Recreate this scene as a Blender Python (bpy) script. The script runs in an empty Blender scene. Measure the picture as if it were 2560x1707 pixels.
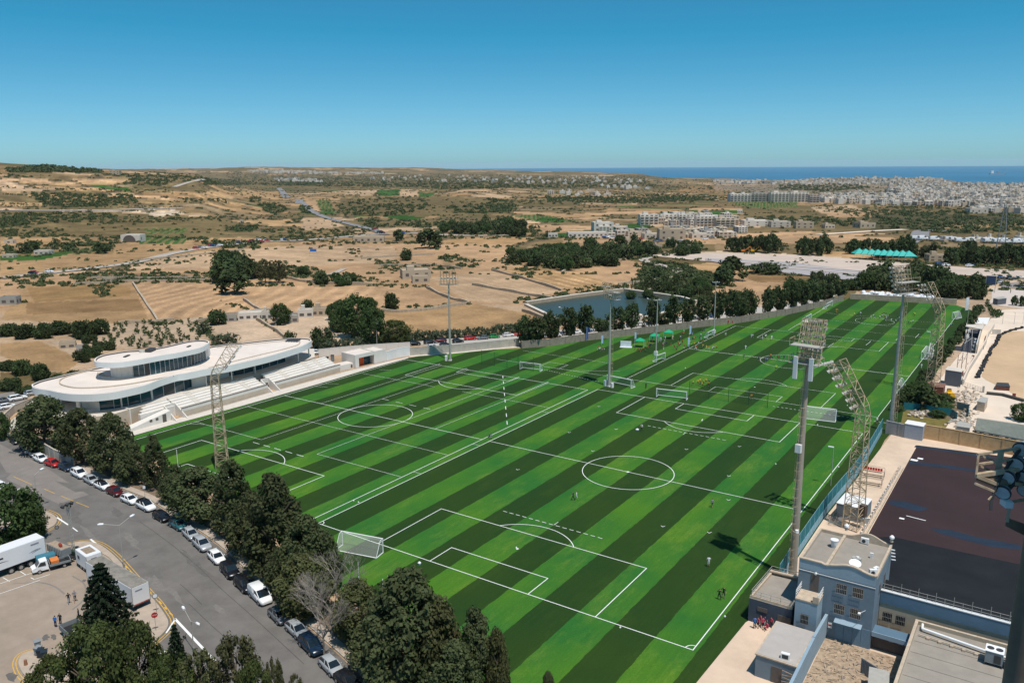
import bpy, math, random
import numpy as np
from mathutils import Vector, Matrix
random.seed(7); rng = np.random.default_rng(7)
PI = math.pi; R = math.radians
SC = bpy.context.scene; COL = SC.collection
# ---------------- camera ----------------
F, PITCH, ROLL, YAW = 2039.54, 0.214084, -0.006535, -0.59558
C = np.array([101.97, -90.089, 60.691])
fw = np.array([math.sin(YAW)*math.cos(PITCH), math.cos(YAW)*math.cos(PITCH), -math.sin(PITCH)])
_r = np.array([math.cos(YAW), -math.sin(YAW), 0.]); _u = np.cross(_r, fw)
RR = math.cos(ROLL)*_r+math.sin(ROLL)*_u; UU = -math.sin(ROLL)*_r+math.cos(ROLL)*_u
cd = bpy.data.cameras.new('camera'); cam = bpy.data.objects.new('camera', cd); COL.objects.link(cam)
cd.sensor_fit = 'HORIZONTAL'; cd.sensor_width = 36; cd.lens = 36*F/2560; cd.clip_start = .5; cd.clip_end = 60000
cam.matrix_world = Matrix(((RR[0], UU[0], -fw[0], C[0]), (RR[1], UU[1], -fw[1], C[1]), (RR[2], UU[2], -fw[2], C[2]), (0, 0, 0, 1)))
SC.camera = cam
# ---------------- sky, sun, exposure ----------------
SUNDIR = Vector((math.cos(R(69))*.90, -math.cos(R(69))*.43, math.sin(R(69)))).normalized()
W = bpy.data.worlds.new('World'); SC.world = W; W.use_nodes = True
nt = W.node_tree; nt.nodes.clear()
o_ = nt.nodes.new('ShaderNodeOutputWorld'); bg = nt.nodes.new('ShaderNodeBackground'); sk = nt.nodes.new('ShaderNodeTexSky')
sk.sky_type = 'NISHITA'; sk.sun_disc = False; sk.sun_elevation = R(69); sk.sun_rotation = math.atan2(SUNDIR.x, SUNDIR.y)
sk.altitude = 0; sk.air_density = .5; sk.dust_density = .5; sk.ozone_density = 5.0
vm_ = nt.nodes.new('ShaderNodeVectorMath'); vm_.operation = 'MULTIPLY_ADD'; vm_.inputs[1].default_value = (1.42, 1.40, 1.22); vm_.inputs[2].default_value = (-1.50, .25, .95)
vx_ = nt.nodes.new('ShaderNodeVectorMath'); vx_.operation = 'MAXIMUM'; vx_.inputs[1].default_value = (.50, 0, 0)
nt.links.new(sk.outputs[0], vm_.inputs[0]); nt.links.new(vm_.outputs[0], vx_.inputs[0]); nt.links.new(vx_.outputs[0], bg.inputs[0]); nt.links.new(bg.outputs[0], o_.inputs[0])
bg.inputs[1].default_value = 0.085
ld = bpy.data.lights.new('sun', 'SUN'); ld.energy = 4.2; ld.angle = R(.5); ld.color = (1, .95, .88)
lo = bpy.data.objects.new('sun', ld); COL.objects.link(lo); lo.rotation_euler = SUNDIR.to_track_quat('Z', 'Y').to_euler()
SC.view_settings.view_transform = 'Standard'; SC.view_settings.look = 'None'; SC.view_settings.exposure = 0.0; SC.view_settings.gamma = 1; SC.view_settings.use_curve_mapping = False
SC.render.engine = 'CYCLES'; SC.cycles.max_bounces = 5; SC.cycles.transparent_max_bounces = 12; SC.cycles.volume_bounces = 2
# ---------------- geometry of the place ----------------
KD = 2560/2352
def ss(a, b, x):
 t = np.clip((x-a)/(b-a), 0, 1); return t*t*(3-2*t)
FH = fw[:2]/np.linalg.norm(fw[:2]); RH = _r[:2]
def azx(x, y):     # direction seen from the viewpoint, as a frame column
 dx, dy = x-C[0], y-C[1]; a = dx*FH[0]+dy*FH[1]; b = dx*RH[0]+dy*RH[1]
 ang = np.arctan2(b, a)
 return 1176+np.tan(np.clip(ang, -1.3, 1.3))*F/KD*.985, np.hypot(dx, dy)
def _fbm(x, y):
 return (np.sin(x*.0031+1.3)*np.cos(y*.0027-.4)+.5*np.sin(x*.0083+y*.0041)+.35*np.cos(x*.013-y*.017+2)+.2*np.sin(y*.031+x*.022))
SEA = -105.
def hgt(x, y):
 x = np.asarray(x, float); y = np.asarray(y, float)
 s, r = azx(x, y)
 sl = np.interp(s, [0, 600, 1200, 1500, 1800, 2100, 2400], [.003, .004, .006, .0095, .013, .0155, .0155])
 h = -sl*np.maximum(0, r-650)**2/(np.maximum(0, r-650)+250)
 left = np.interp(s, [-400, 0, 235, 480, 540, 640], [1.05, 1, .80, .64, .28, 0])
 h = h+74*left*ss(550, 1850, r)*(1-ss(2000, 3600, r))
 h = h+np.interp(s, [0, 430, 560, 700, 900, 1000, 1150, 1300, 1460, 1510], [58, 60, 66, 70, 66, 56, 40, 30, 24, 0])*ss(5600, 7900, r)
 h = h+np.exp(-((s-1090)/70)**2-((r-1850)/260)**2)*16
 h = h+np.exp(-((s-1440)/75)**2-((r-5600)/700)**2)*20
 h = h+30*np.interp(s, [1780, 1950, 2100, 2180], [0, .8, 1, 0])*ss(4700, 5900, r)
 h = h+_fbm(x, y)*np.interp(r, [500, 900, 2500, 9000], [0, 1.6, 3, 7])
 rc = np.interp(s, [1380, 1480, 1600, 1800, 2050, 2150, 2200, 2280, 2400], [9200, 8000, 7000, 7000, 7300, 7000, 6200, 6600, 7200])
 return h-200*ss(rc, rc+350, r)
def ray(px, py):
 return fw+RR*(px-1280)/F+UU*(853.5-py)/F
def g(px, py, z=0.):
 d = ray(px, py); t = (z-C[2])/d[2]; p = C+d*t; return Vector((p[0], p[1], z))
def D(x, y, z=0.): return g(x*KD, y*KD, z)
def T(x, y):      # onto the terrain
 d = ray(x*KD, y*KD)
 t = 200.; last = t
 while t < 12000:
  p = C+d*t
  if p[2] < hgt(p[0], p[1]): break
  last = t; t *= 1.012
 else: return None
 lo_, hi_ = last, t
 for _ in range(24):
  m = (lo_+hi_)/2; p = C+d*m
  if p[2] < hgt(p[0], p[1]): hi_ = m
  else: lo_ = m
 p = C+d*hi_; return Vector((p[0], p[1], float(hgt(p[0], p[1]))))
def projD(P):
 P = np.asarray(P, float)-C; zz = P@fw; zz = np.where(np.abs(zz) < 1e-6, 1e-6, zz)
 return (1280+F*(P@RR)/zz)/KD, (853.5-F*(P@UU)/zz)/KD, zz
def Z(x0, y0, s): return lambda x, y, z=0.: g(x0+x/s, y0+y/s, z)
def above(base, py):   # height at which a vertical over base reaches frame row py (2352-wide frame)
 lo_, hi_ = base.z, base.z+120
 for _ in range(40):
  m = (lo_+hi_)/2
  if projD((base.x, base.y, m))[1] > py: lo_ = m
  else: hi_ = m
 return lo_-base.z
def pxm(p): return F/KD/float(projD((p.x, p.y, p.z))[2])   # frame pixels per metre at p
def nth(i): return ['first', 'second', 'third', 'fourth', 'fifth', 'sixth', 'seventh', 'eighth', 'ninth', 'tenth'][i] if i < 10 else str(i+1)+('th' if 10 < (i+1) % 100 < 14 else {1: 'st', 2: 'nd', 3: 'rd'}.get((i+1) % 10, 'th'))
def where(p):
 s = float(azx(p[0], p[1])[0]); r_ = float(azx(p[0], p[1])[1]); return ['far left', 'left', 'middle left', 'middle', 'middle right', 'right', 'far right'][min(6, max(0, int(s/336)))]+(' near' if r_ < 550 else ' half-way' if r_ < 1000 else ' distant')+' fields'
# ---------------- object helpers ----------------
def tag(o, label=None, cat=None, group=None, kind=None):
 if label: o['label'] = label
 if cat: o['category'] = cat
 if group: o['group'] = group
 if kind: o['kind'] = kind
 return o
def empty(name, loc=(0, 0, 0), rz=0, label=None, cat=None, group=None):
 o = bpy.data.objects.new(name, None); COL.objects.link(o); o.location = loc; o.rotation_euler = (0, 0, rz); o.empty_display_size = .3
 return tag(o, label, cat, group)
def inst(name, me, parent=None, loc=(0, 0, 0), rz=0, sc=1, label=None, cat=None, group=None, kind=None):
 o = bpy.data.objects.new(name, me); COL.objects.link(o); o.location = loc; o.rotation_euler = (0, 0, rz)
 o.scale = (sc, sc, sc) if not hasattr(sc, '__len__') else sc
 if parent: o.parent = parent
 return tag(o, label, cat, group, kind)
KIDS = {}
def copy_tree(o, parent=None):
 c = o.copy(); COL.objects.link(c)
 if parent: c.parent = parent
 for ch in o.children: copy_tree(ch, c)
 return c
class MB:
 def __init__(s): s.v = []; s.f = []; s.m = []; s.mats = []; s.smooth = []
 def mi(s, m):
  if m is None: return 0
  if m not in s.mats: s.mats.append(m)
  return s.mats.index(m)
 def add(s, vs, fs, m=None, sm=False):
  n = len(s.v); s.v += [tuple(v) for v in vs]; k = s.mi(m)
  for f in fs: s.f.append(tuple(i+n for i in f)); s.m.append(k); s.smooth.append(sm)
  return s
 def box(s, c, d, rz=0, m=None, ry=0, rx=0):
  M = Matrix.Translation(c) @ Matrix.Rotation(rz, 4, 'Z') @ Matrix.Rotation(ry, 4, 'Y') @ Matrix.Rotation(rx, 4, 'X')
  vs = [M @ Vector((x*d[0]/2, y*d[1]/2, z*d[2]/2)) for x in (-1, 1) for y in (-1, 1) for z in (-1, 1)]
  return s.add(vs, [(0, 1, 3, 2), (4, 6, 7, 5), (0, 4, 5, 1), (2, 3, 7, 6), (0, 2, 6, 4), (1, 5, 7, 3)], m)
 def bz(s, x0, x1, y0, y1, z0, z1, m=None): return s.box(((x0+x1)/2, (y0+y1)/2, (z0+z1)/2), (x1-x0, y1-y0, z1-z0), m=m)
 def beam(s, a, b, w=.1, h=None, m=None):
  a = Vector(a); b = Vector(b); h = h or w; d = b-a
  if d.length < 1e-6: return s
  q = d.to_track_quat('X', 'Z').to_matrix().to_4x4(); q.translation = (a+b)/2; L = d.length
  vs = [q @ Vector((x*L/2, y*w/2, z*h/2)) for x in (-1, 1) for y in (-1, 1) for z in (-1, 1)]
  return s.add(vs, [(0, 1, 3, 2), (4, 6, 7, 5), (0, 4, 5, 1), (2, 3, 7, 6), (0, 2, 6, 4), (1, 5, 7, 3)], m)
 def tube(s, a, b, r0=.1, r1=None, n=8, m=None, cap=True):
  a = Vector(a); b = Vector(b); r1 = r0 if r1 is None else r1; d = b-a
  if d.length < 1e-6: return s
  q = d.to_track_quat('Z', 'Y').to_matrix()
  vs = [a+q @ Vector((math.cos(t)*r0, math.sin(t)*r0, 0)) for t in [2*PI*i/n for i in range(n)]]
  vs += [b+q @ Vector((math.cos(t)*r1, math.sin(t)*r1, 0)) for t in [2*PI*i/n for i in range(n)]]
  fs = [(i, (i+1) % n, n+(i+1) % n, n+i) for i in range(n)]
  s.add(vs, fs, m, n > 4)
  if cap: s.add(vs[n:], [tuple(range(n))], m); s.add(vs[:n], [tuple(range(n-1, -1, -1))], m)
  return s
 def path(s, pts, r=.1, n=6, m=None):
  for a, b in zip(pts, pts[1:]): s.tube(a, b, r if not hasattr(r, '__len__') else r[0], None if not hasattr(r, '__len__') else r[1], n, m)
  return s
 def prism(s, poly, z0, z1, m=None, top=None, bot=True):
  n = len(poly); P = [(p[0], p[1]) for p in poly]
  if sum(P[i][0]*P[(i+1) % n][1]-P[(i+1) % n][0]*P[i][1] for i in range(n)) < 0: P = P[::-1]
  vs = [(x, y, z0) for x, y in P]+[(x, y, z1) for x, y in P]
  s.add(vs, [(i, (i+1) % n, n+(i+1) % n, n+i) for i in range(n)], m)
  s.add(vs[n:], [tuple(range(n))], top or m)
  if bot: s.add(vs[:n], [tuple(range(n-1, -1, -1))], m)
  return s
 def sheet(s, poly, z=0., m=None):
  P = [(p[0], p[1]) for p in poly]; n = len(P)
  if sum(P[i][0]*P[(i+1) % n][1]-P[(i+1) % n][0]*P[i][1] for i in range(n)) < 0: P = P[::-1]
  return s.add([(x, y, z) for x, y in P], [tuple(range(n))], m)
 def wall(s, pts, th, z0, z1, m=None, closed=False, top=None):
  P = [Vector((p[0], p[1])) for p in pts]; n = len(P)
  nr = []
  for i in range(n):
   a = P[i-1] if (i or closed) else P[i]; b = P[(i+1) % n] if (i < n-1 or closed) else P[i]
   d = (b-a); d = d.normalized() if d.length else Vector((1, 0)); nr.append(Vector((-d.y, d.x)))
  z0s = z0 if hasattr(z0, '__len__') else [z0]*n; z1s = z1 if hasattr(z1, '__len__') else [z1]*n
  vs = []
  for i in range(n):
   l = P[i]+nr[i]*th/2; r = P[i]-nr[i]*th/2
   vs += [(l.x, l.y, z0s[i]), (r.x, r.y, z0s[i]), (r.x, r.y, z1s[i]), (l.x, l.y, z1s[i])]
  fs = []; ft = []
  for i in range(n if closed else n-1):
   a = i*4; b = ((i+1) % n)*4
   fs += [(a+1, b+1, b+2, a+2), (a, a+3, b+3, b), (a, b, b+1, a+1)]; ft.append((a+3, a+2, b+2, b+3))
  if not closed: fs += [(0, 1, 2, 3), (n*4-4, n*4-1, n*4-2, n*4-3)]
  k = len(s.v); s.add(vs, fs, m)
  mi = s.mi(top or m)
  for f in ft: s.f.append(tuple(i+k for i in f)); s.m.append(mi); s.smooth.append(False)
  return s
 def ribbon(s, pts, w, z=.004, m=None, closed=False):
  P = [Vector((p[0], p[1])) for p in pts]; n = len(P); vs = []
  for i in range(n):
   a = P[i-1] if (i or closed) else P[i]; b = P[(i+1) % n] if (i < n-1 or closed) else P[i]
   d1 = (P[i]-a).normalized() if (P[i]-a).length else (b-P[i]).normalized(); d2 = (b-P[i]).normalized() if (b-P[i]).length else d1
   t = (d1+d2); t = t.normalized() if t.length > 1e-6 else d1
   nn = Vector((-t.y, t.x)); k = 1/max(.35, abs(nn.dot(Vector((-d1.y, d1.x)))))
   l = P[i]+nn*w/2*k; r = P[i]-nn*w/2*k; vs += [(l.x, l.y, z), (r.x, r.y, z)]
  fs = [(2*i+1, (2*i+3) % (2*n), (2*i+2) % (2*n), 2*i) for i in range(n if closed else n-1)]
  return s.add(vs, fs, m)
 def mesh(s, name, m=None):
  me = bpy.data.meshes.new(name); me.from_pydata(s.v, [], s.f)
  for k in (s.mats or ([m] if m else [])): me.materials.append(k)
  if len(s.mats) > 1: me.polygons.foreach_set('material_index', s.m)
  if any(s.smooth): me.polygons.foreach_set('use_smooth', s.smooth)
  me.update(); return me
 def build(s, name, m=None, parent=None, label=None, cat=None, group=None, kind=None, loc=(0, 0, 0), rz=0):
  return inst(name, s.mesh(name, m), parent, loc, rz, 1, label, cat, group, kind)
def smooth_closed(pts, n=120):
 P = np.array([(p[0], p[1]) for p in pts]); m = len(P); out = []
 per = max(1, n//m)
 for i in range(m):
  p0, p1, p2, p3 = P[i-1], P[i], P[(i+1) % m], P[(i+2) % m]
  for k in range(per):
   t = k/per
   out.append(.5*((2*p1)+(-p0+p2)*t+(2*p0-5*p1+4*p2-p3)*t*t+(-p0+3*p1-3*p2+p3)*t**3))
 return [tuple(q) for q in out]
def spline(pts, per=6):
 P = [np.array(p, float)[:2] for p in pts]; P = [2*P[0]-P[1]]+P+[2*P[-1]-P[-2]]; out = []
 for i in range(1, len(P)-2):
  p0, p1, p2, p3 = P[i-1], P[i], P[i+1], P[i+2]
  for k in range(per):
   t = k/per; out.append(tuple(.5*((2*p1)+(-p0+p2)*t+(2*p0-5*p1+4*p2-p3)*t*t+(-p0+3*p1-3*p2+p3)*t**3)))
 out.append(tuple(P[-2])); return out
# ---------------- materials ----------------
MATS = {}
def mat(name, col, rough=.8, metal=0, var=.12, scale=3., bump=0., spec=.3, col2=None, detail=6, objvar=0., alpha=1., coord='Object', stretch=(1, 1, 1), trans=0.):
 if name in MATS: return MATS[name]
 m = bpy.data.materials.new(name); m.use_nodes = True; t = m.node_tree; N = t.nodes; L = t.links
 b = N['Principled BSDF']; b.inputs['Roughness'].default_value = rough; b.inputs['Metallic'].default_value = metal; b.inputs['Specular IOR Level'].default_value = spec
 tc = N.new('ShaderNodeTexCoord'); mp = N.new('ShaderNodeMapping'); mp.inputs['Scale'].default_value = stretch
 if coord == 'World':
  ge = N.new('ShaderNodeNewGeometry'); L.new(ge.outputs['Position'], mp.inputs[0])
 else: L.new(tc.outputs[coord], mp.inputs[0])
 nz = N.new('ShaderNodeTexNoise'); nz.inputs['Scale'].default_value = scale; nz.inputs['Detail'].default_value = detail; nz.inputs['Roughness'].default_value = .68; L.new(mp.outputs[0], nz.inputs['Vector'])
 rp = N.new('ShaderNodeValToRGB'); rp.color_ramp.elements[0].position = .3; rp.color_ramp.elements[1].position = .7
 c2 = col2 or [min(1, c*(1+var)) for c in col]; c1 = col if col2 else [c*(1-var) for c in col]
 rp.color_ramp.elements[0].color = (*c1, 1); rp.color_ramp.elements[1].color = (*c2, 1); L.new(nz.outputs[0], rp.inputs[0])
 out = rp.outputs[0]
 if objvar:
  oi = N.new('ShaderNodeObjectInfo'); hs = N.new('ShaderNodeHueSaturation'); mr = N.new('ShaderNodeMapRange')
  mr.inputs[3].default_value = 1-objvar; mr.inputs[4].default_value = 1+objvar; L.new(oi.outputs['Random'], mr.inputs[0]); L.new(mr.outputs[0], hs.inputs['Value'])
  mr2 = N.new('ShaderNodeMapRange'); mr2.inputs[3].default_value = .5-objvar*.06; mr2.inputs[4].default_value = .5+objvar*.06; L.new(oi.outputs['Random'], mr2.inputs[0]); L.new(mr2.outputs[0], hs.inputs['Hue'])
  L.new(out, hs.inputs['Color']); out = hs.outputs[0]
 L.new(out, b.inputs['Base Color'])
 if bump:
  bp = N.new('ShaderNodeBump'); bp.inputs['Strength'].default_value = bump; bp.inputs['Distance'].default_value = .05; L.new(nz.outputs[0], bp.inputs['Height']); L.new(bp.outputs[0], b.inputs['Normal'])
 if alpha < 1: b.inputs['Alpha'].default_value = alpha
 MATS[name] = m; return m
def foliage(name, c1, c2, objvar=.18):
 if name in MATS: return MATS[name]
 m = mat(name, c1, .75, col2=c2, scale=.9, objvar=objvar, spec=.15); t = m.node_tree; b = t.nodes['Principled BSDF']
 tl = t.nodes.new('ShaderNodeBsdfTranslucent'); ms = t.nodes.new('ShaderNodeMixShader'); ms.inputs[0].default_value = .22
 src = b.inputs['Base Color'].links[0].from_socket; t.links.new(src, tl.inputs[0])
 o = t.nodes['Material Output']; t.links.new(b.outputs[0], ms.inputs[1]); t.links.new(tl.outputs[0], ms.inputs[2]); t.links.new(ms.outputs[0], o.inputs[0])
 return m
concrete = mat('concrete', (.46, .41, .35), .9, scale=.6, var=.15, coord='World')
palecon = mat('pale_concrete', (.60, .54, .47), .85, scale=.4, var=.10, coord='World')
white = mat('white_paint', (.78, .75, .71), .6, scale=.5, var=.05, coord='World')
limestone = mat('limestone', (.45, .36, .26), .9, scale=1.2, var=.2, coord='World')
galv = mat('galvanised_steel', (.42, .40, .36), .6, .1, scale=2, var=.1)
steelw = mat('white_steel', (.8, .8, .8), .4, 0, scale=2, var=.04)
cream = mat('cream_steel', (.30, .19, .11), .7, 0, scale=2, col2=(.62, .50, .34))
dark = mat('dark_steel', (.05, .05, .05), .5, scale=3)
glass = mat('blue_glass', (.016, .060, .078), .06, 0, scale=.2, var=.4, spec=.45, coord='World')
line = mat('white_line_paint', (.80, .80, .78), .8, scale=2, var=.05, coord='World')
bark = mat('bark', (.12, .09, .065), .95, scale=6, var=.3)
# ---------------- terrain, sea ----------------
def inpoly(px, py, poly):
 P = np.asarray(poly, float); inside = np.zeros(px.shape, bool); j = len(P)-1
 x0, x1, y0, y1 = P[:, 0].min(), P[:, 0].max(), P[:, 1].min(), P[:, 1].max()
 idx = np.where((px >= x0) & (px <= x1) & (py >= y0) & (py <= y1))
 a, b = px[idx], py[idx]; ins = np.zeros(a.shape, bool)
 for i in range(len(P)):
  c = ((P[i, 1] > b) != (P[j, 1] > b)) & (a < (P[j, 0]-P[i, 0])*(b-P[i, 1])/((P[j, 1]-P[i, 1])+1e-12)+P[i, 0])
  ins ^= c; j = i
 inside[idx] = ins; return inside
STRAW = (.46, .325, .185); TAN = (.52, .37, .235); PALE = (.56, .43, .30); OLIVE = (.20, .165, .085); SCRUB = (.10, .10, .05); GREEN = (.045, .13, .025); VINE = (.06, .15, .035); YARD = (.58, .48, .38); BROWN = (.33, .225, .12); DRY = (.38, .26, .13); CHALK = (.66, .58, .48)
FIELDS = [
 (OLIVE, [(0, 490), (270, 488), (520, 500), (560, 520), (480, 548), (250, 560), (0, 575)]), (OLIVE, [(1700, 470), (2352, 478), (2352, 535), (2000, 535), (1720, 520)]), (OLIVE, [(420, 404), (1000, 402), (1480, 408), (1500, 428), (1000, 436), (640, 432), (500, 425)]), (OLIVE, [(780, 455), (1000, 450), (1200, 460), (1180, 490), (900, 500), (780, 490)]),
 (TAN, [(0, 640), (480, 610), (700, 555), (1010, 560), (1400, 590), (1500, 640), (1300, 700), (700, 700), (0, 720)]),
 (STRAW, [(0, 545), (240, 545), (410, 550), (560, 545), (700, 562), (420, 590), (250, 612), (0, 640)]),
 (PALE, [(270, 610), (450, 580), (640, 566), (900, 566), (930, 600), (700, 612), (420, 618)]),
 (TAN, [(920, 560), (1180, 560), (1180, 600), (1000, 625), (900, 610)]),
 (STRAW, [(60, 655), (220, 655), (330, 652), (360, 730), (345, 745), (0, 735)]),
 (DRY, [(60, 660), (240, 652), (300, 660), (300, 680), (80, 695)]),
 (BROWN, [(60, 696), (320, 686), (335, 712), (60, 722)]),
 (TAN, [(305, 652), (500, 655), (560, 690), (585, 712), (345, 742)]),
 (TAN, [(570, 660), (880, 655), (870, 690), (860, 720), (600, 712)]),
 (TAN, [(870, 665), (990, 668), (1060, 700), (1000, 714), (865, 715)]),
 (PALE, [(980, 640), (1130, 622), (1290, 668), (1170, 697), (1075, 690)]),
 (STRAW, [(1135, 622), (1260, 612), (1370, 640), (1280, 665)]),
 (STRAW, [(1270, 640), (1370, 640), (1420, 655), (1300, 672)]),
 (TAN, [(1310, 615), (1440, 595), (1545, 620), (1430, 648)]),
 (STRAW, [(855, 712), (1080, 697), (1220, 720), (1290, 745), (1180, 765), (950, 768), (890, 740)]),
 (YARD, [(270, 745), (460, 730), (470, 790), (300, 800), (200, 790)]),
 (YARD, [(455, 745), (600, 730), (660, 790), (520, 785)]),
 (STRAW, [(0, 790), (90, 783), (190, 825), (150, 855), (50, 842), (0, 815)]),
 (YARD, [(110, 780), (190, 790), (215, 835), (190, 835)]),
 (OLIVE, [(0, 855), (150, 855), (190, 880), (80, 905), (0, 905)]),
 (YARD, [(600, 730), (780, 715), (850, 790), (700, 790)]),
 (VINE, [(865, 437), (920, 435), (915, 450), (870, 451)]), (PALE, [(920, 438), (960, 438), (960, 452), (918, 451)]), (VINE, [(960, 442), (1000, 444), (990, 452), (965, 452)]), (PALE, [(800, 440), (865, 438), (855, 450), (790, 448)]),
 (VINE, [(725, 460), (755, 460), (775, 490), (740, 486)]), (TAN, [(700, 460), (722, 460), (735, 484), (720, 488)]),
 (VINE, [(1175, 495), (1240, 493), (1330, 508), (1240, 512)]), (GREEN, [(1240, 500), (1300, 503), (1290, 512), (1230, 508)]),
 (VINE, [(1675, 468), (1715, 460), (1830, 464), (1835, 476), (1755, 480)]), (VINE, [(1560, 452), (1700, 462), (1660, 458), (1500, 456)]),
 (GREEN, [(0, 588), (80, 585), (245, 568), (180, 580), (90, 598), (0, 600)]), (VINE, [(150, 575), (235, 568), (255, 572), (170, 586)]),
 (VINE, [(330, 526), (435, 524), (420, 535), (340, 538)]), (VINE, [(330, 540), (440, 545), (420, 560), (320, 560)]),
 (GREEN, [(875, 497), (930, 494), (980, 500), (930, 508)]), (CHALK, [(325, 488), (400, 482), (430, 489), (360, 498)]),
 (CHALK, [(130, 484), (300, 483), (425, 476), (300, 487)]),
 (PALE, [(700, 505), (760, 500), (790, 520), (690, 530)]), (STRAW, [(480, 440), (640, 440), (640, 455), (440, 452)]),
 (TAN, [(1180, 515), (1330, 518), (1300, 535), (1150, 530)]), (TAN, [(1290, 545), (1480, 543), (1500, 560), (1300, 572)]),
 (GREEN, [(1420, 518), (1480, 512), (1500, 520), (1440, 530)]),
 (BROWN, [(1560, 430), (1640, 428), (1700, 440), (1560, 445)]), (PALE, [(1860, 476), (1960, 470), (1980, 482), (1890, 492)]), (TAN, [(1900, 487), (2050, 483), (2030, 498), (1900, 500)]),
 (OLIVE, [(2060, 535), (2352, 525), (2352, 555), (2080, 560)]), (SCRUB, [(2000, 490), (2352, 495), (2352, 525), (2000, 530)]), (STRAW, [(2180, 515), (2352, 512), (2352, 522), (2150, 524)]),
 (OLIVE, [(1400, 575), (1480, 558), (1640, 560), (1650, 600), (1560, 612), (1450, 600)]), ((.05, .08, .025), [(1470, 625), (1500, 598), (1560, 605), (1690, 645), (1620, 690), (1540, 690), (1450, 660)]),
 (TAN, [(1650, 635), (1830, 640), (1850, 680), (1660, 690), (1630, 665)]), (BROWN, [(1690, 628), (1850, 632), (1880, 650), (1740, 648)]),
 (OLIVE, [(1800, 640), (1980, 625), (1960, 690), (1830, 690)]),
 (OLIVE, [(2090, 580), (2352, 590), (2352, 625), (2000, 600)]), (DRY, [(2320, 575), (2352, 575), (2352, 612), (2310, 610)]),
 (CHALK, [(1500, 580), (1640, 577), (1850, 585), (2352, 622), (2352, 630), (1900, 605), (1620, 600)]),
 (OLIVE, [(1900, 600), (2000, 595), (2352, 612), (2352, 620), (2000, 612)]),
 (TAN, [(1560, 545), (1850, 540), (2050, 545), (2080, 558), (1800, 560), (1560, 560)]),
 (YARD, [(2200, 660), (2352, 640), (2352, 950), (2080, 950), (2000, 960), (2120, 800), (2210, 700)]),
 (TAN, [(2240, 790), (2352, 780), (2352, 905), (2290, 880), (2240, 850)]),
 (YARD, [(1700, 1300), (1850, 1280), (1850, 1568), (1620, 1568), (1680, 1430)]),
]
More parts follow.
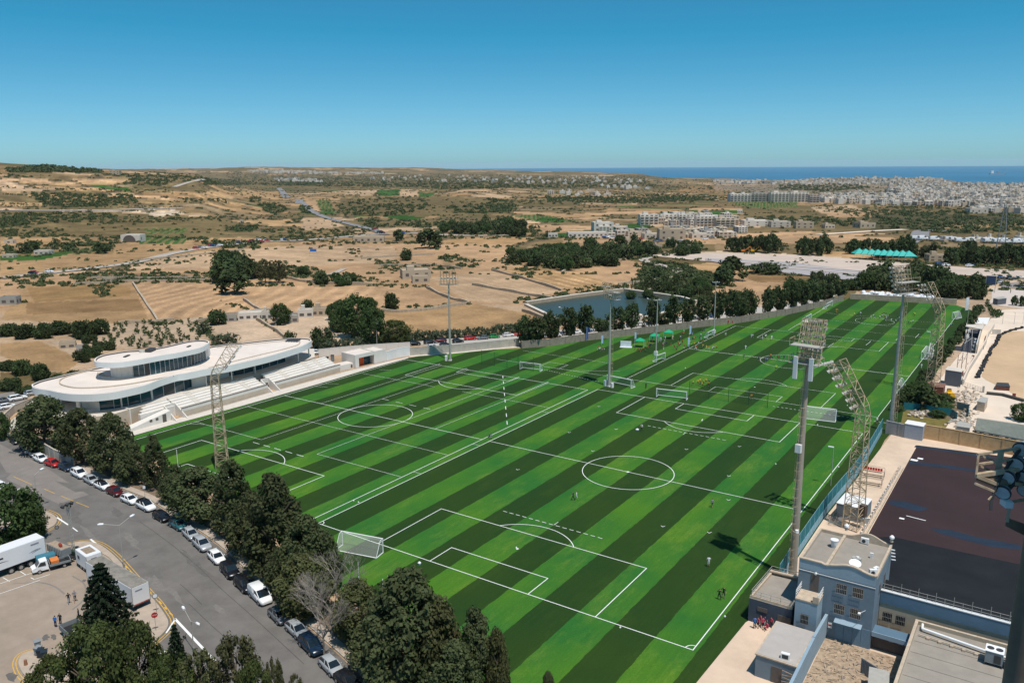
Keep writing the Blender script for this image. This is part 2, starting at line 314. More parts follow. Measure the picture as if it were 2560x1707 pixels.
WOODS = [
 ([(20, 388), (120, 380), (230, 384), (235, 398), (120, 396), (20, 396)], 2.4, 11), ([(240, 400), (330, 398), (470, 408), (480, 418), (330, 416)], .5, 7),
 ([(70, 442), (300, 448), (320, 470), (150, 478), (90, 465)], .8, 6), ([(300, 410), (390, 416), (380, 428), (280, 424)], .7, 6),
 ([(470, 408), (540, 415), (560, 425), (470, 425)], .6, 7),
 ([(0, 490), (130, 490), (270, 492), (260, 506), (0, 520)], .5, 5), ([(200, 495), (420, 500), (500, 505), (200, 520)], .25, 4), ([(0, 520), (140, 525), (160, 545), (0, 545)], .4, 4),
 ([(10, 565), (60, 560), (190, 560), (265, 565), (260, 585), (120, 580), (20, 590)], .8, 7), ([(120, 550), (300, 545), (290, 565), (150, 565)], .4, 5),
 ([(440, 555), (600, 555), (600, 572), (450, 568)], .8, 6), ([(590, 525), (720, 528), (860, 520), (880, 540), (640, 548)], .35, 5), ([(505, 520), (590, 515), (590, 532), (520, 534)], .8, 6),
 ([(595, 470), (640, 465), (660, 480), (640, 495), (605, 488)], 1.0, 9), ([(690, 473), (715, 475), (712, 492), (690, 490)], 1., 9), ([(575, 455), (600, 453), (600, 465), (575, 464)], .9, 7),
 ([(770, 465), (960, 450), (1000, 480), (880, 500), (770, 490)], .35, 8), ([(1010, 475), (1180, 465), (1200, 485), (1050, 492)], .6, 9), ([(1120, 455), (1180, 460), (1175, 490), (1130, 490)], .8, 10),
 ([(820, 505), (900, 505), (1010, 512), (1000, 525), (830, 522)], .6, 7), ([(1010, 510), (1130, 508), (1200, 525), (1200, 545), (1010, 540)], .75, 9), ([(1190, 520), (1290, 525), (1270, 545), (1180, 545)], .4, 7),
 ([(590, 545), (760, 545), (770, 552), (600, 556)], .5, 4),
 ([(500, 600), (560, 590), (570, 640), (490, 650)], .7, 9), ([(560, 615), (720, 612), (740, 640), (640, 640), (560, 640)], .9, 5), ([(160, 630), (480, 625), (500, 642), (300, 645), (170, 645)], .8, 4),
 ([(720, 640), (830, 632), (840, 655), (720, 660)], .9, 5), ([(30, 635), (110, 630), (100, 650), (20, 655)], .4, 4),
 ([(1160, 590), (1300, 575), (1440, 585), (1420, 610), (1300, 620), (1160, 605)], .85, 8), ([(1300, 560), (1500, 560), (1640, 575), (1560, 590), (1400, 600)], .75, 7), ([(1220, 590), (1330, 585), (1320, 625), (1230, 620)], .9, 8),
 ([(1010, 590), (1060, 588), (1110, 600), (1100, 615), (1020, 612)], .6, 5), ([(860, 600), (1010, 610), (1050, 620), (880, 622)], .4, 4),
 ([(1170, 455), (1560, 445), (1700, 455), (1560, 468), (1200, 470)], .3, 6), ([(1250, 450), (1500, 455), (1540, 465), (1260, 462)], .7, 6),
 ([(1480, 445), (1640, 452), (1640, 462), (1500, 462)], .6, 5),
 ([(1720, 498), (1880, 500), (1990, 505), (1980, 520), (1740, 520)], .5, 7), ([(1960, 490), (2200, 485), (2352, 495), (2352, 530), (2200, 540), (2000, 520)], .55, 7),
 ([(1880, 470), (2000, 480), (2140, 490), (2140, 497), (1900, 488)], .4, 6), ([(2000, 470), (2352, 475), (2352, 492), (2020, 492)], .35, 6),
 ([(1480, 600), (1560, 605), (1670, 640), (1600, 690), (1450, 660)], 1.5, 4.5), ([(1180, 690), (1300, 672), (1440, 655), (1440, 665), (1300, 690)], .6, 3.5),
 ([(1820, 645), (1900, 640), (1930, 660), (1900, 690), (1800, 685)], .8, 5), ([(1960, 650), (2100, 625), (2150, 640), (2140, 668), (1980, 680)], 1.0, 8), ([(2120, 640), (2240, 650), (2260, 690), (2150, 690)], .9, 7),
 ([(2090, 565), (2352, 580), (2352, 605), (2100, 590)], .45, 7), ([(520, 395), (1000, 402), (1000, 432), (520, 425)], .4, 11), ([(1000, 400), (1480, 405), (1500, 430), (1000, 435)], .42, 11),
 ([(1790, 425), (1960, 423), (2010, 432), (1900, 440), (1790, 436)], .7, 12), ([(1500, 425), (1640, 428), (1640, 436), (1500, 434)], .25, 9),
 ([(0, 400), (60, 402), (80, 408), (0, 410)], .3, 5), ([(380, 455), (520, 458), (520, 466), (390, 466)], .25, 4), ([(860, 470), (1000, 470), (1000, 478), (860, 480)], .3, 6),
 ([(620, 405), (760, 410), (760, 430), (640, 425)], .3, 9), ([(0, 495), (60, 500), (60, 520), (0, 520)], .6, 5),
]
NX = 1180
cols = np.linspace(-500, 2852, NX); ang = np.arctan((cols-1176)/(F/KD*.985))
dep = np.concatenate([np.linspace(.95, .30, 50), np.linspace(.30, .04, 230)[1:], np.exp(np.linspace(math.log(.04), math.log(.0068), 130))[1:]]); NY = len(dep)
rr = 62/dep; rr[-1] = 9700
A_, R_ = np.meshgrid(ang, rr)
X_ = C[0]+R_*(np.cos(A_)*FH[0]+np.sin(A_)*RH[0]); Y_ = C[1]+R_*(np.cos(A_)*FH[1]+np.sin(A_)*RH[1])
H_ = hgt(X_, Y_)-.03
xv, yv = X_.ravel(), Y_.ravel(); zv = H_.ravel()
PX, PY, _ = projD(np.stack([xv, yv, zv], 1))
dist = R_.ravel()
def patchwork(x, y, cell, seed):
 r0 = np.random.default_rng(seed); th = .5
 u = (x*math.cos(th)+y*math.sin(th))/cell; v = (-x*math.sin(th)+y*math.cos(th))/(cell*.6)
 iu, iv = np.floor(u).astype(int), np.floor(v).astype(int)
 b1 = np.full(x.shape, 9.); b2 = np.full(x.shape, 9.); idb = np.zeros(x.shape, int)
 tab = r0.random((257, 3))
 for du in (-1, 0, 1):
  for dv in (-1, 0, 1):
   hsh = ((iu+du)*73856093 ^ (iv+dv)*19349663) % 257
   dd = np.hypot(u-(iu+du+tab[hsh, 0]), v-(iv+dv+tab[hsh, 1]))
   c = dd < b1; b2 = np.where(c, b1, np.minimum(b2, dd)); idb = np.where(c, hsh, idb); b1 = np.where(c, dd, b1)
 return idb, b2-b1
idp, edge = patchwork(xv, yv, 95, 3); idq, edge2 = patchwork(xv, yv, 230, 5)
edge = np.where(dist > 2200, edge2, edge); idp = np.where(dist > 2200, idq, idp)
pal = np.array([STRAW, TAN, TAN, PALE, STRAW, BROWN, OLIVE, STRAW, TAN, OLIVE, (.42, .29, .16), (.30, .22, .12), GREEN])
colr = pal[(idp*7 % 251) % len(pal)]*(.85+.3*((idp*13 % 97)/97.))[:, None]
scr = np.sin(xv*.011)*np.cos(yv*.009)+.6*np.sin(xv*.023+yv*.019)
colr = np.where((scr > .75)[:, None] & (dist > 500)[:, None], np.array(OLIVE)*1.0, colr)
far_ = (dist > 2300)[:, None]; colr = np.where(far_ & ((idp % 5) < 3)[:, None], colr*.35+np.array((.12, .11, .06))*.65, colr)
md = (dist > 560) & (((idp*31) % 11) < 4); colr = np.where(md[:, None], colr*.45+np.array((.125, .115, .055))*.55, colr)
wd = np.sin(xv*.05+2*np.sin(yv*.013))*np.cos(yv*.041-xv*.02)+.7*np.sin(xv*.13+yv*.07)*np.cos(yv*.11); colr = np.where(((wd > .62) & (dist > 430))[:, None], colr*.55+np.array((.13, .12, .06))*.45, colr)
brd = (edge < .10) & (dist > 470)
colr = np.where(brd[:, None], np.array((.16, .13, .08)), colr)
near = dist < 420
colr = np.where(near[:, None], np.array((.47, .37, .27)), colr)
jx = 1.6*np.sin(PY*.9+PX*.13); jy = .5*np.sin(PX*.21)+.35*np.sin(PX*.057)
for c, poly in FIELDS:
 m_ = inpoly(PX+jx*.6, PY+jy, poly)
 f_ = .9+.1*np.sin(xv*.02+yv*.033)
 colr = np.where(m_[:, None], np.array(c)*f_[:, None], colr)
 if c in (VINE,):
  st = (np.sin((xv*math.cos(.3)+yv*math.sin(.3))*2*PI/5) > .2) & m_ & (dist < 1600)
  colr = np.where(st[:, None], np.array((.20, .19, .09)), colr)
def rows(poly, dx, dy, per, amp, wob=0):
 global colr
 m_ = inpoly(PX, PY, poly); t = xv*dx+yv*dy+wob*np.sin((xv*dy-yv*dx)*.05)
 k = 1+amp*(np.sin(t*2*PI/per) > .45)-amp*.4*(np.sin(t*2*PI/per) < -.5); colr = np.where(m_[:, None], colr*k[:, None], colr)
rows([(305, 652), (500, 655), (560, 690), (585, 712), (345, 742)], .83, .55, 8.5, .22, 6)
rows([(570, 660), (880, 655), (870, 690), (860, 720), (600, 712)], .75, .66, 9, .16, 5)
rows([(1135, 622), (1260, 612), (1370, 640), (1280, 665)], .5, .86, 7, .22)
rows([(1270, 640), (1370, 640), (1420, 655), (1300, 672)], .5, .86, 7, .22)
rows([(980, 640), (1130, 622), (1290, 668), (1170, 697), (1075, 690)], .5, .86, 5, .07)
rows([(270, 610), (450, 580), (640, 566), (900, 566), (930, 600), (700, 612), (420, 618)], -.2, .97, 22, .08, 8)
rows([(855, 712), (1080, 697), (1220, 720), (1290, 745), (1180, 765), (950, 768), (890, 740)], .2, .97, 14, .06, 8)
rows([(0, 400), (480, 415), (560, 470), (300, 540), (0, 540)], FH[0], FH[1], 40, .26, 20)
rows([(0, 385), (480, 405), (560, 440), (540, 490), (0, 480)], FH[0], FH[1], 17, .3, 9)
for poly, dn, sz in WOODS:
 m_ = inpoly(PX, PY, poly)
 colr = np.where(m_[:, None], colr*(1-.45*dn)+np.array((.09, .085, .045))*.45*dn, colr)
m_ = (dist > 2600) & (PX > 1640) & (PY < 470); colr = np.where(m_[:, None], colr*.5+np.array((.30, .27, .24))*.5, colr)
me = bpy.data.meshes.new('terrain')
idx = np.arange(NX*NY).reshape(NY, NX)
quads = np.stack([idx[:-1, :-1], idx[:-1, 1:], idx[1:, 1:], idx[1:, :-1]], -1).reshape(-1, 4)
me.vertices.add(NX*NY); me.vertices.foreach_set('co', np.stack([xv, yv, zv], 1).ravel())
me.loops.add(quads.size); me.loops.foreach_set('vertex_index', quads.ravel().astype(np.int32))
me.polygons.add(len(quads)); me.polygons.foreach_set('loop_start', np.arange(0, quads.size, 4, dtype=np.int32)); me.polygons.foreach_set('loop_total', np.full(len(quads), 4, dtype=np.int32))
me.polygons.foreach_set('use_smooth', np.ones(len(quads), bool))
colr = colr*np.array([.90, .79, .685])
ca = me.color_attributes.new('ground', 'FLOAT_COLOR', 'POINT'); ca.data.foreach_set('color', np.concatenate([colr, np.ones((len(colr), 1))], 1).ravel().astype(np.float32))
me.update(); me.validate()
gmx = bpy.data.materials.new('dry_soil'); gmx.use_nodes = True; t = gmx.node_tree; N = t.nodes; L = t.links; b = N['Principled BSDF']; b.inputs['Roughness'].default_value = .95; b.inputs['Specular IOR Level'].default_value = .1
at = N.new('ShaderNodeAttribute'); at.attribute_name = 'ground'; ge = N.new('ShaderNodeNewGeometry')
n1 = N.new('ShaderNodeTexNoise'); n1.inputs['Scale'].default_value = .06; n1.inputs['Detail'].default_value = 12; n1.inputs['Roughness'].default_value = .7; L.new(ge.outputs['Position'], n1.inputs['Vector'])
n2 = N.new('ShaderNodeTexNoise'); n2.inputs['Scale'].default_value = .9; n2.inputs['Detail'].default_value = 8; L.new(ge.outputs['Position'], n2.inputs['Vector'])
mr = N.new('ShaderNodeMapRange'); mr.inputs[1].default_value = .3; mr.inputs[2].default_value = .7; mr.inputs[3].default_value = .62; mr.inputs[4].default_value = 1.25; L.new(n1.outputs[0], mr.inputs[0])
mr2 = N.new('ShaderNodeMapRange'); mr2.inputs[1].default_value = .3; mr2.inputs[2].default_value = .7; mr2.inputs[3].default_value = .85; mr2.inputs[4].default_value = 1.13; L.new(n2.outputs[0], mr2.inputs[0])
mu = N.new('ShaderNodeMath'); mu.operation = 'MULTIPLY'; L.new(mr.outputs[0], mu.inputs[0]); L.new(mr2.outputs[0], mu.inputs[1])
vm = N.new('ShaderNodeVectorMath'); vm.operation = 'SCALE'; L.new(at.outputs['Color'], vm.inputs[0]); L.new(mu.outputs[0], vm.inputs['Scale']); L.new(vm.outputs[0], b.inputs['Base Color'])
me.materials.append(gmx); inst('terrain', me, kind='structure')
seam = mat('sea_water', (.0, .13, .25), .6, scale=.0006, var=.25, spec=.35, coord='World')
mb = MB(); pts = [(C[0], C[1])]
for a in np.linspace(-1.0, 1.0, 41): pts.append((C[0]+31000*(math.cos(a)*FH[0]+math.sin(a)*RH[0]), C[1]+31000*(math.cos(a)*FH[1]+math.sin(a)*RH[1])))
mb.add([(x, y, SEA) for x, y in pts], [(0, i+1, i) for i in range(1, 41)]); mb.build('sea', seam, kind='structure')
# ---------------- turf and pitch markings ----------------
tm = bpy.data.materials.new('striped_turf'); tm.use_nodes = True; t = tm.node_tree; N = t.nodes; L = t.links; b = N['Principled BSDF']; b.inputs['Roughness'].default_value = .9; b.inputs['Specular IOR Level'].default_value = .12
def turf_group():
 ge = N.new('ShaderNodeNewGeometry'); sx = N.new('ShaderNodeSeparateXYZ'); L.new(ge.outputs['Position'], sx.inputs[0])
 def math_(op, a, b_=None):
  n = N.new('ShaderNodeMath'); n.operation = op
  for i, v in enumerate((a, b_)):
   if v is None: continue
   if isinstance(v, (int, float)): n.inputs[i].default_value = v
   else: L.new(v, n.inputs[i])
  return n.outputs[0]
 wn = N.new('ShaderNodeTexNoise'); wn.inputs['Scale'].default_value = .5; wn.inputs['Detail'].default_value = 4; L.new(ge.outputs['Position'], wn.inputs['Vector'])
 wob = math_('MULTIPLY', math_('SUBTRACT', wn.outputs[0], .5), .45)
 u = math_('DIVIDE', math_('ADD', math_('SUBTRACT', sx.outputs[0], .1), wob), 5.75)
 fr = math_('ABSOLUTE', math_('SUBTRACT', math_('FLOORED_MODULO', u, 2.0), 1.0))   # 0 at odd k, 1 at even k
 st = N.new('ShaderNodeMapRange'); st.inputs[1].default_value = .0; st.inputs[2].default_value = 1.
 k = math_('FLOORED_MODULO', math_('FLOOR', u), 2.0)
 def noise(sc, det, ro=.6, stretch=(1, 1, 1)):
  mp = N.new('ShaderNodeMapping'); mp.inputs['Scale'].default_value = stretch; L.new(ge.outputs['Position'], mp.inputs[0])
  n = N.new('ShaderNodeTexNoise'); n.inputs['Scale'].default_value = sc; n.inputs['Detail'].default_value = det; n.inputs['Roughness'].default_value = ro; L.new(mp.outputs[0], n.inputs['Vector']); return n.outputs[0]
 def mixc(f, a, b_):
  m = N.new('ShaderNodeMix'); m.data_type = 'RGBA'
  if isinstance(f, (int, float)): m.inputs[0].default_value = f
  else: L.new(f, m.inputs[0])
  for i, v in ((6, a), (7, b_)):
   if isinstance(v, tuple): m.inputs[i].default_value = (*v, 1)
   else: L.new(v, m.inputs[i])
  return m.outputs[2]
 def mr_(v, a, b_, c=0., d=1.):
  m = N.new('ShaderNodeMapRange'); m.inputs[1].default_value = a; m.inputs[2].default_value = b_; m.inputs[3].default_value = c; m.inputs[4].default_value = d; L.new(v, m.inputs[0]); return m.outputs[0]
 lightc = mixc(mr_(noise(.045, 3), .38, .62), (.024, .122, .020), (.058, .160, .014))
 darkc = mixc(mr_(noise(.05, 3), .35, .65), (.016, .047, .009), (.023, .053, .008))
 c = mixc(k, darkc, lightc)
 worn = math_('MULTIPLY', mr_(noise(.16, 14, .85, (1, .3, 1)), .50, .70), math_('ADD', math_('MULTIPLY', k, .42), .08))
 c = mixc(worn, c, (.20, .27, .035))
 fine = math_('MULTIPLY', mr_(noise(3.5, 10, .85), .25, .75, .62, 1.35), mr_(noise(14, 4, .9), .3, .7, .8, 1.2)); streak = mr_(noise(1.2, 5, .7, (2.5, .08, 1)), .3, .7, .90, 1.10)
 v = N.new('ShaderNodeVectorMath'); v.operation = 'SCALE'; L.new(c, v.inputs[0]); L.new(math_('MULTIPLY', fine, streak), v.inputs['Scale'])
 L.new(v.outputs[0], b.inputs['Base Color'])
turf_group()
zF = Z(1900, 700, 3.015); z6 = Z(780, 1280, 2.352); zB = Z(440, 820, 5.88); zG = Z(740, 780, 7.35)
TURF = [(-71.6, -1), (-71.1, 20.4), (-69.9, 39), (-69.3, 70.5), (-69.5, 81.8), (-68.9, 102)]
WALLP = [D(940, 822), D(1000, 811), D(1060, 805), D(1120, 803), D(1195, 800), D(1260, 795), D(1330, 784), D(1400, 776), D(1500, 764), D(1600, 752), D(1700, 741), D(1800, 724), D(1880, 706), D(1935, 690)]
WP = [(p.x, p.y) for p in WALLP]
TURF += WP[1:]+[(23, 301), (66, 305), (75.5, 290), (75, 190), (74.6, 120), (73.6, 100), (75.2, 60), (74.6, 30), (72.6, 14), (72.2, 0), (71.6, -20), ]+[(D(*q).x, D(*q).y) for q in [(1380, 1900), (1150, 1720), (1040, 1600), (940, 1490), (850, 1410), (740, 1320), (640, 1240), (540, 1160), (420, 1085), (350, 1050), (290, 1020)]]
MB().sheet(TURF, 0.0).build('artificial_turf', tm, kind='structure')
ml = MB(); LW = .13
def L_(x0, y0, x1, y1, w=LW, z=.006): ml.ribbon([(x0, y0), (x1, y1)], w, z, line)
def rect(x0, y0, x1, y1, w=LW, z=.006): ml.ribbon([(x0, y0), (x1, y0), (x1, y1), (x0, y1)], w, z, line, True)
def arc(cx, cy, r, a0, a1, w=LW, z=.010, n=64): ml.ribbon([(cx+r*math.cos(a0+(a1-a0)*i/n), cy+r*math.sin(a0+(a1-a0)*i/n)) for i in range(n+1)], w, z, line)
def dash(x0, y0, x1, y1, n, w=.12, duty=.6, z=.014):
 for i in range(n):
  a = i/n; b_ = a+duty/n; L_(x0+(x1-x0)*a, y0+(y1-y0)*a, x0+(x1-x0)*b_, y0+(y1-y0)*b_, w, z)
def full_pitch(x0, x1, y0, y1, w=LW, six=True, half=True):
 rect(x0, y0, x1, y1, w); cx = (x0+x1)/2; cy = (y0+y1)/2
 if half: L_(x0, cy, x1, cy, w, .010); arc(cx, cy, 9.15, 0, 2*PI, w, .014); arc(cx, cy, .18, 0, 2*PI, .25, .018, 10)
 for s, yy in ((1, y0), (-1, y1)):
  ml.ribbon([(cx-20.16, yy), (cx-20.16, yy+s*16.5), (cx+20.16, yy+s*16.5), (cx+20.16, yy)], w, .014, line)
  if six: ml.ribbon([(cx-9.16, yy), (cx-9.16, yy+s*5.5), (cx+9.16, yy+s*5.5), (cx+9.16, yy)], w, .018, line)
  h = math.acos(5.5/9.15); c0 = PI/2*s
  arc(cx, yy+s*11, 9.15, c0-h, c0+h, w, .022, 30)
  arc(cx, yy+s*11, .12, 0, 2*PI, .2, .01, 8)
full_pitch(0, 68.5, 0, 102.3)
arc(0, 0, 1, 0, PI/2, .12, .03, 10); arc(68.5, 0, 1, PI/2, PI, .12, .03, 10)
L_(14, 0, 14, 0.01)
rect(-68.2, -.3, -2.1, 100.4, LW, .006); L_(-68.2, 51.2, -2.1, 51.2, LW, .010); arc(-35, 51.4, 9.15, 0, 2*PI, LW, .014)
for s, yy in ((1, -.3), (-1, 101.8)):
 ml.ribbon([(-55.2, yy), (-55.2, yy+s*16.4), (-15.6, yy+s*16.4), (-15.6, yy)], LW, .018, line)
 ml.ribbon([(-44.6, yy), (-44.6, yy+s*5.4), (-25.6, yy+s*5.4), (-25.6, yy)], LW, .022, line)
 h = math.acos(5.5/9.15); arc(-35, yy+s*11, 9.15, PI/2*s-h, PI/2*s+h, LW, .026, 30)
W2 = .075
L_(-68.5, 23.7, -44.2, 23.7, W2, .030); L_(-26.3, 24.1, -2.2, 24.1, W2, .030); L_(-68.4, 39, -2.2, 39, W2, .030); L_(-67.3, 80, -39.5, 80, W2, .030); L_(-30, 80.3, -2.1, 80.3, W2, .030)
L_(-44, 23.7, -43.2, 100.3, W2, .034); L_(-26.3, 24.1, -25.2, 100.4, W2, .034); L_(-54.1, 51.2, -53.4, 100.2, W2, .034); L_(-15.8, 51.2, -14.8, 100.4, W2, .034)
dash(-44.2, 21.6, -26.2, 21.5, 5, .14); dash(-43.5, 63.1, -24.5, 62.8, 4, .12, .5); dash(-30.4, 100.3, -1.4, 60.4, 8, .16, .45); L_(-2.1, 76.5, .1, 76.5, W2, .03)
for y in (47.5, 27.5): L_(-2.1, y, .1, y, W2, .03)
for (x, y) in ((-68, 22), (-68, 62), (-67.8, 66), (-66, 86)): L_(x, y, x+3.5, y+1.5, .07, .03)
dash(24, 21.8, 44.5, 21.8, 15, .12, .62); L_(34.6, 21.8, 34.6, 23.3, .1, .03); dash(25, 80.5, 44.5, 80.5, 15, .12, .62); L_(34.5, 80.5, 34.5, 79, .1, .03)
for (x, y) in ((52, 60), (56, 48.5), (50.5, 31.5), (58, 33.5), (20, 74), (22.5, 58), (39, 70), (15, 40), (12, 66), (48, 78), (8, 88)): ml.ribbon([(x-.45, y+.15), (x, y-.12), (x+.2, y+.45)], .1, .03, line)
ml.build('pitch_line_marking', kind='structure')
ml = MB()
full_pitch(1.6, 69, 116.8, 209.5, .10)
L_(2, 163.4, 69, 163.4, .08, .03); L_(-44, 116.5, 1.6, 116.5, .10); ml.ribbon([(-27.6, 116.5), (-27.6, 122), (-20.9, 122), (-20.9, 116.5)], .09, .02, line)
L_(-43.6, 131, -10, 131, .08, .02); L_(-4, 124, -16, 116.5, .08, .025)
L_(20.8, 212, 20.2, 282, .10, .02); L_(69.2, 209.5, 69.1, 276, .10, .006)
for y in (224, 240, 256): L_(21, y, 69, y, .07, .02)
arc(44, 247, 7, 0, 2*PI, .08, .03)
for (x, y) in ((40, 190), (50, 200), (57, 214), (62, 222)): L_(x, y, x+.1, y+8, .10, .03)
dash(45, 112.3, 72, 113.2, 26, .14, .5); dash(-24, 113, -3, 109.5, 22, .14, .5)
ml.build('pitch_line_marking', kind='structure')
# ---------------- vegetation ----------------
def Tm(xs, ys):
 xs = np.asarray(xs, float)*KD; ys = np.asarray(ys, float)*KD
 d = fw[None]+RR[None]*((xs-1280)/F)[:, None]+UU[None]*((853.5-ys)/F)[:, None]
 n = len(xs); hit = np.full(n, np.nan); prev = np.full(n, 150.); t = 150.
 while t < 11000:
  act = np.isnan(hit)
  if not act.any(): break
  P = C+d*t; c = act & (P[:, 2] < hgt(P[:, 0], P[:, 1])); hit[c] = t; t *= 1.015
 lo_ = hit/1.015; hi_ = hit.copy()
 for _ in range(10):
  m = (lo_+hi_)/2; P = C+d*m[:, None]; c = P[:, 2] < hgt(P[:, 0], P[:, 1]); hi_ = np.where(c, m, hi_); lo_ = np.where(c, lo_, m)
 P = C+d*hi_[:, None]; ok = ~np.isnan(hit); P[:, 2] = hgt(P[:, 0], P[:, 1]); return P, ok
FOL = {
 'pine': foliage('dark_pine_foliage', (.040, .054, .020), (.108, .124, .052)),
 'ypine': foliage('olive_pine_foliage', (.055, .064, .022), (.125, .125, .050)),
 'round': foliage('green_foliage', (.038, .070, .020), (.076, .120, .036)),
 'spruce': foliage('spruce_foliage', (.012, .024, .012), (.035, .055, .026)),
 'light': foliage('light_green_foliage', (.048, .068, .018), (.095, .108, .034)),
 'euc': foliage('eucalyptus_foliage', (.075, .085, .030), (.14, .13, .060)),
 'scrub': foliage('scrub_foliage', (.044, .062, .022), (.095, .112, .046), .3),
 'oleander': foliage('oleander_foliage', (.060, .085, .040), (.14, .16, .10)),
 'dkround': foliage('carob_foliage', (.034, .054, .020), (.076, .104, .036)),
}
def leaf_cloud(centres, rads, per, size, seed, up=.35, flat=1.):
 r = np.random.default_rng(seed); n = len(centres)*per
 c = np.repeat(np.asarray(centres, float), per, 0); ra = np.repeat(np.asarray(rads, float), per)
 d = r.normal(size=(n, 3)); d /= np.linalg.norm(d, axis=1)[:, None]
 rad = r.random(n)**.45
 p = c+d*(ra*rad)[:, None]*np.array([1, 1, flat])
 nn = d+r.normal(size=(n, 3))*.55+np.array([0, 0, up]); nn /= np.linalg.norm(nn, axis=1)[:, None]
 a = np.cross(nn, r.normal(size=(n, 3))); a /= np.linalg.norm(a, axis=1)[:, None]; b_ = np.cross(nn, a)
 s = (size*(.6+.8*r.random(n)))[:, None]
 k = .45+.4*r.random(n)[:, None]
 V = np.stack([p-a*s, p-b_*s*k, p+a*s, p+b_*s*k], 1).reshape(-1, 3)
 return V, np.arange(n*4).reshape(-1, 4)
def np_mesh(name, V, Q, m):
 me = bpy.data.meshes.new(name); me.vertices.add(len(V)); me.vertices.foreach_set('co', V.astype(np.float32).ravel())
 me.loops.add(Q.size); me.loops.foreach_set('vertex_index', Q.ravel().astype(np.int32)); k = Q.shape[1]
 me.polygons.add(len(Q)); me.polygons.foreach_set('loop_start', np.arange(0, Q.size, k, dtype=np.int32)); me.polygons.foreach_set('loop_total', np.full(len(Q), k, dtype=np.int32))
 me.materials.append(m); me.update(); return me
def prof(kind, z):
 if kind == 'pine': return min(1, .55+z*1.8)*(1-z**1.9)**.62 if z < 1 else 0
 if kind == 'cone': return min(1, .6+z*2)*(1-z)**.62*.98+.03
 if kind == 'column': return math.sin(PI*min(1, (z*.85+.12)))**.6
 return math.sqrt(max(0, 1-(2*z-1)**2))*.95+.05
def crown(kind, seed, nc=70, per=80, size=.05, cr=.22, zb=.12, asp=2.):
 r = random.Random(seed); cs = []; rs = []
 lobes = [(r.uniform(0, 2*PI), r.uniform(.75, 1.18)) for _ in range(5)]
 for i in range(nc):
  z = r.random()**(.85 if kind != 'round' else 1)
  a = r.uniform(0, 2*PI); k = 1+sum(.13*(l-1)*4*max(0, math.cos(a-la)) for la, l in lobes)
  rd = prof(kind, z)*k*r.uniform(.5, 1.0)**.5
  cs.append((rd*math.cos(a)*(1-cr*.5), rd*math.sin(a)*(1-cr*.5), (zb+(1-zb)*z)*asp)); rs.append(cr*r.uniform(.6, 1.25)*(.55+.45*prof(kind, z)))
 V, Q = leaf_cloud(cs, rs, per, size, seed)
 V[:, 2] /= asp; return V, Q
def spruce(seed, asp=2.6):
 r = random.Random(seed); cs = []; rs = []
 for k in range(17):
  z = .08+.9*k/17; R_0 = (1-z)**.85
  nb = 11 if z < .6 else 8
  for j in range(nb):
   a = 2*PI*(j+.5*(k % 2))/nb+r.uniform(-.15, .15); L_0 = R_0*r.uniform(.8, 1.1)
   for q in (.35, .6, .82, 1.0): cs.append((L_0*q*math.cos(a), L_0*q*math.sin(a), (z-.05*q*q*R_0)*asp)); rs.append(.13*R_0*(1.25-.6*q)+.025)
 V, Q = leaf_cloud(cs, rs, 13, .045, seed, .5, .5); V[:, 2] /= asp; return V, Q
CR = {}
def reg_kind(k, gen, n, m): CR[k] = [np_mesh(k+'_crown', *gen(s), FOL[m]) for s in range(n)]
reg_kind('pine', lambda s: crown('pine', 10+s, 110, 120, .042, .25, .1, 2.0), 5, 'pine')
reg_kind('ypine', lambda s: crown('pine', 30+s, 95, 115, .042, .27, .1, 1.8), 2, 'ypine')
reg_kind('conifer', lambda s: crown('cone', 40+s, 100, 110, .046, .28, .08, 2.6), 2, 'pine')
reg_kind('spruce', lambda s: spruce(50+s), 1, 'spruce')
reg_kind('roundtree', lambda s: crown('round', 60+s, 75, 90, .052, .29, .1, 1.5), 3, 'round')
reg_kind('carob', lambda s: crown('round', 70+s, 45, 45, .09, .36, .08, 1.2), 3, 'dkround')
reg_kind('light', lambda s: crown('round', 80+s, 85, 130, .040, .25, .12, 1.5), 2, 'light')
reg_kind('euc', lambda s: crown('round', 90+s, 70, 95, .043, .22, .15, 1.8), 2, 'euc')
reg_kind('column', lambda s: crown('column', 100+s, 40, 34, .14, .4, .04, 6.), 2, 'pine')
reg_kind('wallpine', lambda s: crown('round', 110+s, 34, 45, .10, .38, .28, 1.7), 3, 'dkround')
reg_kind('farpine', lambda s: crown('pine', 120+s, 26, 30, .15, .42, .08, 1.8), 3, 'dkround')
reg_kind('bush', lambda s: crown('round', 130+s, 14, 26, .18, .5, .0, 1.2), 3, 'scrub')
reg_kind('oleander', lambda s: crown('round', 140+s, 18, 40, .12, .42, .0, 1.2), 3, 'oleander')
reg_kind('sapling', lambda s: crown('round', 150+s, 9, 22, .17, .45, .25, 1.4), 2, 'round')
def trunk_mesh(seed, limbs=5, zt=.8, r0=.05):
 r = random.Random(seed); mb = MB(); p = Vector((0, 0, 0)); rad = r0; pts = [p]
 for k in range(4):
  q = p+Vector((r.uniform(-.05, .05), r.uniform(-.05, .05), zt/4)); mb.tube(p-Vector((0, 0, .01)), q, rad, rad*.72, 7, bark, False); rad *= .72; p = q; pts.append(p)
 for k in range(limbs):
  b0 = pts[1+k % 3]; a = r.uniform(0, 2*PI); L_0 = r.uniform(.4, .7)
  m_ = b0+Vector((math.cos(a)*L_0*.5, math.sin(a)*L_0*.5, .08)); mb.tube(b0, m_, r0*.5, r0*.32, 5, bark, False); mb.tube(m_, m_+Vector((math.cos(a)*L_0*.4, math.sin(a)*L_0*.4, .12)), r0*.32, r0*.12, 5, bark, False)
 return mb.mesh('trunk')
